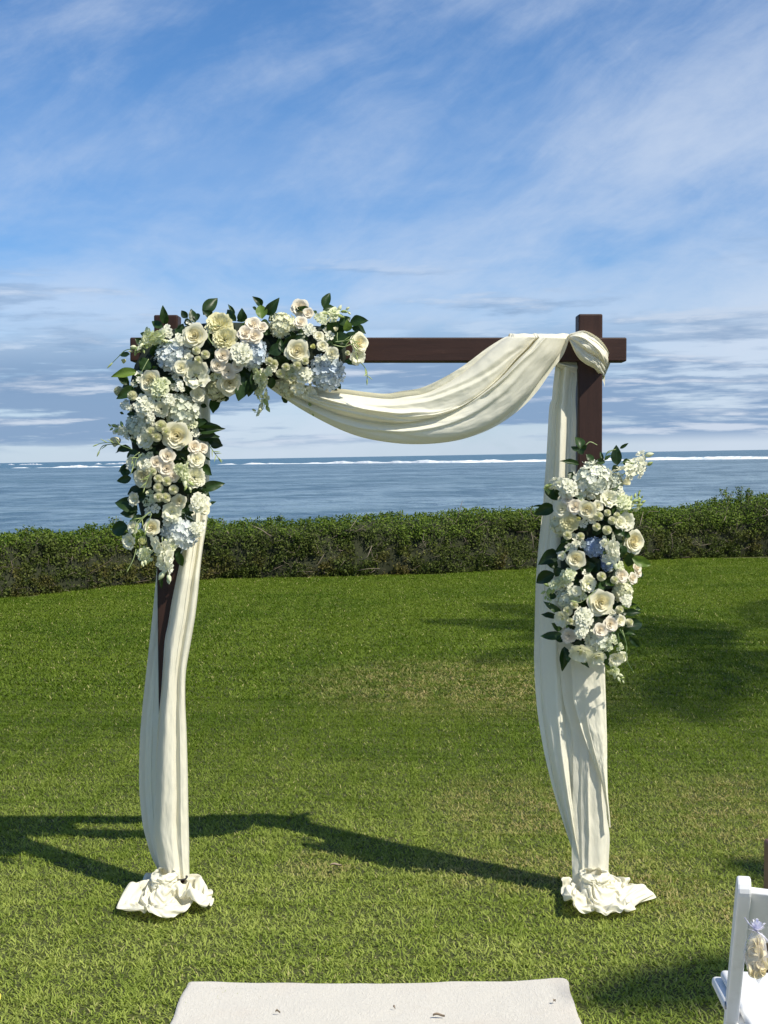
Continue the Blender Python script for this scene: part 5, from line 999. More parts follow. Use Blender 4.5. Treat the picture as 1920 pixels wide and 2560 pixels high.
112,31,60,107,34,54,105,39,55,110,49,51,103,69,42,89,98,39,76,116,35,58,115,26,25,105,33,-4,104,25,-19,97,23,-28,95,24,-30,97,30,-33,92,34,-39,87,47,-43,
83,35,-57,73,31,-56,65,23,-55,61,30,-66,55,28,-81,45,34,-84,32,36,-85,13,32,-97,2,53,-105,6,77,-100,-1,74,-101,-6,71,-101,-13,77,-104,-16,58,-113,-47,61,
-115,-77,60,-106,-87,61,-88,-93,64,-62,-92,47,-52,-83,29,-46,-87,33,-35,-88,32,-38,-98,39,-39,-103,48,-29,-102,41,-27,-111,39,-23,-115,44,-17,-123,47,-4,
-120,44,16,-125,49,34,-120,36,46,-117,24,64,-98,35,84,-71,42,91,-76,57,90,-69,50,94,-64,45,105,-66,48,121,-56,57,143,-35,47,159,-16,60,157,-4,70,148,-9,
53,142,-1,57,139,5,50,146,15,44,139,19,49,122,30,43,125,36,58,118,39,60,114,37,51,111,41,53,114,53,57,103,74,48,95,104,38,80,123,36,59,122,31,24,113,33,
-4,105,32,-18,104,28,-26,104,24,-35,103,26,-37,93,29,-44,85,44,-50,81,30,-62,68,38,-63,67,25,-62,57,28,-73,57,30,-79,39,25,-87,29,36,-90,16,38,-98,-6,51,
-106,0,77,-106,-6,71,-102,-8,65,-106,-16,73,-110,-20,59,-117,-51,55,-116,-80,52,-111,-94,61,-92,-99,61,-62,-96,44,-56,-89,27,-48,-93,30,-38,-96,30,-36,
-100,35,-42,-106,42,-32,-110,41,-22,-117,37,-16,-113,35,-10,-118,41,-5,-126,47,17,-122,41,39,-127,38,49,-126,23,67,-102,28,88,-77,37,88,-81,51,93,-77,42,
98,-70,41,108,-65,42,126,-55,53,152,-35,50,168,-16,61,166,-3,71,155,-4,52,145,1,49,146,7,54,149,16,53,140,22,43,130,31,45,126,41,54,123,48,58,120,44,48,
116,48,48,117,59,58,106,80,54,99,110,41,84,130,41,62,121,39,27,112,39,-3,106,40,-19,103,35,-22,104,31,-29,102,33,-39,99,31,-49,91,44,-56,83,25,-68,74,38,
-71,69,30,-66,58,21,-77,56,32,-85,41,26,-92,28,30,-94,15,45,-102,-2,53,-113,1,76,-113,-10,75,-108,-13,67,-111,-16,69,-118,-21,59,-122,-55,50,-119,-88,48,
-117,-101,61,-96,-101,54,-66,-97,41,-57,-98,24,-46,-97,25,-41,-103,31,-32,-104,30,-39,-108,38,-37,-117,37,-23,-117,28,-19,-122,34,-9,-119,33,-2,-127,39,
21,-126,35,42,-134,40,53,-133,25,72,-108,27,93,-82,34,92,-85,52,98,-78,50,103,-76,43,113,-72,42,133,-57,47,155,-31,59,176,-14,61,174,-4,72,162,1,53,149,
5,42,152,7,53,154,20,57,146,24,43,130,34,35,128,44,46,128,53,54,120,52,49,113,53,43,117,62,52,112,84,57,100,116,43,84,127,32,63,129,38,30,110,47,-2,102,
46,-20,104,43,-22,107,38,-27,99,41,-37,99,38,-48,90,37,-62,85,28,-72,80,28,-75,72,34,-75,62,21,-81,55,28,-89,44,36,-93,30,28,-95,12,39,-111,1,51,-116,-4,
71,-110,-5,66,-108,-10,60,-114,-12,66,-115,-27,64,-128,-58,48,-122,-94,42,-114,-107,56,-101,-94,53,-71,-99,36,-57,-105,22,-49,-104,26,-41,-107,23,-32,-112,
26,-40,-112,29,-31,-116,39,-25,-126,33,-19,-129,41,-12,-130,31,1,-123,32,25,-132,30,45,-139,42,57,-139,29,77,-114,25,98,-87,31,95,-91,48,103,-84,53,106,
-77,52,114,-70,52,136,-59,44,164,-35,61,183,-13,67,183,2,71,167,3,53,154,8,37,154,14,48,159,25,54,147,29,48,135,39,38,122,47,40,126,55,45,122,60,46,117,
56,37,120,66,45,118,89,55,104,120,35,85,137,33,63,130,29,28,118,46,-2,106,52,-18,112,46,-26,107,43,-32,102,46,-35,102,42,-49,96,32,-68,88,33,-76,87,31,
-81,71,31,-82,66,22,-83,54,23,-96,46,38,-97,33,33,-98,13,32,-113,2,50,-115,4,69,-115,-7,61,-114,-12,64,-117,-13,74,-121,-28,67,-134,-62,47,-127,-102,45,
-112,-113,55,-108,-93,47,-76,-98,31,-58,-113,22,-49,-111,30,-44,-114,25,-37,-118,25,-42,-120,34,-33,-123,41,-24,-134,30,-16,-135,38,-7,-132,40,2,-130,28,
23,-134,38,46,-145,39,61,-140,37,82,-120,26,103,-92,28,99,-93,43,102,-83,42,109,-81,45,117,-78,52,140,-62,50,170,-33,54,192,-14,68,191,4,69,175,2,51,161,
12,39,157,20,43,155,30,47,150,34,52,140,45,36,127,50,33,130,49,40,126,55,43,124,61,34,120,71,39,124,94,55,106,126,40,89,143,28,63,137,29,26,122,38,-2,114,
49,-18,114,38,-28,110,35,-32,110,41,-37,100,47,-53,100,35,-72,93,37,-77,81,38,-86,77,30,-83,62,29,-88,51,23,-99,41,32,-102,31,38,-101,12,24,-115,-2,47,
-121,1,67,-120,-11,67,-122,-17,65,-126,-14,75,-127,-29,74,-139,-66,53,-132,-109,50,-111,-117,48,-114,-97,43,-81,-102,29,-61,-118,26,-51,-115,36,-46,-120,
31,-37,-125,27,-37,-125,38,-29,-129,46,-23,-141,35,-15,-139,31,-5,-140,41,6,-135,32,21,-140,44,46,-153,38,62,-147,32,86,-126,28,109,-98,26,106,-93,46,107,
-89,38,112,-81,38,120,-75,43,143,-63,56,178,-35,52,199,-12,63,200,0,73,184,4,52,165,15,46,160,24,40,160,34,45,153,39,54,141,49,44,134,56,33,133,58,40,132,
58,48,128,65,41,123,74,37,126,100,48,102,131,46,91,150,29,63,145,29,25,129,37,-2,121,52,-19,116,46,-29,116,39,-39,112,35,-40,105,45,-57,100,42,-79,89,41,
-83,76,43,-89,77,29,-90,66,27,-95,53,22,-103,35,27,-103,26,40,-109,13,27,-115,-8,41,-128,-1,59,-127,-3,68,-120,-8,63,-128,-12,69,-135,-29,77,-138,-69,58,
-126,-113,56,-112,-123,44,-119,-103,41,-85,-108,30,-61,-119,34,-51,-122,37,-43,-123,39,-36,-131,31,-35,-132,39,-30,-136,49,-16,-143,39,-11,-144,29,-2,-140,
33,10,-141,33,21,-147,47,49,-151,47,66,-150,38,90,-132,27,114,-105,27,111,-94,45,112,-89,47,117,-86,43,125,-81,47,150,-63,55,185,-33,60,208,-8,59,209,3,
73,190,8,55,169,20,52,167,27,43,167,38,44,156,45,53,139,54,51,140,60,39,134,65,39,134,64,51,131,69,48,128,77,37,120,102,41,104,138,48,92,157,35,64,151,
33,23,136,37,-3,122,56,-21,111,53,-30,113,47,-38,117,40,-42,108,49,-56,106,36,-84,91,47,-92,76,44,-90,72,35,-96,65,22,-97,54,30,-110,38,29,-108,26,36,-112,
12,33,-115,-11,41,-120,-9,58,-131,-7,61,-128,-12,62,-127,-17,63,-144,-26,78,-131,-71,63,-119,-116,60,-112,-129,45,-125,-110,40,-88,-112,25,-66,-125,32,
-55,-127,40,-47,-128,36,-40,-136,29,-38,-139,37,-26,-141,46,-11,-149,41,-9,-152,31,2,-145,27,15,-142,33,28,-153,45,52,-149,55,69,-153,45,93,-136,28,115,
-110,30,116,-98,43,117,-92,52,122,-88,44,127,-85,54,155,-66,55,194,-35,57,217,-9,62,218,0,73,195,10,60,174,23,58,174,30,47,175,41,45,160,49,48,143,59,54,
145,62,42,141,70,38,141,70,51,132,73,54,130,82,42,118,106,33,104,144,47,94,164,39,68,151,41,25,139,44,-7,127,53,-23,118,54,-30,112,54,-39,114,49,-46,112,
53,-59,111,42,-85,89,52,-95,71,50,-93,66,39,-104,67,22,-101,55,29,-107,39,38,-109,24,43,-119,14,31,-118,-11,44,-119,-17,58,-126,-11,56,-132,-19,63,-127,
-24,64,-150,-25,70,-136,-76,69,-124,-122,63,-112,-135,50,-130,-117,40,-92,-118,24,-71,-126,39,-57,-132,39,-45,-132,43,-43,-141,33,-33,-143,33,-28,-145,
42,-13,-158,41,-3,-155,36,3,-153,25,16,-146,26,35,-158,41,54,-156,60,71,-152,54,96,-136,34,119,-112,24,123,-100,40,122,-98,55,127,-92,49,130,-84,45,160,
-66,49,195,-28,49,226,-12,62,226,3,73,202,15,62,178,27,63,175,33,54,170,44,52,160,53,43,150,59,55,147,69,48,139,74,46,137,78,45,138,81,56,133,88,47,123,
111,28,107,149,44,96,170,44,68,158,45,28,140,52,-7,135,55,-25,126,58,-31,117,56,-41,117,57,-46,118,57,-65,111,48,-80,82,59,-91,66,55,-98,64,42,-104,61,
29,-106,50,26,-105,41,45,-110,24,49,-123,15,36,-122,-11,45,-124,-22,54,-126,-13,50,-134,-13,55,-133,-23,60,-153,-26,63,-142,-79,64,-127,-128,56,-113,-140,
55,-132,-126,43,-94,-124,21,-70,-132,33,-60,-135,44,-48,-137,48,-39,-144,41,-30,-149,35,-26,-152,49,-13,-160,32,-2,-159,39,8,-153,33,21,-153,26,30,-162,
47,57,-164,60,76,-159,55,98,-136,42,125,-118,24,125,-106,39,126,-99,46,131,-96,55,135,-90,43,166,-66,44,201,-25,43,231,-6,57,235,3,72,208,18,61,186,30,
64,176,37,61,173,48,59,162,56,48,155,64,51,149,72,56,146,79,44,141,81,38,137,87,47,136,93,52,130,116,29,112,153,47,96,176,50,71,160,52,28,147,47,-8,142,
55,-29,133,57,-27,124,54,-40,124,57,-44,124,54,-74,113,51,-80,78,66,-97,68,60,-101,59,45,-112,64,27,-110,49,30,-113,37,43,-114,26,54,-129,14,43,-125,-7,
49,-122,-24,48,-131,-22,53,-140,-15,52,-137,-25,55,-156,-31,58,-142,-84,63,-134,-134,58,-116,-147,52,-134,-133,45,-96,-132,22,-65,-133,26,-57,-139,37,-50,
-143,44,-39,-147,49,-32,-155,40,-19,-156,52,-12,-169,35,-1,-165,34,13,-160,35,25,-159,27,35,-169,50,54,-164,59,73,-163,47,102,-142,44,128,-124,28,126,-109,
44,130,-99,39,136,-100,49,139,-90,52,173,-68,45,210,-26,40,237,-1,50,244,8,68,213,21,64,189,29,56,183,41,60,178,50,54,169,60,47,156,65,43,155,74,50,152,
72,41,150,83,38,142,91,42,141,95,49,135,122,32,115,158,51,97,178,59,70,168,52,28,153,42,-8,142,47,-31,138,51,-25,130,50,-31,122,50,-46,130,55,-75,114,43,
-88,82,69,-102,65,66,-107,57,49,-117,59,29,-116,48,29,-112,44,45,-119,31,48,-136,20,48,-133,-6,47,-125,-21,42,-131,-16,48,-135,-21,48,-138,-30,50,-160,
-35,54,-145,-88,59,-126,-135,65,-117,-152,57,-135,-140,46,-99,-135,26,-68,-138,35,-56,-146,36,-47,-143,35,-45,-151,45,-34,-159,48,-18,-162,54,-7,-177,37,
0,-172,29,6,-159,29,24,-163,31,44,-165,45,55,-171,56,68,-161,40,100,-145,36,131,-128,34,134,-111,45,135,-106,39,139,-96,42,145,-95,54,175,-65,53,219,-27,
44,243,3,43,251,11,63,218,25,64,195,31,50,185,40,52,179,48,46,173,64,44,163,65,49,160,72,48,150,78,48,153,87,43,149,91,47,145,100,52,139,129,33,117,165,
46,102,185,54,70,176,53,27,158,48,-8,146,41,-30,144,46,-23,129,45,-29,128,43,-46,133,49,-81,115,46,-97,83,71,-110,68,69,-108,66,49,-120,56,35,-118,49,34,
-117,43,52,-122,33,42,-137,17,41,-135,-2,46,-125,-12,38,-135,-18,41,-132,-23,43,-136,-29,45,-164,-36,48,-150,-93,59,-129,-139,72,-116,-157,63,-138,-148,
47,-99,-142,24,-71,-143,40,-56,-151,41,-45,-150,31,-40,-155,40,-39,-164,53,-19,-169,52,-11,-181,30,-1,-176,22,11,-162,24,22,-166,35,48,-173,49,64,-171,
57,70,-168,37,101,-151,37,131,-134,40,137,-115,48,141,-104,43,144,-98,36,151,-98,50,184,-69,53,227,-25,51,250,6,40,255,17,57,223,23,58,197,34,58,191,42,
48,186,52,45,171,62,35,163,70,44,165,77,46,157,85,48,155,90,51,150,96,42,148,105,52,142,135,38,120,172,43,104,188,46,72,177,46,27,165,44,-9,154,41,-32,
145,37,-27,126,39,-33,122,38,-48,129,44,-86,120,52,-106,83,70,-107,60,77,-114,67,53,-123,63,33,-125,50,34,-126,43,53,-125,32,43,-130,14,34,-141,-2,44,-131,
-8,35,-129,-16,35,-139,-21,41,-141,-29,41,-165,-39,40,-155,-95,64,-135,-145,71,-119,-163,66,-140,-156,49,-99,-149,25,-67,-145,32,-57,-158,43,-49,-157,30,
-45,-158,43,-38,-173,50,-14,-175,54,-3,-186,33,4,-183,22,16,-168,21,21,-173,36,44,-179,55,68,-178,57,74,-175,35,102,-155,43,126,-131,48,143,-119,49,141,
-112,38,147,-104,42,157,-102,48,188,-68,47,236,-28,47,259,7,44,257,25,52,227,23,51,203,40,57,192,45,55,184,55,53,177,68,37,164,74,36,164,83,44,162,79,55,
162,92,55,159,97,44,153,109,47,136,136,46,123,178,43,103,194,52,73,180,43,30,163,37,-7,156,33,-30,145,29,-27,131,36,-37,126,33,-47,130,38,-89,116,45,-112,
82,67,-117,57,79,-118,63,56,-120,60,41,-129,50,36,-133,45,51,-132,32,44,-134,13,27,-140,-3,42,-138,-11,41,-133,-14,31,-142,-19,35,-144,-25,35,-158,-44,
42,-158,-102,62,-135,-148,80,-121,-167,74,-142,-163,52,-100,-147,34,-72,-150,40,-56,-162,38,-45,-165,32,-41,-162,38,-45,-177,54,-10,-179,52,6,-189,35,7,
-184,26,21,-176,20,29,-171,33,53,-177,52,72,-184,58,81,-179,37,105,-157,36,132,-139,47,142,-124,43,144,-109,33,152,-110,44,156,-101,41,187,-63,39,237,-21,
40,267,8,44,262,28,45,228,21,44,207,44,51,195,49,59,187,61,56,175,73,43,165,80,31,164,86,43,170,81,59,161,91,63,156,99,52,159,110,44,141,140,51,125,183,
44,104,200,49,73,188,40,30,170,32,-4,155,26,-27,141,25,-25,137,34,-38,133,30,-48,128,34,-88,107,40,-119,81,67,-125,58,78,-123,60,60,-123,58,49,-133,49,
39,-138,47,47,-137,34,39,-140,12,34,-136,-5,35,-146,-15,39,-140,-15,33,-136,-25,30,-135,-28,36,-161,-44,35,-154,-106,57,-141,-153,83,-125,-171,79,-141,
-172,56,-99,-150,41,-74,-157,40,-58,-168,34,-42,-171,37,-34,-165,42,-44,-181,45,-12,-188,52,9,-183,42,11,-183,30,26,-183,25,36,-175,30,59,-177,47,74,-190,
56,87,-177,42,106,-159,29,134,-145,41,145,-130,39,140,-114,28,151,-116,39,162,-107,45,196,-68,41,247,-22,37,276,8,41,270,27,40,231,21,36,203,35,47,199,
51,54,191,65,52,177,79,46,171,86,32,167,86,40,178,85,60,168,95,62,156,103,60,162,114,50,145,144,43,130,190,48,109,201,42,78,186,33,34,168,25,1,150,25,-20,
136,25,-21,132,33,-31,136,25,-49,134,29,-91,103,32,-121,76,64,-133,59,80,-130,57,63,-128,62,45,-139,52,44,-145,43,50,-141,35,33,-138,13,27,-143,-5,36,-153,
-11,38,-147,-19,32,-132,-21,25,-133,-30,29,-162,-48,28,-155,-111,53,-147,-160,81,-124,-172,85,-139,-179,56,-99,-157,42,-78,-164,39,-58,-171,28,-37,-175,
33,-29,-170,45,-37,-183,43,-13,-188,52,9,-196,39,15,-184,34,28,-183,32,42,-179,27,66,-179,43,73,-193,49,93,-178,47,109,-160,25,134,-146,33,147,-130,37,
148,-117,26,154,-111,33,168,-109,39,199,-65,33,253,-22,29,285,5,40,276,25,34,237,26,33,208,39,40,197,50,47,196,70,47,181,81,41,174,91,37,171,92,43,185,
90,61,176,99,63,164,105,59,159,118,58,151,150,39,130,193,40,113,200,35,83,179,34,40,162,25,7,145,29,-13,133,24,-24,121,32,-36,127,25,-50,136,27,-96,110,
37,-128,74,60,-141,59,80,-137,53,67,-135,67,46,-140,56,42,-152,45,47,-148,32,36,-144,10,23,-150,0,36,-153,-8,28,-149,-18,25,-136,-24,21,-132,-34,29,-155,
-54,26,-157,-117,48,-146,-167,76,-130,-177,89,-137,-187,57,-101,-164,39,-81,-166,32,-56,-165,24,-36,-166,32,-25,-165,41,-29,-186,41,-10,-193,47,6,-205,
34,17,-192,41,32,-180,40,46,-184,30,72,-182,39,76,-198,49,92,-186,41,114,-166,24,132,-141,27,150,-137,34,155,-122,25,157,-108,28,172,-110,31,199,-60,28,
250,-11,32,291,5,33,280,17,31,243,32,29,215,46,41,200,52,40,198,69,40,182,79,33,179,92,31,172,97,41,191,95,54,184,102,64,172,108,57,165,122,59,150,156,
48,132,197,34,108,207,35,84,179,28,43,156,30,12,139,30,-7,128,22,-21,120,31,-29,123,25,-52,132,23,-99,115,43,-135,78,61,-149,57,76,-141,47,69,-142,63,46,
-143,59,35,-154,48,40,-152,29,38,-150,11,24,-148,0,27,-147,-5,28,-141,-12,25,-143,-28,23,-133,-37,24,-152,-55,34,-148,-121,48,-141,-174,72,-136,-182,91,
-134,-195,58,-105,-169,35,-83,-157,25,-56,-156,24,-32,-158,29,-24,-165,34,-28,-192,32,-7,-200,43,10,-197,29,22,-193,33,34,-187,45,50,-189,37,79,-188,34,
83,-201,51,96,-192,42,119,-170,29,137,-148,23,152,-136,27,163,-124,30,157,-111,21,165,-102,32,199,-57,26,253,-7,24,293,6,29,288,19,27,250,37,27,220,51,
37,199,53,35,191,63,39,180,79,32,178,84,30,178,102,41,195,103,50,192,106,63,178,114,56,169,125,51,156,161,48,133,197,32,108,212,28,81,186,26,49,152,27,
16,137,34,-3,123,22,-19,120,25,-23,124,20,-52,125,21,-105,115,38,-141,82,66,-151,57,67,-145,45,69,-137,58,50,-142,59,35,-152,49,31,-154,29,33,-154,6,30,
-140,2,24,-147,-10,22,-136,-12,22,-143,-23,19,-139,-37,21,-149,-54,42,-142,-120,54,-133,-176,75,-142,-185,88,-131,-202,61,-106,-175,31,-82,-164,21,-51,
-155,22,-33,-159,37,-28,-162,28,-32,-190,38,-4,-206,37,11,-190,21,21,-198,30,37,-190,38,52,-192,42,78,-195,29,89,-202,51,99,-190,50,123,-173,35,140,-151,
30,146,-136,24,167,-130,26,162,-117,26,162,-99,25,197,-51,23,261,-12,21,295,6,21,296,20,22,257,41,27,224,56,32,204,55,33,]
PUDR = (0.0, 0.0)
puddle(PUD1, drL, at(422, 2200, Y0).x, .70, 1.05, 1.10, PUDR[0])
puddle(PUD2, drR, at(1478, 2215, Y0).x, .76, 1.05, 1.08, PUDR[1])
# black ties
def tie(z, x0, x1, label):
    z -= .006
    b = MB(); xc = (x0 + x1) / 2; w = (x1 - x0) / 2; pts = []
    for i in range(25):
        a = 2 * PI * i / 24; pts.append((w * math.copysign(abs(math.cos(a)) ** .6, math.cos(a)), .022 * math.copysign(abs(math.sin(a)) ** .6, math.sin(a)), .003 * math.cos(a)))
    b.tube(pts, .0030, 6, cap=False); o = b.build('elastic_tie', M_BAND); o.location = (xc, Y0 - .055, z); tag(o, label, 'tie', 'black ties at the feet of the posts')
p = at(437, 2186, Y0 - .03); p2 = at(470, 2184, Y0 - .03)
tie(p.z, at(432, 2186, Y0).x, p2.x, 'thin black elastic tie holding the drape to the foot of the left post')
p = at(1506, 2206, Y0 - .03)
tie(p.z, at(1490, 2206, Y0).x, at(1520, 2206, Y0).x, 'thin black elastic tie holding the drape to the foot of the right post')
# ------------------------------------------------------------ flower parts (unit size, facing +Z)
def petal_rows(R, H, w, curl, nu=7, nv=6, ruf=0.0, seed=0, tip=0.04, base=.12, th0=0.0, scale_e=.22):
    rs = random.Random(seed); rows = []; k1 = rs.uniform(3, 5); ph = rs.uniform(0, 6)
    for j in range(nv):
        v = j / (nv - 1); row = []
        for i in range(nu):
            u = -1 + 2 * i / (nu - 1)
            hv = v * (1 - scale_e * abs(u) ** 2.5)
            th = th0 + u * w * (.35 + .65 * min(1, v * 1.7))
            c = max(0, (hv - .68) / .32)
            rad = R * (base + (1 - base) * math.sin(hv * PI / 2) ** .8) + curl * c * c + tip * max(0, 1 - abs(u) * 2.5) * c
            z = H * hv ** 1.2 - curl * .9 * c * c
            if ruf: rad += ruf * math.sin(k1 * u * 2 + ph) * hv ** 2; z += ruf * math.cos(k1 * 1.3 * u * 2 + ph) * hv ** 3
            row.append((rad * math.cos(th), rad * math.sin(th), z))
        rows.append(row)
    return rows
def petal_mesh(name, m, *a, **k):
    b = MB(); b.grid(petal_rows(*a, **k)); return b.build(name, m, link=False)
def rose_core(m, seed):
    rs = random.Random(seed); b = MB(); a = rs.uniform(0, 6)
    for i in range(8):
        R = .06 + .060 * i; b.grid(petal_rows(R, .64 - .022 * i, 1.3 + .1 * rs.random(), .045 + .006 * i, 7, 6, .006, seed * 20 + i, .02, .55 if i < 4 else .35, a, .10)); a += 2.2 + rs.uniform(-.2, .2)
    return b.build('rose', m, link=False)
def rose_kit(m):
    return dict(core=[rose_core(M_ROSEC, s) for s in (1, 2, 3)],
                rings=[(4, .10, [petal_mesh('petal', m, .58, .58, .98, .075, 8, 7, .012, 30 + s, .05) for s in range(2)]),
                       (5, .5, [petal_mesh('petal', m, .74, .46, .82, .10, 8, 7, .016, 40 + s, .07) for s in range(3)]),
                       (5, .9, [petal_mesh('petal', m, .90, .27, .80, .13, 8, 7, .020, 50 + s, .09, .1, 0, .28) for s in range(3)])])
ROSE = rose_kit(M_ROSE)
def spray_mesh(m, seed, open_=1.0):
    rs = random.Random(seed); b = MB(); a = 0
    for i in range(6):
        b.grid(petal_rows(.09 + .075 * i, .60 - .03 * i, 1.25, .02 + .012 * i, 6, 5, .012, seed * 9 + i, .03, .5 if i < 3 else .3, a, .12)); a += 2.3
    for n_, R, H, c in ((5, .70 * open_, .46, .11), (5, .93 * open_, .24, .14)):
        for k in range(n_): b.grid(petal_rows(R, H + rs.uniform(-.05, .05), .80, c, 7, 5, .03, rs.randint(0, 999), .05, .1, a + 2 * PI * k / n_, .28))
        a += .6
    return b.build('spray_rose', m, link=False)
SPRAY = {'blush': [spray_mesh(M_BLUSH, s) for s in (1, 2, 3)], 'cream': [spray_mesh(M_ROSE, s) for s in (4, 5)], 'white': [spray_mesh(M_WHITE, s) for s in (6, 7)]}
def bloom_mesh(name, m, seed, n_=34):
    """densely ruffled bloom"""
    rs = random.Random(seed); b = MB(); a = 0
    for i in range(n_):
        t = i / (n_ - 1); R = .12 + .86 * t ** .8; b.grid(petal_rows(R, .72 - .50 * t ** 1.5 + rs.uniform(-.05, .05), .42 + .2 * rs.random(), .10, 7, 5, .06, rs.randint(0, 9999), .0, .3, a, .2)); a += 2.4
    return b.build(name, m, link=False)
CARN = {'cream': bloom_mesh('ruffled_bloom', petal_mat('ruffled_cream', (.84, .82, .56), (.82, .78, .48), .3), 3), 'blush': bloom_mesh('ruffled_bloom', M_BLUSH, 5), 'white': bloom_mesh('ruffled_bloom', M_WHITE, 6)}
def lis_kit():
    b = MB()
    for k in range(6):
        a = k * 1.05; b.tube([(0, 0, .02), (.05 * math.cos(a), .05 * math.sin(a), .2), (.09 * math.cos(a), .09 * math.sin(a), .30)], [.02, .02, .04], 5, 0)
    b.tube([(0, 0, -.25), (0, 0, 0), (0, 0, .18)], [.06, .12, .05], 7, 0)
    return dict(core=[b.build('lisianthus', M_YELG, link=False)],
                rings=[(4, .1, [petal_mesh('petal', M_WHITE, .55, .62, .80, .12, 9, 6, .055, 70 + s, .0) for s in range(2)]),
                       (5, .7, [petal_mesh('petal', M_WHITE, .82, .46, .78, .17, 9, 6, .07, 75 + s, .0, .1, 0, .25) for s in range(3)])])
LIS = lis_kit()
def mum_mesh(seed):
    rs = random.Random(seed); b = MB()
    for ring in range(8):
        ph = .22 + ring * .235; n_ = int(7 + 13 * math.sin(min(ph, PI / 2)))
        for k in range(n_):
            a = 2 * PI * (k + .5 * (ring % 2)) / n_ + rs.uniform(-.05, .05); d = Vector((math.sin(ph) * math.cos(a), math.sin(ph) * math.sin(a), math.cos(ph)))
            s = Vector((-math.sin(a), math.cos(a), 0)); up = s.cross(d)
            r0, r1 = .45, .93 + rs.uniform(-.05, .07); w = .14 + .02 * ring * .5
            tipv = d * r1 + (-up * .0 + Vector((-d.x, -d.y, .4)) * .10)
            m_ = d * ((r0 + r1) / 2 + .08)
            b.add([d * r0 - s * w * .5, d * r0 + s * w * .5, m_ + s * w, m_ - s * w, tipv + s * w * .6, tipv - s * w * .6, m_ + d * -.04, tipv - d * .05],
                  [(0, 1, 2, 6), (0, 6, 3), (6, 2, 4, 7), (3, 6, 7, 5)], 0)
    rows = []
    for i in range(5):
        t = i / 4 * .34; rows.append([(.50 * math.sin(t) * 1.6 * math.cos(f * PI / 5), .50 * math.sin(t) * 1.6 * math.sin(f * PI / 5), .80 - .28 * (1 - math.cos(t * 2))) for f in range(10)])
    b.grid(rows, 1, True)
    rows = []
    for i in range(7):
        t = PI * i / 6; rows.append([(.5 * math.sin(t) * math.cos(f * PI / 5), .5 * math.sin(t) * math.sin(f * PI / 5), .5 * math.cos(t)) for f in range(10)])
    b.grid(rows, 0, True)
    return b.build('button_mum', [M_WHITE, M_MUMC], link=False)
MUM = [mum_mesh(1), mum_mesh(2)]
def floret_data(seed, cup=.25):
    rs = random.Random(seed); b = MB()
    for k in range(4):
        a = k * PI / 2 + rs.uniform(-.12, .12); ca, sa = math.cos(a), math.sin(a); rows = []; tl = rs.uniform(-.15, .15)
        for i, (r, w) in enumerate(((.05, .05), (.32, .36), (.68, .46), (.98, .24))):
            row = []
            for u in (-1, 0, 1):
                z = cup * r * r + (-.07 if u == 0 else .03) + tl * u * r + rs.uniform(-.03, .03); rr = r + (.06 if (u == 0 and i == 3) else 0)
                row.append((rr * ca - u * w * sa, rr * sa + u * w * ca, z))
            rows.append(row)
        b.grid(rows)
    return b
FLO = {}
for key, m_ in HYD.items():
    FLO[key] = [floret_data(s, c).build('floret', m_, link=False) for s, c in ((1, .3), (2, .05), (3, .5))]
def fib_dirs(n_, zmin):
    out = []; i = 0
    N_ = int(n_ * 2 / (1 - zmin))
    for k in range(N_):
        z = 1 - (2 * k + 1) / N_
        if z < zmin: break
        a = k * 2.39996; r = math.sqrt(1 - z * z); out.append(Vector((r * math.cos(a), r * math.sin(a), z)))
    return out
def hyd_core(key):
    b = MB(); rows = []
    for i in range(9):
        t = PI * i / 8; rows.append([(.74 * math.sin(t) * math.cos(f * PI / 7), .74 * math.sin(t) * math.sin(f * PI / 7), .66 * math.cos(t)) for f in range(14)])
    b.grid(rows, 1, True)
    rs = random.Random(hash(key) % 97 if False else len(key))
    fl = floret_data(5, .2)
    for d in fib_dirs(110, -.75):
        q = Vector((0, 0, 1)).rotation_difference((d + Vector((rs.uniform(-.3, .3), rs.uniform(-.3, .3), rs.uniform(-.3, .3)))).normalized()).to_matrix() @ Matrix.Rotation(rs.uniform(0, 6), 3, 'Z')
        s = .21; b.add([q @ (Vector(v) * s) + d * .80 for v in fl.v], fl.f, 0)
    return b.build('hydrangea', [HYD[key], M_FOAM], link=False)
HCORE = {k: hyd_core(k) for k in HYD}
def blossom_mesh(name, m, seed):
    rs = random.Random(seed); b = MB()
    for ring, (n_, R, H, c) in enumerate(((4, .38, .55, .10), (5, .85, .38, .22))):
        for k in range(n_): b.grid(petal_rows(R, H, .62, c, 5, 4, .09, rs.randint(0, 999), .0, .1, 2 * PI * k / n_ + ring, .3))
    return b.build(name, m, link=False)
BLOS = {'white': [blossom_mesh('blossom', M_STOCK, s) for s in (1, 2, 3)], 'green': [blossom_mesh('blossom', M_GREENW, s) for s in (4, 5)]}
def bud_mesh(name, m, slim=.55):
    b = MB(); rows = []
    for i in range(7):
        t = i / 6; r = slim * math.sin(PI * t) ** .8 * (1 - .35 * t) + .01; rows.append([(r * math.cos(f * PI / 4 + t), r * math.sin(f * PI / 4 + t), t * 2 - .6) for f in range(8)])
    b.grid(rows, closed=True)
    return b.build(name, m, link=False)
BUD = {'green': bud_mesh('bud', M_BUDG), 'white': bud_mesh('bud', M_GREENW, .6), 'slim': bud_mesh('bud', M_BUDG, .3)}
def closed_rose(name, m):
    b = MB(); a = 0
    for i in range(7):
        b.grid(petal_rows(.12 + .07 * i, 1.0 - .03 * i, 1.2, .02 + .02 * (i > 3), 7, 7, .012, i + 60, .03, .35, a, .16)); a += 2.2
    return b.build(name, m, link=False)
CLOSED = {'white': closed_rose('rose_bud', M_ROSE), 'lime': closed_rose('rose_bud', M_YELG)}
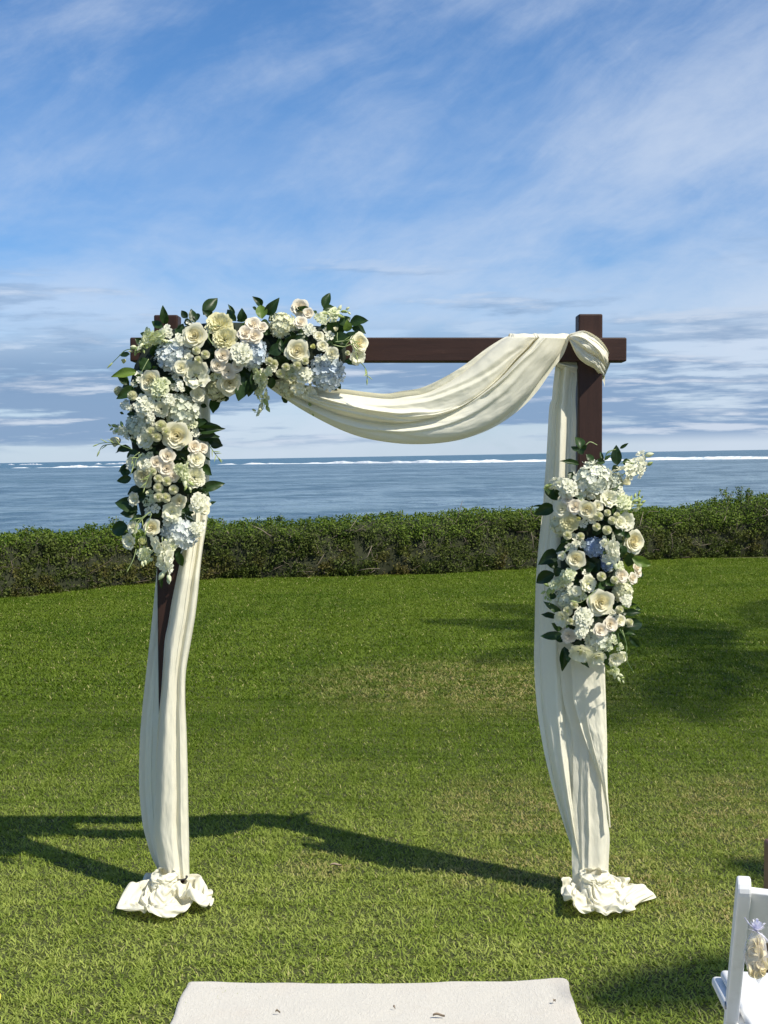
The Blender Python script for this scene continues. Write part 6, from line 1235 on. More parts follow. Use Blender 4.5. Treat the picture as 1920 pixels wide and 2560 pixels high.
def leaf_mesh(m, seed, fold=.16, droop=.18, wave=.03):
    rs = random.Random(seed); b = MB(); rows = []; sw = rs.uniform(-.08, .08)
    for i in range(10):
        t = i / 9; w = .5 * (math.sin(PI * t ** .82) ** .85) * (1 - .12 * t) if 0 < t < 1 else .012
        zc = -droop * t * t + .05 * math.sin(t * 3); row = []
        for u in (-1, -.5, 0, .5, 1):
            row.append((u * w + sw * math.sin(PI * t), t, zc + fold * abs(u) * w * 2 * .5 + wave * math.sin(t * 14 + u * 2 + seed) * abs(u)))
        rows.append(row)
    b.grid(rows); return b.build('leaf', m, link=False)
LEAF = [leaf_mesh(M_LEAF, s, f, d) for s, f, d in ((1, .25, .15), (2, .4, .3), (3, .15, -.1), (4, .3, .05))]
LEAFB = [leaf_mesh(M_LEAFB, 5, .3, .1), leaf_mesh(M_LEAFB, 6, .2, .2)]

# ------------------------------------------------------------ arrangements
rsF = random.Random(11)
class Arr:
    def __init__(s, root, spine, R):
        s.root = root; s.o = Vector(root.location); s.sp = [Vector((x, y)) for x, y in spine]; s.R = R; s.inv = -s.o; s.cnt = 0
    def near(s, px, py):
        p = Vector((px, py)); best = None
        for a, b_ in zip(s.sp[:-1], s.sp[1:]):
            d = b_ - a; t = max(0, min(1, (p - a).dot(d) / d.dot(d))); q = a + d * t; l = (p - q).length
            if best is None or l < best[0]: best = (l, q)
        return best
    def place(s, px, py, push=0.0):
        l, q = s.near(px, py); k = min(1, l / s.R); h = math.sqrt(max(0, 1 - k * k))
        Y = Y0 - .045 - .125 * h - push + (0.02 if k >= 1 else 0)
        off = Vector((px, py)) - q
        n = Vector((off.x, 0, -off.y)); n = n.normalized() * k * .62 if l > 1 else Vector((0, 0, 0))
        n += Vector((0, -(.75 + .4 * h), .14)); n.normalize()
        return at(px, py, Y), n, Y
    def put(s, me, name, px, py, rpx, face=None, push=0.0, zoff=.35, roll=None, sc=(1, 1, 1), par=None):
        P, n, Y = s.place(px, py, push)
        if face is not None: n = (n * .25 + Vector(face)).normalized()
        r = rpx * Y / F
        q = Vector((0, 0, 1)).rotation_difference(n) @ Euler((0, 0, rsF.uniform(0, 6.28) if roll is None else roll)).to_quaternion()
        o = obj(name, me, s.root); o.location = P - n * r * zoff + s.inv; o.rotation_mode = 'QUATERNION'; o.rotation_quaternion = q
        o.scale = (r * sc[0], r * sc[1], r * sc[2]); return o
def kids(o, kit):
    for cnt, base, mm in kit['rings']:
        for k in range(cnt):
            c = obj('petal', rsF.choice(mm), o); c.rotation_euler = (rsF.uniform(-.05, .05), rsF.uniform(-.05, .05), base + 2 * PI * k / cnt + rsF.uniform(-.12, .12))
            f = rsF.uniform(.94, 1.06); c.scale = (f, f, rsF.uniform(.85, 1.1))
def add_rose(a, px, py, r, face=None, push=.01, label=None):
    o = a.put(rsF.choice(ROSE['core']), 'rose', px, py, r * 1.04, face, push, .40); kids(o, ROSE)
    if label: o['label'] = label
def add_lis(a, px, py, r, face=None, push=.005): o = a.put(LIS['core'][0], 'lisianthus', px, py, r * 1.05, face, push, .35); kids(o, LIS)
def add_spray(a, px, py, r, kind='blush', face=None, push=.008): a.put(rsF.choice(SPRAY[kind]), 'spray_rose', px, py, r * 1.1, face, push, .3)
def add_mum(a, px, py, r, face=None, push=.012): a.put(rsF.choice(MUM), 'button_mum', px, py, r * 1.06, face, push, .2)
def add_bud(a, px, py, r, kind='white', face=None, push=.01):
    a.put(CLOSED[kind], 'rose_bud', px, py, r * 1.25, face, push, .6)
HLAB = {'blue': 'pale blue hydrangea head', 'deep': 'deeper blue hydrangea head', 'pale': 'hydrangea head of pale blue and white florets', 'white': 'white hydrangea head', 'cream': 'cream hydrangea head', 'green': 'greenish white hydrangea head'}
def add_hyd(a, px, py, r, key='white', nf=30, push=-.035):
    o = a.put(HCORE[key], 'hydrangea', px, py, r, None, push, .2, sc=(1, 1, .85)); o['label'] = HLAB[key]
    dirs = fib_dirs(nf, -.02)[:nf]
    for d in dirs:
        c = obj('floret', rsF.choice(FLO[key]), o); jit = Vector((rsF.uniform(-.4, .4), rsF.uniform(-.4, .4), rsF.uniform(-.3, .3)))
        c.location = d * rsF.uniform(.84, .98) + jit * .05; c.rotation_mode = 'QUATERNION'
        c.rotation_quaternion = Vector((0, 0, 1)).rotation_difference((d + jit).normalized()) @ Euler((0, 0, rsF.uniform(0, 6))).to_quaternion()
        f = rsF.uniform(.21, .27); c.scale = (f, f, f)
def add_blossom(a, px, py, r, key='white', face=None, push=.012, par=None):
    return a.put(rsF.choice(BLOS[key]), 'blossom', px, py, r, face, push, .3)
def reparent(c, par):   # keep world place
    M = par.matrix_basis.inverted() @ Matrix.LocRotScale(c.location, c.rotation_quaternion if c.rotation_mode == 'QUATERNION' else c.rotation_euler.to_quaternion(), c.scale)
    c.parent = par; l, q, s_ = M.decompose(); c.location = l; c.rotation_mode = 'QUATERNION'; c.rotation_quaternion = q; c.scale = s_
def cluster(a, px, py, r, key='white', n_=9, br=None, push=.006, name='stock'):
    """head of many small blossoms"""
    st = MB(); P, nn, Y = a.place(px, py, -.02); P = P + a.inv; st.tube([P + Vector((0, .05, 0)), P], [.003, .004], 5); st.v = [tuple(Vector(v) - P) for v in st.v]
    root = st.build(name, M_STEML, a.root); root.location = P; r *= 1.08; br = br or r * .48
    for k in range(n_):
        t = (k + .5) / n_; rr = r * .72 * math.sqrt(t); an = k * 2.39996 + rsF.uniform(-.3, .3)
        c = add_blossom(a, px + rr * math.cos(an), py + rr * math.sin(an), br * rsF.uniform(.85, 1.15), key, (math.cos(an) * .6 * t, -1, -math.sin(an) * .6 * t + .2), push + .02 * (1 - t)); reparent(c, root)
def spike(a, pts, rad, key='white', name='stock', push=.015, side=1.0, budfrac=.35, budkey='white', n_=None, stemr=.0016):
    """flower spike along pts (photo px): open blossoms at the base, buds at the tip"""
    L = lerp_path(pts, 40); plen = float(np.sum(np.linalg.norm(np.diff(L, axis=0), axis=1)))
    W = []
    for i in range(40):
        P, nn, Y = a.place(L[i][0], L[i][1], push); W.append(P)
    ys_ = [p.y for p in W]; y_ = sum(ys_) / len(ys_)
    W = [at(L[i][0], L[i][1], y_ * .5 + min(ys_[i], y_ + .04) * .5) + a.inv for i in range(40)]
    st = MB(); o0 = W[0].copy(); st.tube([w - o0 for w in W], [stemr * (1.2 - .7 * i / 39) for i in range(40)], 5)
    root = st.build(name, M_STEML if key != 'slim' else M_STEM, a.root); root.location = o0
    n_ = n_ or max(5, int(plen / (rad * .55)))
    for k in range(n_):
        t = (k + .3) / n_; q = t * 39; i = min(int(q), 38); p = W[i].lerp(W[i + 1], q - i); d = (W[min(i + 3, 39)] - W[max(i - 3, 0)]).normalized()
        an = k * 2.4; s1 = d.cross(Vector((0, 1, 0))).normalized(); out = (s1 * math.cos(an) + Vector((0, -1, 0)) * abs(math.sin(an)) * 1.0 + d * .35).normalized()
        r = 1.3 * rad * y_ / F
        if t < 1 - budfrac:
            rr = r * (1.12 - .5 * t) * rsF.uniform(.85, 1.1); c = obj('blossom', rsF.choice(BLOS[key]), root); c.location = p - o0 + out * rr * .55
        else:
            rr = r * .62 * (1.25 - .7 * (t - (1 - budfrac)) / budfrac); c = obj('bud', BUD[budkey if rsF.random() < .6 else 'green'], root); c.location = p - o0 + out * rr * .8; out = (out + d * .8).normalized()
        c.rotation_mode = 'QUATERNION'; c.rotation_quaternion = Vector((0, 0, 1)).rotation_difference(out) @ Euler((0, 0, rsF.uniform(0, 6))).to_quaternion(); c.scale = (rr, rr, rr)
def add_leaf(a, bx, by, tx, ty, w, bright=False, push=-.035, tiltout=None):
    l, q = a.near(bx, by)
    P0 = a.place(bx, by, push)[0]; P1 = at(tx, ty, P0.y + rsF.uniform(-.03, .03))
    d = P1 - P0; Ln = d.length; y = d.normalized(); z = Vector((rsF.uniform(-.35, .35), -1, rsF.uniform(-.1, .5))); z = (z - y * z.dot(y)).normalized(); x = y.cross(z)
    o = obj('leaf', rsF.choice(LEAFB if bright else LEAF), a.root); o.location = P0 + a.inv; o.rotation_mode = 'QUATERNION'
    o.rotation_quaternion = Matrix((x, y, z)).transposed().to_quaternion(); W_ = 2.15 * w * P0.y / F; o.scale = (W_, Ln, Ln)
    if bright: o['label'] = 'leaf in a lighter yellow green, painted as if sunlit'
def strand(a, pts, budr=4, push=.03, pale=False, sub=0):
    W = []; L = lerp_path(pts, 18); y_ = a.place(L[0][0], L[0][1], push)[2]
    W = [at(p[0], p[1], y_) + a.inv for p in L]; o0 = W[0].copy(); b = MB(); b.tube([w - o0 for w in W], [.0016] * 12 + [.0012] * 6, 5)
    root = b.build('stem', M_STEML if pale else M_STEM, a.root); root.location = o0
    if budr:
        c = obj('bud', BUD['slim'], root); c.location = W[-1] - o0; c.rotation_mode = 'QUATERNION'; d = (W[-1] - W[-3]).normalized(); c.rotation_quaternion = Vector((0, 0, 1)).rotation_difference(d); r = budr * y_ / F; c.scale = (r * 1.3, r * 1.3, r * 1.6)
    for k in range(sub):
        i = 6 + int(10 * k / max(1, sub)); d = (W[min(17, i + 1)] - W[i - 1]).normalized(); out = (d + Vector((rsF.uniform(-.9, .9), -.3, rsF.uniform(-.9, .9)))).normalized()
        c = obj('bud', BUD['slim'], root); c.location = W[i] - o0 + out * .006; c.rotation_mode = 'QUATERNION'; c.rotation_quaternion = Vector((0, 0, 1)).rotation_difference(out); r = 6 * y_ / F; c.scale = (r * .8, r * .8, r * 1.9)
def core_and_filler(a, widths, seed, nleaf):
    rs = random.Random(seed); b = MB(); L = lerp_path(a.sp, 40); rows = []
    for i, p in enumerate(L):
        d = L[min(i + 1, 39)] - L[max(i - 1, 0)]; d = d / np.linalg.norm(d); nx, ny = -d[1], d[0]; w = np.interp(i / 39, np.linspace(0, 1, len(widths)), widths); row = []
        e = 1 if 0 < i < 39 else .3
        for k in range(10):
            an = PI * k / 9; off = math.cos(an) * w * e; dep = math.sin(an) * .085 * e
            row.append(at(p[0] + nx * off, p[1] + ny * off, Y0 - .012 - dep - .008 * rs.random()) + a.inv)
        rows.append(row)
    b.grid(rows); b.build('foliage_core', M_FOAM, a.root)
    for k in range(nleaf):
        t = rs.random() * 39; i = int(t); p = L[i]; d = L[min(i + 1, 39)] - L[max(i - 1, 0)]; d = d / np.linalg.norm(d); w = np.interp(i / 39, np.linspace(0, 1, len(widths)), widths)
        u = rs.uniform(-1, 1); bx = p[0] - d[1] * u * w * .75; by = p[1] + d[0] * u * w * .75
        an = math.atan2(d[0] * u, -d[1] * u) + rs.uniform(-1.1, 1.1); ln = rs.uniform(34, 58) * (1 if abs(u) < .8 else .8)
        add_leaf(a, bx, by, bx + math.cos(an) * ln, by + math.sin(an) * ln, ln * .27, False, rs.uniform(-.075, -.045))

Lroot = empty('flower_arrangement', (PLX, Y0 - .03, 1.6)); tag(Lroot, 'large L-shaped arrangement of white roses and blue hydrangeas over the left corner of the arch', 'flower arrangement')
Rroot = empty('flower_arrangement', (PRX, Y0 - .03, 1.3)); tag(Rroot, 'upright arrangement of white roses, mums and hydrangeas tied midway down the right post', 'flower arrangement')
LA = Arr(Lroot, [(405, 1390), (415, 1200), (405, 1040), (425, 925), (520, 885), (700, 880), (865, 880)], 112)
RA = Arr(Rroot, [(1490, 1190), (1478, 1300), (1480, 1450), (1478, 1560), (1470, 1625)], 112)
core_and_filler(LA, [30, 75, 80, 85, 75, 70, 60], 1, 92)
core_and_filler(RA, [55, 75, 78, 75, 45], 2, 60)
def fill_whites(a, widths, n_, seed):
    """small white blossoms tucked low between the larger flowers"""
    rs = random.Random(seed); L = lerp_path(a.sp, 40)
    for k in range(n_):
        t = 39 * (k + rs.random()) / n_; i = min(int(t), 38); p = L[i]; d = L[i + 1] - L[i]; d = d / np.linalg.norm(d); w = np.interp(i / 39, np.linspace(0, 1, len(widths)), widths); u = rs.uniform(-.95, .95)
        cluster(a, p[0] - d[1] * u * w, p[1] + d[0] * u * w, rs.uniform(20, 27), 'white' if rs.random() < .75 else 'green', 3, 10.5, -.022)
fill_whites(LA, [30, 75, 85, 85, 80, 75, 65], 24, 5)
fill_whites(RA, [55, 80, 82, 80, 50], 15, 6)
S = {k: v[2] for k, v in ZO.items()}
def Z(k, x, y): return zs(k, x, y)
def rz(k, r): return r * S[k]
# (zoom, x, y, radius, ...) read off the photograph
HYDS = [(LA, 1, 760, 750, 175, 'pale'), (LA, 1, 1530, 720, 165, 'blue'), (LA, 1, 850, 1290, 185, 'green'), (LA, 1, 420, 1450, 150, 'green'), (LA, 1, 1190, 1090, 120, 'cream'),
        (LA, 2, 650, 440, 140, 'cream'), (LA, 2, 1090, 910, 185, 'blue'), (LA, 3, 960, 1450, 200, 'pale'), (LA, 2, 720, 1060, 110, 'cream'),
        (RA, 4, 850, 560, 235, 'white'), (RA, 4, 1090, 570, 120, 'green'), (RA, 4, 480, 1060, 150, 'cream'), (RA, 4, 850, 1330, 125, 'deep'), (RA, 4, 1010, 1500, 100, 'deep'),
        (RA, 5, 1190, 450, 135, 'cream'), (RA, 5, 560, 520, 150, 'green'), (RA, 5, 900, 1000, 170, 'green')]
for a, k, x, y, r, key in HYDS: add_hyd(a, *Z(k, x, y), rz(k, r), key, 30 if r > 130 else 24, -.035)
ROSES = [(LA, 1, 965, 545, 118, (-.1, -1, .1)), (LA, 1, 520, 1010, 120, (-.6, -1, .0)), (LA, 1, 795, 1540, 135, (0, -1, -.02)), (LA, 1, 1320, 1030, 115, (.25, -1, -.35)),
         (LA, 2, 800, 700, 115, (0, -1, .05)), (LA, 2, 1430, 620, 100, (.9, -1, .1)), (LA, 3, 545, 850, 120, (-.5, -1, -.2)), (LA, 3, 640, 1390, 98, (-.3, -1, .2)), (LA, 3, 950, 1110, 80, (.1, -1, -.2)),
         (RA, 4, 770, 900, 108, (-.25, -1, -.1)), (RA, 4, 1335, 1265, 140, (.5, -1, -.05)), (RA, 4, 640, 1470, 112, (-.2, -1, -.1)), (RA, 5, 940, 590, 148, (.05, -1, 0))]
for a, k, x, y, r, f in ROSES: add_rose(a, *Z(k, x, y), rz(k, r), f, .012)
LISS = [(LA, 1, 985, 935, 140, (.1, -1, .1)), (LA, 1, 480, 1580, 92, (-.2, -1, .3)), (LA, 2, 1400, 755, 88, (.6, -1, -.4)), (LA, 3, 870, 1220, 108, (0, -1, -.1)), (LA, 3, 395, 1545, 88, (-.5, -1, -.1)), (LA, 3, 450, 1080, 80, (-.6, -1, 0)), (LA, 3, 430, 680, 80, (-.5, -1, .2)), (LA, 3, 570, 700, 85, (-.2, -1, .3)),
        (RA, 4, 1035, 765, 112, (.2, -1, .4)), (RA, 5, 795, 365, 105, (.6, -1, .1)), (RA, 5, 480, 775, 100, (-.7, -1, -.2)), (RA, 5, 700, 1180, 140, (-.1, -1, -.8)), (RA, 5, 890, 1235, 115, (.3, -1, -.8)), (RA, 5, 1110, 1240, 100, (.4, -1, -.6)), (RA, 4, 1230, 1030, 115, (.4, -1, 0))]
for a, k, x, y, r, f in LISS: add_lis(a, *Z(k, x, y), rz(k, r), f)
CARNS = [(LA, 1, 1215, 430, 140, 'cream'), (LA, 1, 1265, 575, 130, 'cream'), (LA, 3, 1125, 840, 125, 'white'), (RA, 4, 560, 1050, 118, 'cream'), (RA, 5, 560, 965, 88, 'blush'), (LA, 1, 640, 1270, 85, 'white')]
for a, k, x, y, r, key in CARNS: a.put(CARN[key], 'ruffled_bloom', *Z(k, x, y), rz(k, r), None, 0, .3)
SPR = [(LA, 1, 1250, 740, 72, 'blush'), (LA, 1, 1200, 845, 66, 'blush'), (LA, 1, 1305, 905, 72, 'blush'), (LA, 1, 1390, 855, 52, 'blush'), (LA, 1, 1550, 430, 75, 'blush'), (LA, 1, 1480, 525, 78, 'blush'), (LA, 1, 1565, 545, 72, 'blush'), (LA, 1, 1010, 1130, 68, 'cream'), (LA, 1, 840, 865, 68, 'cream'), (LA, 1, 1640, 460, 50, 'blush'),
       (LA, 2, 830, 270, 82, 'blush'), (LA, 2, 910, 325, 50, 'blush'), (LA, 2, 835, 410, 62, 'blush'), (LA, 2, 1015, 550, 46, 'cream'), (LA, 2, 1050, 648, 50, 'cream'), (LA, 2, 1145, 725, 62, 'cream'),
       (LA, 3, 1120, 510, 66, 'blush'), (LA, 3, 1212, 525, 55, 'blush'), (LA, 3, 1145, 645, 85, 'cream'), (LA, 3, 820, 610, 80, 'blush'), (LA, 3, 698, 680, 66, 'blush'), (LA, 3, 812, 745, 84, 'blush'), (LA, 3, 1230, 1190, 60, 'cream'), (LA, 3, 440, 1390, 64, 'white'), (LA, 3, 890, 830, 60, 'blush'),
       (RA, 4, 480, 880, 96, 'cream'), (RA, 4, 632, 860, 80, 'blush'), (RA, 4, 540, 770, 62, 'blush'), (RA, 4, 900, 850, 60, 'cream'), (RA, 4, 480, 1425, 48, 'white'), (RA, 4, 1160, 1040, 70, 'white'),
       (RA, 5, 1180, 272, 76, 'blush'), (RA, 5, 1310, 302, 62, 'blush'), (RA, 5, 1362, 180, 62, 'blush'), (RA, 5, 1372, 240, 48, 'blush'), (RA, 5, 1050, 830, 82, 'blush'), (RA, 5, 930, 900, 76, 'blush'), (RA, 5, 1160, 790, 64, 'cream'), (RA, 5, 1190, 1210, 58, 'white'), (RA, 5, 650, 450, 55, 'white')]
for a, k, x, y, r, key in SPR: add_spray(a, *Z(k, x, y), rz(k, r), key, (0, -1.3, .12) if y < 330 and k == 2 else None)
MUMS = [(LA, 1, 220, 1095, 55), (LA, 1, 355, 1140, 55), (LA, 1, 1010, 790, 50), (LA, 1, 1078, 735, 50), (LA, 1, 990, 695, 46), (LA, 1, 640, 1440, 68), (LA, 1, 545, 1500, 62), (LA, 1, 600, 1550, 55), (LA, 1, 690, 1500, 50),
        (LA, 2, 525, 800, 46), (LA, 2, 572, 826, 48), (LA, 2, 690, 860, 46), (LA, 2, 638, 926, 52), (LA, 2, 805, 845, 50), (LA, 2, 880, 800, 42), (LA, 2, 755, 965, 46), (LA, 2, 1300, 720, 30),
        (LA, 3, 720, 955, 62), (LA, 3, 890, 978, 60), (LA, 3, 815, 885, 60), (LA, 3, 720, 860, 55), (LA, 3, 725, 1060, 62), (LA, 3, 805, 1065, 62), (LA, 3, 660, 780, 50),
        (RA, 4, 910, 968, 58), (RA, 4, 1010, 930, 46), (RA, 4, 1065, 1020, 55), (RA, 4, 882, 1092, 54), (RA, 4, 1007, 1130, 62), (RA, 4, 700, 1202, 52), (RA, 4, 545, 1190, 58), (RA, 4, 1120, 960, 44),
        (RA, 5, 942, 282, 62), (RA, 5, 1092, 322, 52), (RA, 5, 1150, 665, 54), (RA, 5, 548, 682, 64), (RA, 5, 1265, 812, 52), (RA, 5, 625, 610, 52), (RA, 5, 580, 800, 46)]
for a, k, x, y, r in MUMS: add_mum(a, *Z(k, x, y), rz(k, r), None, .02)
CL = [(LA, 1, 1430, 730, 115, 'white', 12), (LA, 1, 470, 1240, 110, 'white', 9), (LA, 1, 300, 1240, 62, 'white', 5), (LA, 1, 700, 500, 70, 'white', 5), (LA, 1, 810, 580, 60, 'white', 4), (LA, 1, 820, 1055, 55, 'white', 4), (LA, 1, 720, 1180, 70, 'white', 6), (LA, 1, 620, 1060, 110, 'green', 8), (LA, 1, 540, 1370, 60, 'white', 4),
      (LA, 2, 870, 945, 95, 'white', 8), (LA, 2, 820, 1080, 75, 'white', 5), (LA, 2, 970, 1150, 50, 'white', 3), (LA, 2, 1050, 370, 75, 'green', 6), (LA, 2, 930, 490, 70, 'white', 5), (LA, 2, 520, 900, 50, 'green', 4), (LA, 2, 1040, 770, 60, 'white', 2),
      (LA, 3, 1170, 1120, 110, 'white', 10), (LA, 3, 1150, 1400, 90, 'white', 7), (LA, 3, 560, 1690, 80, 'green', 6), (LA, 3, 630, 1740, 40, 'green', 2), (LA, 3, 600, 700, 60, 'white', 4), (LA, 3, 960, 760, 75, 'green', 6), (LA, 3, 270, 330, 60, 'white', 4),
      (RA, 4, 560, 650, 105, 'white', 10), (RA, 4, 1180, 800, 95, 'green', 8), (RA, 4, 960, 1250, 60, 'white', 4), (RA, 4, 1150, 1540, 55, 'green', 5), (RA, 4, 1150, 680, 60, 'white', 4),
      (RA, 5, 560, 260, 90, 'green', 7), (RA, 5, 730, 760, 120, 'white', 11), (RA, 5, 710, 920, 80, 'white', 7), (RA, 5, 1225, 560, 75, 'white', 6), (RA, 5, 1160, 1100, 50, 'green', 3), (RA, 5, 1080, 1010, 55, 'green', 4), (RA, 5, 1040, 1110, 45, 'green', 3)]
for a, k, x, y, r, key, n_ in CL: cluster(a, *Z(k, x, y), rz(k, r), key, n_)
def zl(k, L): return [Z(k, x, y) for x, y in L]
spike(LA, zl(1, [(700, 545), (560, 580), (450, 640), (350, 720)]), rz(1, 46), 'green', 'snapdragon')
spike(LA, zl(1, [(560, 500), (480, 620), (440, 720)]), rz(1, 44), 'green', 'snapdragon', budfrac=.5)
spike(LA, zl(1, [(330, 1520), (240, 1460), (130, 1450)]), rz(1, 38), 'white', 'stock', budfrac=.6, budkey='green')
spike(LA, zl(2, [(440, 880), (430, 1000), (450, 1130), (480, 1220), (450, 1290), (375, 1310)]), rz(2, 50), 'green', 'snapdragon', budfrac=.4)
spike(LA, zl(2, [(880, 1040), (920, 1150), (940, 1240), (985, 1310)]), rz(2, 50), 'white', 'snapdragon', budfrac=.4)
spike(LA, zl(2, [(1100, 370), (1190, 330), (1260, 305), (1325, 310)]), rz(2, 42), 'green', 'snapdragon', budfrac=.6)
spike(LA, zl(3, [(980, 690), (1000, 800), (1040, 900), (1070, 1000)]), rz(3, 46), 'green', 'snapdragon', budfrac=.4, push=.04)
spike(LA, zl(3, [(770, 1500), (770, 1640), (810, 1800), (830, 1980)]), rz(3, 72), 'white', 'stock', budfrac=.3)
spike(LA, zl(3, [(620, 1620), (560, 1740), (575, 1800)]), rz(3, 40), 'green', 'snapdragon', budfrac=.4)
spike(RA, zl(4, [(1170, 500), (1270, 430), (1360, 330), (1445, 230)]), rz(4, 66), 'white', 'stock', budfrac=.1)
spike(RA, zl(4, [(1330, 500), (1400, 430), (1475, 360)]), rz(4, 46), 'white', 'stock', budfrac=.1)
spike(RA, zl(4, [(560, 620), (430, 590), (350, 620), (300, 680)]), rz(4, 58), 'white', 'stock', budfrac=.4, budkey='green')
spike(RA, zl(4, [(1170, 880), (1290, 800), (1370, 730), (1360, 680)]), rz(4, 42), 'green', 'snapdragon', budfrac=.6, budkey='green')
spike(RA, zl(4, [(1290, 860), (1370, 840), (1400, 740)]), rz(4, 44), 'green', 'snapdragon', budfrac=.7, budkey='green')
spike(RA, zl(4, [(1010, 1230), (1060, 1340), (1100, 1440), (1040, 1540)]), rz(4, 60), 'white', 'stock', budfrac=.25)
spike(RA, zl(5, [(560, 280), (430, 370), (330, 420), (300, 500), (360, 585)]), rz(5, 46), 'green', 'snapdragon', budfrac=.55, budkey='green')
spike(RA, zl(5, [(1040, 1330), (1110, 1390), (1140, 1450), (1200, 1480)]), rz(5, 38), 'green', 'snapdragon', budfrac=.6)
add_bud(LA, *Z(1, 190, 1600), rz(1, 80), 'white', (-.7, -.5, -.5)); add_bud(LA, *Z(3, 550, 1530), rz(3, 70), 'lime', (-.1, -.6, .9)); add_bud(LA, *Z(2, 960, 655), rz(2, 42), 'lime', (-.3, -1, .2))
add_bud(LA, *Z(2, 1185, 480), rz(2, 36), 'white', (0, -.4, 1)); add_bud(RA, *Z(4, 1235, 575), rz(4, 70), 'white', (.9, -.6, .4)); add_bud(RA, *Z(4, 670, 1000), rz(4, 40), 'lime', (0, -1, .2)); add_bud(LA, *Z(1, 270, 800), rz(1, 36), 'lime', (-.8, -.4, -.7))
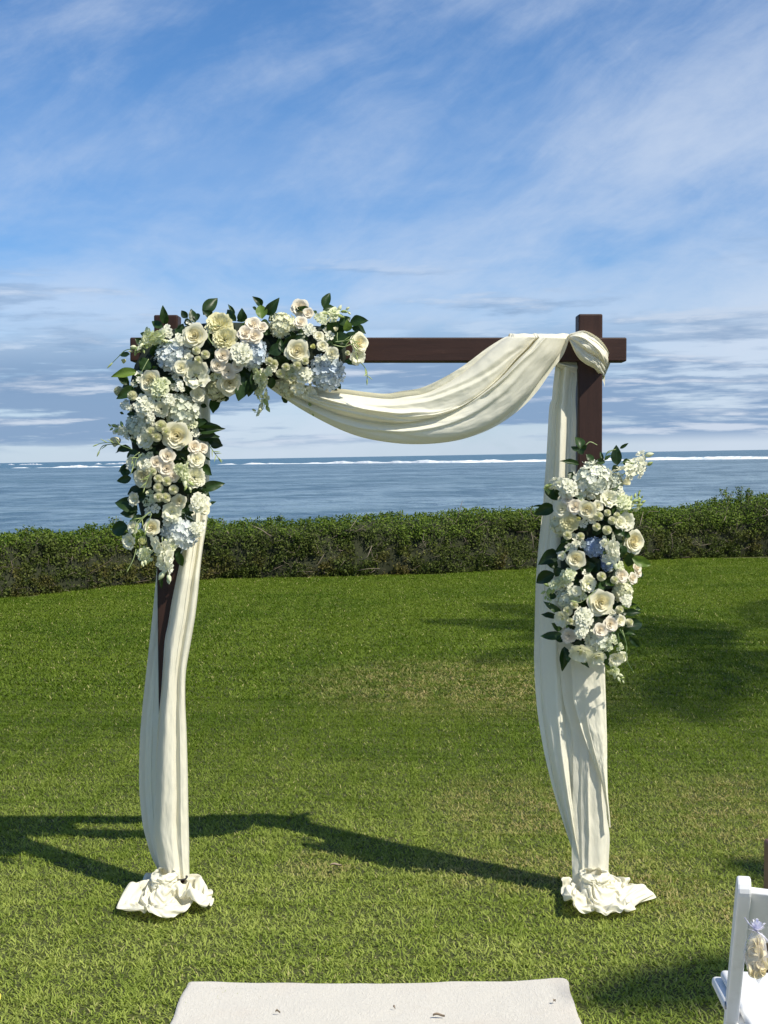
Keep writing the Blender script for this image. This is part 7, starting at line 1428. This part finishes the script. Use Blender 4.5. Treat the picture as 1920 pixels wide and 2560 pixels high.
# leaves: (zoom, base x, y, tip x, y, half width, bright)
LV = [(LA, 1, [(690, 440, 660, 255, 42), (660, 470, 560, 415, 40), (905, 375, 842, 300, 34), (950, 430, 850, 410, 35), (975, 425, 940, 295, 42), (1000, 400, 975, 315, 36), (1060, 345, 1205, 168, 62), (1140, 360, 1065, 310, 40), (1385, 405, 1285, 285, 45), (1440, 410, 1435, 292, 50), (1370, 340, 1303, 238, 20), (1490, 395, 1380, 400, 26),
               (535, 560, 437, 518, 36), (480, 640, 385, 575, 40), (335, 735, 238, 745, 30), (330, 1020, 215, 960, 34), (470, 960, 370, 1010, 44), (340, 1060, 245, 1045, 34), (400, 1090, 210, 1160, 60), (560, 650, 600, 760, 70), (520, 780, 440, 880, 70), (700, 960, 760, 1100, 70), (1130, 820, 1170, 690, 30), (1200, 740, 1130, 660, 50), (850, 470, 820, 450, 40),
               (1190, 1150, 1165, 1325, 62), (1250, 1120, 1280, 1210, 50), (1480, 950, 1405, 1195, 80), (1540, 960, 1500, 1150, 60), (1580, 900, 1560, 1100, 55), (1000, 1400, 1125, 1450, 70), (1010, 1500, 1250, 1460, 60), (1030, 1540, 1215, 1555, 55), (1100, 1560, 1250, 1645, 52), (950, 1450, 1090, 1400, 55), (1030, 1230, 1090, 1250, 24),
               (1240, 430, 1160, 405, 18), (1260, 440, 1350, 500, 18), (1150, 640, 1090, 560, 24), (560, 880, 610, 860, 24), (260, 1300, 250, 1320, 20), (390, 1330, 300, 1320, 25)]),
      (LA, 2, [(1060, 280, 1127, 125, 45), (1055, 300, 1178, 262, 34), (500, 345, 606, 185, 55), (455, 260, 368, 165, 36), (400, 290, 355, 268, 20), (520, 410, 620, 320, 30), (520, 430, 430, 430, 45), (500, 520, 440, 470, 50), (1320, 430, 1503, 400, 56), (1340, 470, 1485, 520, 50), (1220, 440, 1330, 370, 50), (1100, 530, 1220, 420, 56), (1150, 600, 1330, 560, 60), (1100, 500, 1090, 400, 56), (1250, 620, 1420, 520, 50), (1080, 560, 1150, 640, 40),
               (650, 660, 522, 722, 62), (665, 720, 640, 580, 30), (670, 640, 860, 545, 40), (600, 740, 640, 830, 60), (480, 820, 520, 760, 50), (280, 950, 218, 1195, 78), (330, 970, 390, 1080, 60), (1270, 800, 1410, 840, 40), (1020, 1150, 1032, 1232, 34), (700, 1150, 662, 1208, 40), (840, 1190, 888, 1282, 36), (1190, 1010, 1230, 1080, 24), (1110, 1060, 1200, 1090, 30), (950, 310, 740, 290, 30), (1000, 330, 950, 305, 20), (560, 960, 540, 1080, 45), (470, 1090, 370, 1130, 30)]),
      (LA, 3, [(500, 1205, 243, 1100, 85), (500, 1225, 310, 1245, 60), (390, 1380, 200, 1420, 85), (430, 850, 268, 882, 46), (420, 800, 312, 775, 46), (385, 700, 290, 785, 24), (540, 960, 385, 1030, 55), (450, 560, 225, 545, 45), (500, 560, 370, 620, 50), (1060, 650, 930, 570, 44), (1190, 720, 1305, 822, 58), (1190, 970, 1450, 912, 58), (1220, 1010, 1190, 900, 50), (1270, 1140, 1355, 1112, 18), (1200, 1120, 1270, 1000, 56), (1290, 480, 1430, 495, 50), (1130, 330, 1430, 305, 50), (1150, 420, 1390, 405, 50), (1120, 260, 1285, 300, 50), (1060, 480, 1020, 560, 40), (640, 600, 700, 520, 40), (930, 1650, 985, 1825, 46), (900, 1600, 950, 1700, 60), (750, 1890, 762, 2055, 22), (620, 1020, 470, 1080, 60), (700, 1080, 560, 1160, 70), (740, 1130, 620, 1200, 60), (680, 1180, 720, 1290, 60), (560, 1280, 420, 1320, 50), (1230, 620, 1300, 660, 14), (380, 1450, 320, 1500, 30), (720, 780, 690, 820, 30), (950, 560, 820, 520, 50)]),
      (RA, 4, [(690, 190, 655, 38, 62), (690, 210, 585, 168, 28), (720, 210, 775, 150, 30), (720, 260, 700, 180, 40), (680, 375, 462, 332, 34), (850, 335, 760, 260, 40), (980, 350, 850, 340, 36), (1120, 385, 1110, 152, 62), (1150, 190, 1250, 125, 20), (960, 340, 925, 220, 20), (970, 330, 1050, 265, 20), (1140, 400, 1060, 450, 44), (1180, 350, 1280, 350, 40), (430, 790, 278, 640, 60), (400, 860, 168, 950, 72), (260, 850, 140, 855, 14), (430, 760, 400, 620, 40), (430, 1410, 232, 1512, 82), (430, 1380, 330, 1370, 40), (930, 1480, 750, 1570, 92), (1200, 1130, 1305, 1070, 40), (1180, 1160, 1260, 1210, 40), (760, 1060, 680, 1130, 50), (720, 1010, 740, 1130, 60), (1100, 1110, 1200, 1200, 60), (1180, 1300, 1160, 1450, 70), (1280, 1400, 1240, 1540, 70), (620, 1250, 660, 1340, 50), (570, 1240, 480, 1260, 40), (600, 460, 560, 560, 40)]),
      (RA, 5, [(400, 250, 168, 358, 76), (440, 150, 300, 130, 60), (480, 190, 400, 280, 60), (480, 705, 265, 572, 40), (430, 760, 243, 715, 38), (500, 960, 238, 975, 52), (480, 890, 365, 820, 44), (510, 1090, 508, 1372, 60), (560, 1130, 558, 1270, 50), (520, 1000, 410, 1010, 40), (1200, 710, 1388, 680, 45), (1210, 860, 1430, 800, 72), (1260, 980, 1387, 1105, 42), (1180, 900, 1320, 930, 40), (1300, 640, 1392, 662, 24), (700, 1250, 792, 1310, 34), (1050, 360, 960, 345, 36), (960, 380, 900, 420, 50), (740, 200, 860, 150, 70), (700, 620, 690, 560, 40), (1060, 680, 1100, 740, 44), (900, 740, 800, 760, 50), (1260, 600, 1330, 600, 20), (1140, 940, 1200, 1010, 30), (420, 520, 330, 490, 40), (1390, 300, 1410, 240, 16)])]
for a, k, L in LV:
    for bx, by, tx, ty, w in L: add_leaf(a, *Z(k, bx, by), *Z(k, tx, ty), rz(k, w), False, -.03)
for a, k, bx, by, tx, ty, w in ((LA, 1, 405, 905, 150, 950, 48), (LA, 1, 260, 960, 325, 1025, 36), (LA, 2, 455, 385, 440, 238, 58), (LA, 2, 1290, 510, 1300, 400, 46), (RA, 4, 1290, 1450, 1515, 1535, 62), (LA, 3, 860, 500, 770, 455, 30), (RA, 5, 1100, 360, 1000, 350, 40), (RA, 5, 1300, 640, 1390, 665, 28), (RA, 4, 1240, 1110, 1310, 1060, 30)):
    add_leaf(a, *Z(k, bx, by), *Z(k, tx, ty), rz(k, w), True, -.02)
for a, k, L, br, pale, sub in ((LA, 1, [(430, 680), (300, 690), (230, 750), (150, 830)], 7, False, 0), (LA, 1, [(520, 780), (480, 850), (440, 930)], 0, True, 0), (LA, 1, [(1160, 640), (1110, 560), (1150, 460), (1230, 450)], 0, True, 0), (LA, 2, [(1200, 520), (1195, 560), (1200, 600)], 0, True, 0),
    (LA, 2, [(1180, 610), (1280, 600), (1340, 590), (1390, 640)], 5, True, 4), (LA, 2, [(1160, 640), (1260, 660), (1350, 640), (1390, 760)], 5, True, 3), (LA, 2, [(1430, 820), (1460, 850), (1490, 910), (1492, 990)], 6, False, 4), (LA, 3, [(1270, 480), (1310, 540), (1390, 650)], 5, False, 5), (LA, 3, [(440, 540), (240, 470), (110, 470), (50, 490)], 5, False, 3), (LA, 3, [(240, 480), (120, 500), (75, 570)], 6, False, 1),
    (LA, 3, [(520, 570), (440, 640), (450, 720), (420, 820)], 0, True, 2), (LA, 3, [(540, 590), (480, 660), (470, 720)], 0, True, 1), (LA, 3, [(690, 760), (620, 830), (570, 970)], 5, True, 3), (LA, 3, [(640, 1220), (550, 1300), (480, 1400), (470, 1510)], 0, True, 3), (LA, 3, [(650, 1240), (600, 1400), (580, 1480)], 0, True, 2), (LA, 3, [(620, 1230), (500, 1330), (460, 1440)], 4, True, 2), (LA, 3, [(480, 1630), (450, 1740), (395, 1850)], 4, True, 0),
    (RA, 4, [(760, 150), (810, 115), (890, 150)], 0, True, 0), (RA, 4, [(980, 300), (1010, 230), (1080, 205)], 3, False, 1), (RA, 4, [(1160, 360), (1220, 350), (1270, 360)], 4, False, 2), (RA, 4, [(570, 1330), (500, 1400), (490, 1460)], 0, True, 0), (RA, 5, [(870, 440), (780, 520), (700, 580), (640, 575)], 6, True, 2), (RA, 5, [(1150, 890), (1220, 1030), (1230, 1240), (1300, 1375)], 3, False, 0), (RA, 5, [(1130, 940), (1140, 1050), (1120, 1180)], 0, False, 0), (RA, 5, [(1180, 900), (1230, 1100), (1200, 1240)], 4, True, 0), (RA, 4, [(1060, 680), (1130, 620), (1170, 590)], 0, False, 0)):
    strand(a, zl(k, L), br, .03, pale, sub)
# ------------------------------------------------------------ aisle runner, chair, small things
def _runner(g):
    p = g.n('ShaderNodeNewGeometry').outputs['Position']
    f = g.noise(p, 420, 3, .7).outputs[0]; f2 = g.noise(g.mapping(p, scale=(1, .5, 1)), 130, 4, .7, .8).outputs[0]; st = g.noise(p, 2.2, 4, .6).outputs[0]
    c = g.mix(f2, (0.51, 0.485, 0.43), (0.68, 0.65, 0.585))
    c = g.mix(g.sstep(st, .48, .72, 0, .38), c, (0.55, 0.46, 0.39))
    h = g.m('ADD', g.m('MULTIPLY', f, .5), g.m('MULTIPLY', f2, 1.0))
    return bsdf(g, c, .95, bump(g, h, .75, .006), Specular_IOR_Level=.1, Sheen_Weight=.2)
M_RUN = mat('white_carpet', _runner)
def runner():
    top = [(130, 105), (136, 103), (240, 103), (380, 108), (550, 113), (640, 116), (760, 117), (900, 114), (1040, 107), (1180, 102), (1300, 103), (1420, 99), (1490, 93), (1528, 95), (1537, 99)]
    e = [gp(*zs(11, *q), z=.022) for q in top]
    edge = lerp_path([(q.x, q.y) for q in e], 120); n = 150; rows = []
    bx0, bx1 = gp(*zs(11, 60, 267), z=.022), gp(*zs(11, 1595, 267), z=.022)
    for i in range(n):
        t = (i / (n - 1)) ** 1.6; row = []
        for j in range(120):
            u = j / 119; ex, ey = edge[j]; y = ey * (1 - t) + (-1.5) * t
            xl = e[0].x + (bx0.x - e[0].x) / (e[0].y - bx0.y) * (e[0].y - y) * (1 if y > 3.4 else (e[0].y - 3.4) / (e[0].y - y)) + .003 * math.sin(y * 23)
            xr = e[-1].x + (bx1.x - e[-1].x) / (e[-1].y - bx1.y) * (e[-1].y - y) * (1 if y > 3.4 else (e[-1].y - 3.4) / (e[-1].y - y)) + .005 * noise.noise(Vector((y * 9, 3, 0)))
            x = xl + (xr - xl) * (ex - e[0].x) / (e[-1].x - e[0].x)
            z = .020 + .006 * noise.noise(Vector((x * 2.3, y * 2.1, 1))) + .0025 * noise.noise(Vector((x * 12, y * 12, 1)))
            d = min(j, 119 - j) / 119 * 1.1; z -= .006 * max(0, 1 - d / .015)
            if i == 0: z -= .004
            row.append((x, y, z))
        rows.append(row)
    b = MB(); b.grid(rows)
    rim = [r[0] for r in rows][::-1] + rows[0] + [r[-1] for r in rows]
    b.grid([rim, [(q[0], q[1], -.01) for q in rim]])
    o = b.build('aisle_runner', M_RUN); tag(o, 'wide white carpet aisle runner lying on the grass in front of the arch', 'aisle runner')
runner()
M_DRY = mat('dry_leaf_brown', lambda g: bsdf(g, g.mix(g.noise(g.n('ShaderNodeTexCoord').outputs['Object'], 60, 3).outputs[0], (.16, .12, .09), (.34, .27, .19)), .8))
def dry(p, L, w, rz_, label, name='dry_leaf'):
    b = MB(); rows = []
    for i in range(7):
        t = i / 6; ww = w * math.sin(PI * (.08 + .88 * t)); rows.append([((t - .5) * L, u * ww, .003 + .006 * abs(u) + .003 * math.sin(t * 5)) for u in (-1, 0, 1)])
    b.grid(rows); o = b.build(name, M_DRY); o.location = p; o.rotation_euler = (0, 0, rz_); tag(o, label, 'leaf', 'dry leaves fallen on the runner and grass')
dry(gp(*zs(11, 1062, 241), z=.024), .034, .004, .05, 'largest curled brown leaf lying flat on the white runner')
dry(gp(*zs(11, 1490, 187), z=.024), .012, .004, .9, 'small dark leaf scrap near the right edge of the white runner')
dry(gp(*zs(11, 466, 227), z=.024), .014, .002, .2, 'thin brown leaf scrap on the left half of the white runner')
dry(gp(*zs(11, 897, 212), z=.024), .009, .002, -.8, 'tiny brown leaf scrap near the middle of the white runner')
dry(gp(840, 2166, z=.03), .045, .011, .1, 'pale grey dry leaf lying in the shadow on the grass between the posts')

def _resin(g):
    p = g.n('ShaderNodeTexCoord').outputs['Object']; n = g.noise(p, 22, 5, .7).outputs[0]
    c = g.mix(g.sstep(n, .5, .75, 0, .3), (0.74, 0.75, 0.75), (0.50, 0.49, 0.46))
    return bsdf(g, c, .45, bump(g, g.noise(p, 160, 3).outputs[0], .08, .002))
M_RESIN = mat('white_resin', _resin)
M_PAD = mat('white_vinyl_pad', lambda g: bsdf(g, (0.72, 0.73, 0.74), .5, bump(g, g.noise(g.n('ShaderNodeTexCoord').outputs['Object'], 70, 3).outputs[0], .1, .003)))
M_METAL = mat('dull_rivet', lambda g: bsdf(g, (.32, .32, .33), .4, Metallic=.8))
def bar(mb, p, q, wx, wp, round_top=False):
    """flat bar from p to q in the y-z plane, thickness wx in x, width wp in profile"""
    p, q = Vector(p), Vector(q); d = (q - p).normalized(); n_ = Vector((1, 0, 0)).cross(d).normalized()
    prof = [(0, -1), (0, 1)]; L = (q - p).length; out = [p - n_ * wp / 2]
    out.append(p + n_ * wp / 2); out.append(q + n_ * wp / 2)
    if round_top:
        for k in range(1, 8): a = PI * k / 8; out.append(q + n_ * wp / 2 * math.cos(a) + d * wp / 2 * math.sin(a))
    out.append(q - n_ * wp / 2); m = len(out)
    vs = [o + Vector((s * wx / 2, 0, 0)) for s in (-1, 1) for o in out]
    fs = [tuple(range(m)), tuple(range(2 * m - 1, m - 1, -1))] + [(i, i + m, (i + 1) % m + m, (i + 1) % m) for i in range(m)]
    mb.add(vs, fs)
chair = empty('folding_chair', (.952, 2.918, -.008), math.radians(-9.6)); tag(chair, 'white folding chair with padded seat at the lower right seen from behind', 'chair')
for sx in (-1, 1):
    b = MB(); bar(b, (sx * .213, .275, 0), (sx * .213, -.285, .775), .026, .044, True); o = b.build('leg', M_RESIN, chair, smooth=False); bevel(o, .004, 2); o['label'] = 'long leg running up into the back'
    b = MB(); bar(b, (sx * .180, -.24, 0), (sx * .180, .10, .435), .022, .036); o = b.build('leg', M_RESIN, chair, smooth=False); bevel(o, .004, 2)
    b = MB(); b.tube([(sx * .229, -.052, .452), (sx * .2245, -.052, .452)], .008, 12); b.build('rivet', M_METAL, chair)
def rounded_slab(name, m, x0, x1, y0, y1, z0, z1, bev):
    vs = [(sx * (x0 if y == y0 else x1), y, z) for sx in (-1, 1) for y in (y0, y1) for z in (z0, z1)]
    o = mesh(name, vs, box_data((0, 0, 0), (1, 1, 1))[1], m, chair, smooth=True); bevel(o, bev, 4); return o
rounded_slab('seat', M_RESIN, .196, .240, -.17, .215, .392, .417, .010)
rounded_slab('seat_pad', M_PAD, .178, .222, -.155, .195, .418, .440, .010)
b = MB(); rows = []       # curved back panel between the long legs
for (dy, s_) in ((-.009, 1), (.009, -1)):
    pass
n_ = Vector((0, .8105, .5857))
ax = Vector((0, -.5857, .8105))
base = Vector((0, -.285, .775))
front = []; 
def bp(u, v, f): return Vector((u * .200, 0, 0)) + base + ax * (-.155 + .150 * v + .010 * (1 - u * u) * (1 if v > .5 else 0)) - n_ * (.018 * (1 - u * u)) * 1.0 + n_ * (.008 * f)
ring = [(v / 6, -1) for v in range(7)] + [(1 - v / 6, 1) for v in range(7)]
rows = [[bp(-1 + 2 * i / 16, v, f) for v, f in ring] for i in range(17)]
b.grid(rows, closed=True); o = b.build('backrest', M_RESIN, chair); bevel(o, .003, 2)
b = MB(); b.tube([(-.18, -.20, .05), (.18, -.20, .05)], .010, 8); b.build('stretcher', M_RESIN, chair)
b = MB(); b.tube([(-.2, .235, .06), (.2, .235, .06)], .010, 8); b.build('stretcher', M_RESIN, chair)
# a second chair of the same row, mostly outside the picture
ch2 = chair.copy(); COL.objects.link(ch2); ch2.location = (1.50, 2.83, 0); ch2['label'] = 'second white folding chair standing beyond the first along the row'
chair['group'] = ch2['group'] = 'white folding chairs in the row right of the aisle'
for c in list(chair.children): d = c.copy(); COL.objects.link(d); d.parent = ch2
# organza bag of petals
def _org(g):
    p = g.n('ShaderNodeTexCoord').outputs['Object']; wv = g.noise(p, 300, 3).outputs[0]
    a = bsdf(g, (.85, .85, .92), .35, bump(g, wv, .4, .002)); t = g.n('ShaderNodeBsdfTransparent', None, Color=(1, 1, 1, 1))
    lw = g.n('ShaderNodeLayerWeight', None, Blend=.35).outputs[1]
    return g.n('ShaderNodeMixShader', None, i0=g.m('ADD', .14, g.m('MULTIPLY', lw, .5), clamp=True), i1=t, i2=a).outputs[0]
M_ORG = mat('sheer_organza', _org)
M_ORGR = mat('organza_ruffle', lambda g: thin(g, (.80, .80, .92), .4, None, .3))
M_PET = petal_mat('loose_petal', (.90, .82, .58), (.88, .78, .50), .3)
def petal_bag():
    Yb = 2.60; top = at(*zs(9, 850, 1180), Yb); root = empty('petal_bag', top); tag(root, 'small sheer organza bag of cream petals tied to the back of the white chair', 'favour bag')
    m = 1 * S9 * Yb / F; b = MB(); rows = []
    for i in range(16):
        t = i / 15; r = 128 * math.sin(PI * min(1, .10 + t * .93)) ** .75 * (1.05 if t < .5 else 1 - .15 * (t - .5)) if t < .99 else 6
        cx = -25 * math.sin(PI * t) + 30 * t; rows.append([(m * (cx + r * math.cos(f * PI / 8) * (1 + .05 * math.sin(f * 3 + i))), m * (r * .7 * math.sin(f * PI / 8)), -m * (20 + t * 580)) for f in range(16)])
    b.grid(rows, closed=True); b.build('sheer_bag', M_ORG, root)
    rs = random.Random(3)
    pm = []
    for k in range(3):
        q = MB(); q.grid([[(r_ * math.cos(f * PI / 6) * (.8 + .1 * k), r_ * math.sin(f * PI / 6), .42 * r_ * r_ + .06 * math.sin(f * 1.1 + k * 2) * r_) for f in range(12)] for r_ in (.02, .35, .65, .88, 1.0)], closed=True); pm.append(q.build('petal', M_PET, link=False))
    for k in range(60):
        t = rs.uniform(.12, .80); rr = 92 * math.sin(PI * min(1, .12 + t * .9)) ** .8; a = rs.uniform(0, 6.28)
        o = obj('petal', rs.choice(pm), root); o.location = (m * (5 + rr * .62 * math.cos(a)), m * (rr * .5 * math.sin(a)), -m * (30 + t * 560)); o.rotation_euler = (rs.uniform(0, 6), rs.uniform(0, 6), rs.uniform(0, 6)); s_ = m * rs.uniform(58, 84); o.scale = (s_, s_, s_)
    b = MB()
    for k in range(46):
        a = k * 2.4; el = rs.uniform(.1, 1.3); d = Vector((math.cos(a) * math.cos(el) - .35, math.sin(a) * math.cos(el), math.sin(el) + .15)).normalized(); s_ = d.cross(Vector((.3, .2, .9))).normalized(); L = m * rs.uniform(80, 150); w = m * 13
        b.add([Vector((0, 0, -m * 15)), d * L * .5 + s_ * w, d * L * .55 - s_ * w, d * L + s_ * w * 1.3, d * L * 1.05, d * L - s_ * w * 1.2], [(0, 1, 2), (1, 3, 4, 5, 2)])
    b.build('ruffle', M_ORGR, root)
    b = MB(); b.tube([Vector((0, 0, 0)), at(*zs(9, 770, 1110), Yb + .01) - top, at(*zs(9, 715, 1035), Yb + .05) - top], m * 7, 6); b.tube([Vector((0, 0, -m * 10)), at(*zs(9, 925, 1240), Yb) - top, at(*zs(9, 990, 1320), Yb) - top], m * 9, 6)
    b.build('ribbon', M_ORGR, root)
S9 = ZO[9][2]
petal_bag()
# brown wooden stand at the right edge, beyond the chair
b = MB(); Yp = 3.35; t0 = at(*zs(9, 940, 205), Yp)
b.add(*box_data((0, 0, t0.z / 2), (.085, .085, t0.z))); 
b.add(*box_data((0, 0, .02), (.22, .22, .04))); o = b.build('wooden_stand', mat('brown_wood', lambda g: bsdf(g, g.mix(g.noise(g.mapping(g.n('ShaderNodeTexCoord').outputs['Object'], scale=(1, 1, .1)), 40, 4).outputs[0], (.10, .045, .028), (.20, .10, .06)), .5)), smooth=False)
o.location = (t0.x + .050, Yp, 0); bevel(o, .008, 3); tag(o, 'brown wooden stand beyond the white chair, cut off by the right edge', 'stand')
# yellow marker at the very left edge
q = gp(2, 2508); b = MB(); rows = []
for r_, z_ in ((.030, .0), (.030, .01), (.020, .028), (.018, .034), (.004, .036)): rows.append([(r_ * math.cos(f * PI / 10), r_ * math.sin(f * PI / 10), z_ + .012) for f in range(20)])
b.grid(rows, closed=True); o = b.build('marker', mat('yellow_plastic', lambda g: bsdf(g, (.75, .72, .12), .4))); o.location = (q.x - .030, q.y, 0); tag(o, 'small bright yellow marker in the grass, cut off by the left edge', 'marker')
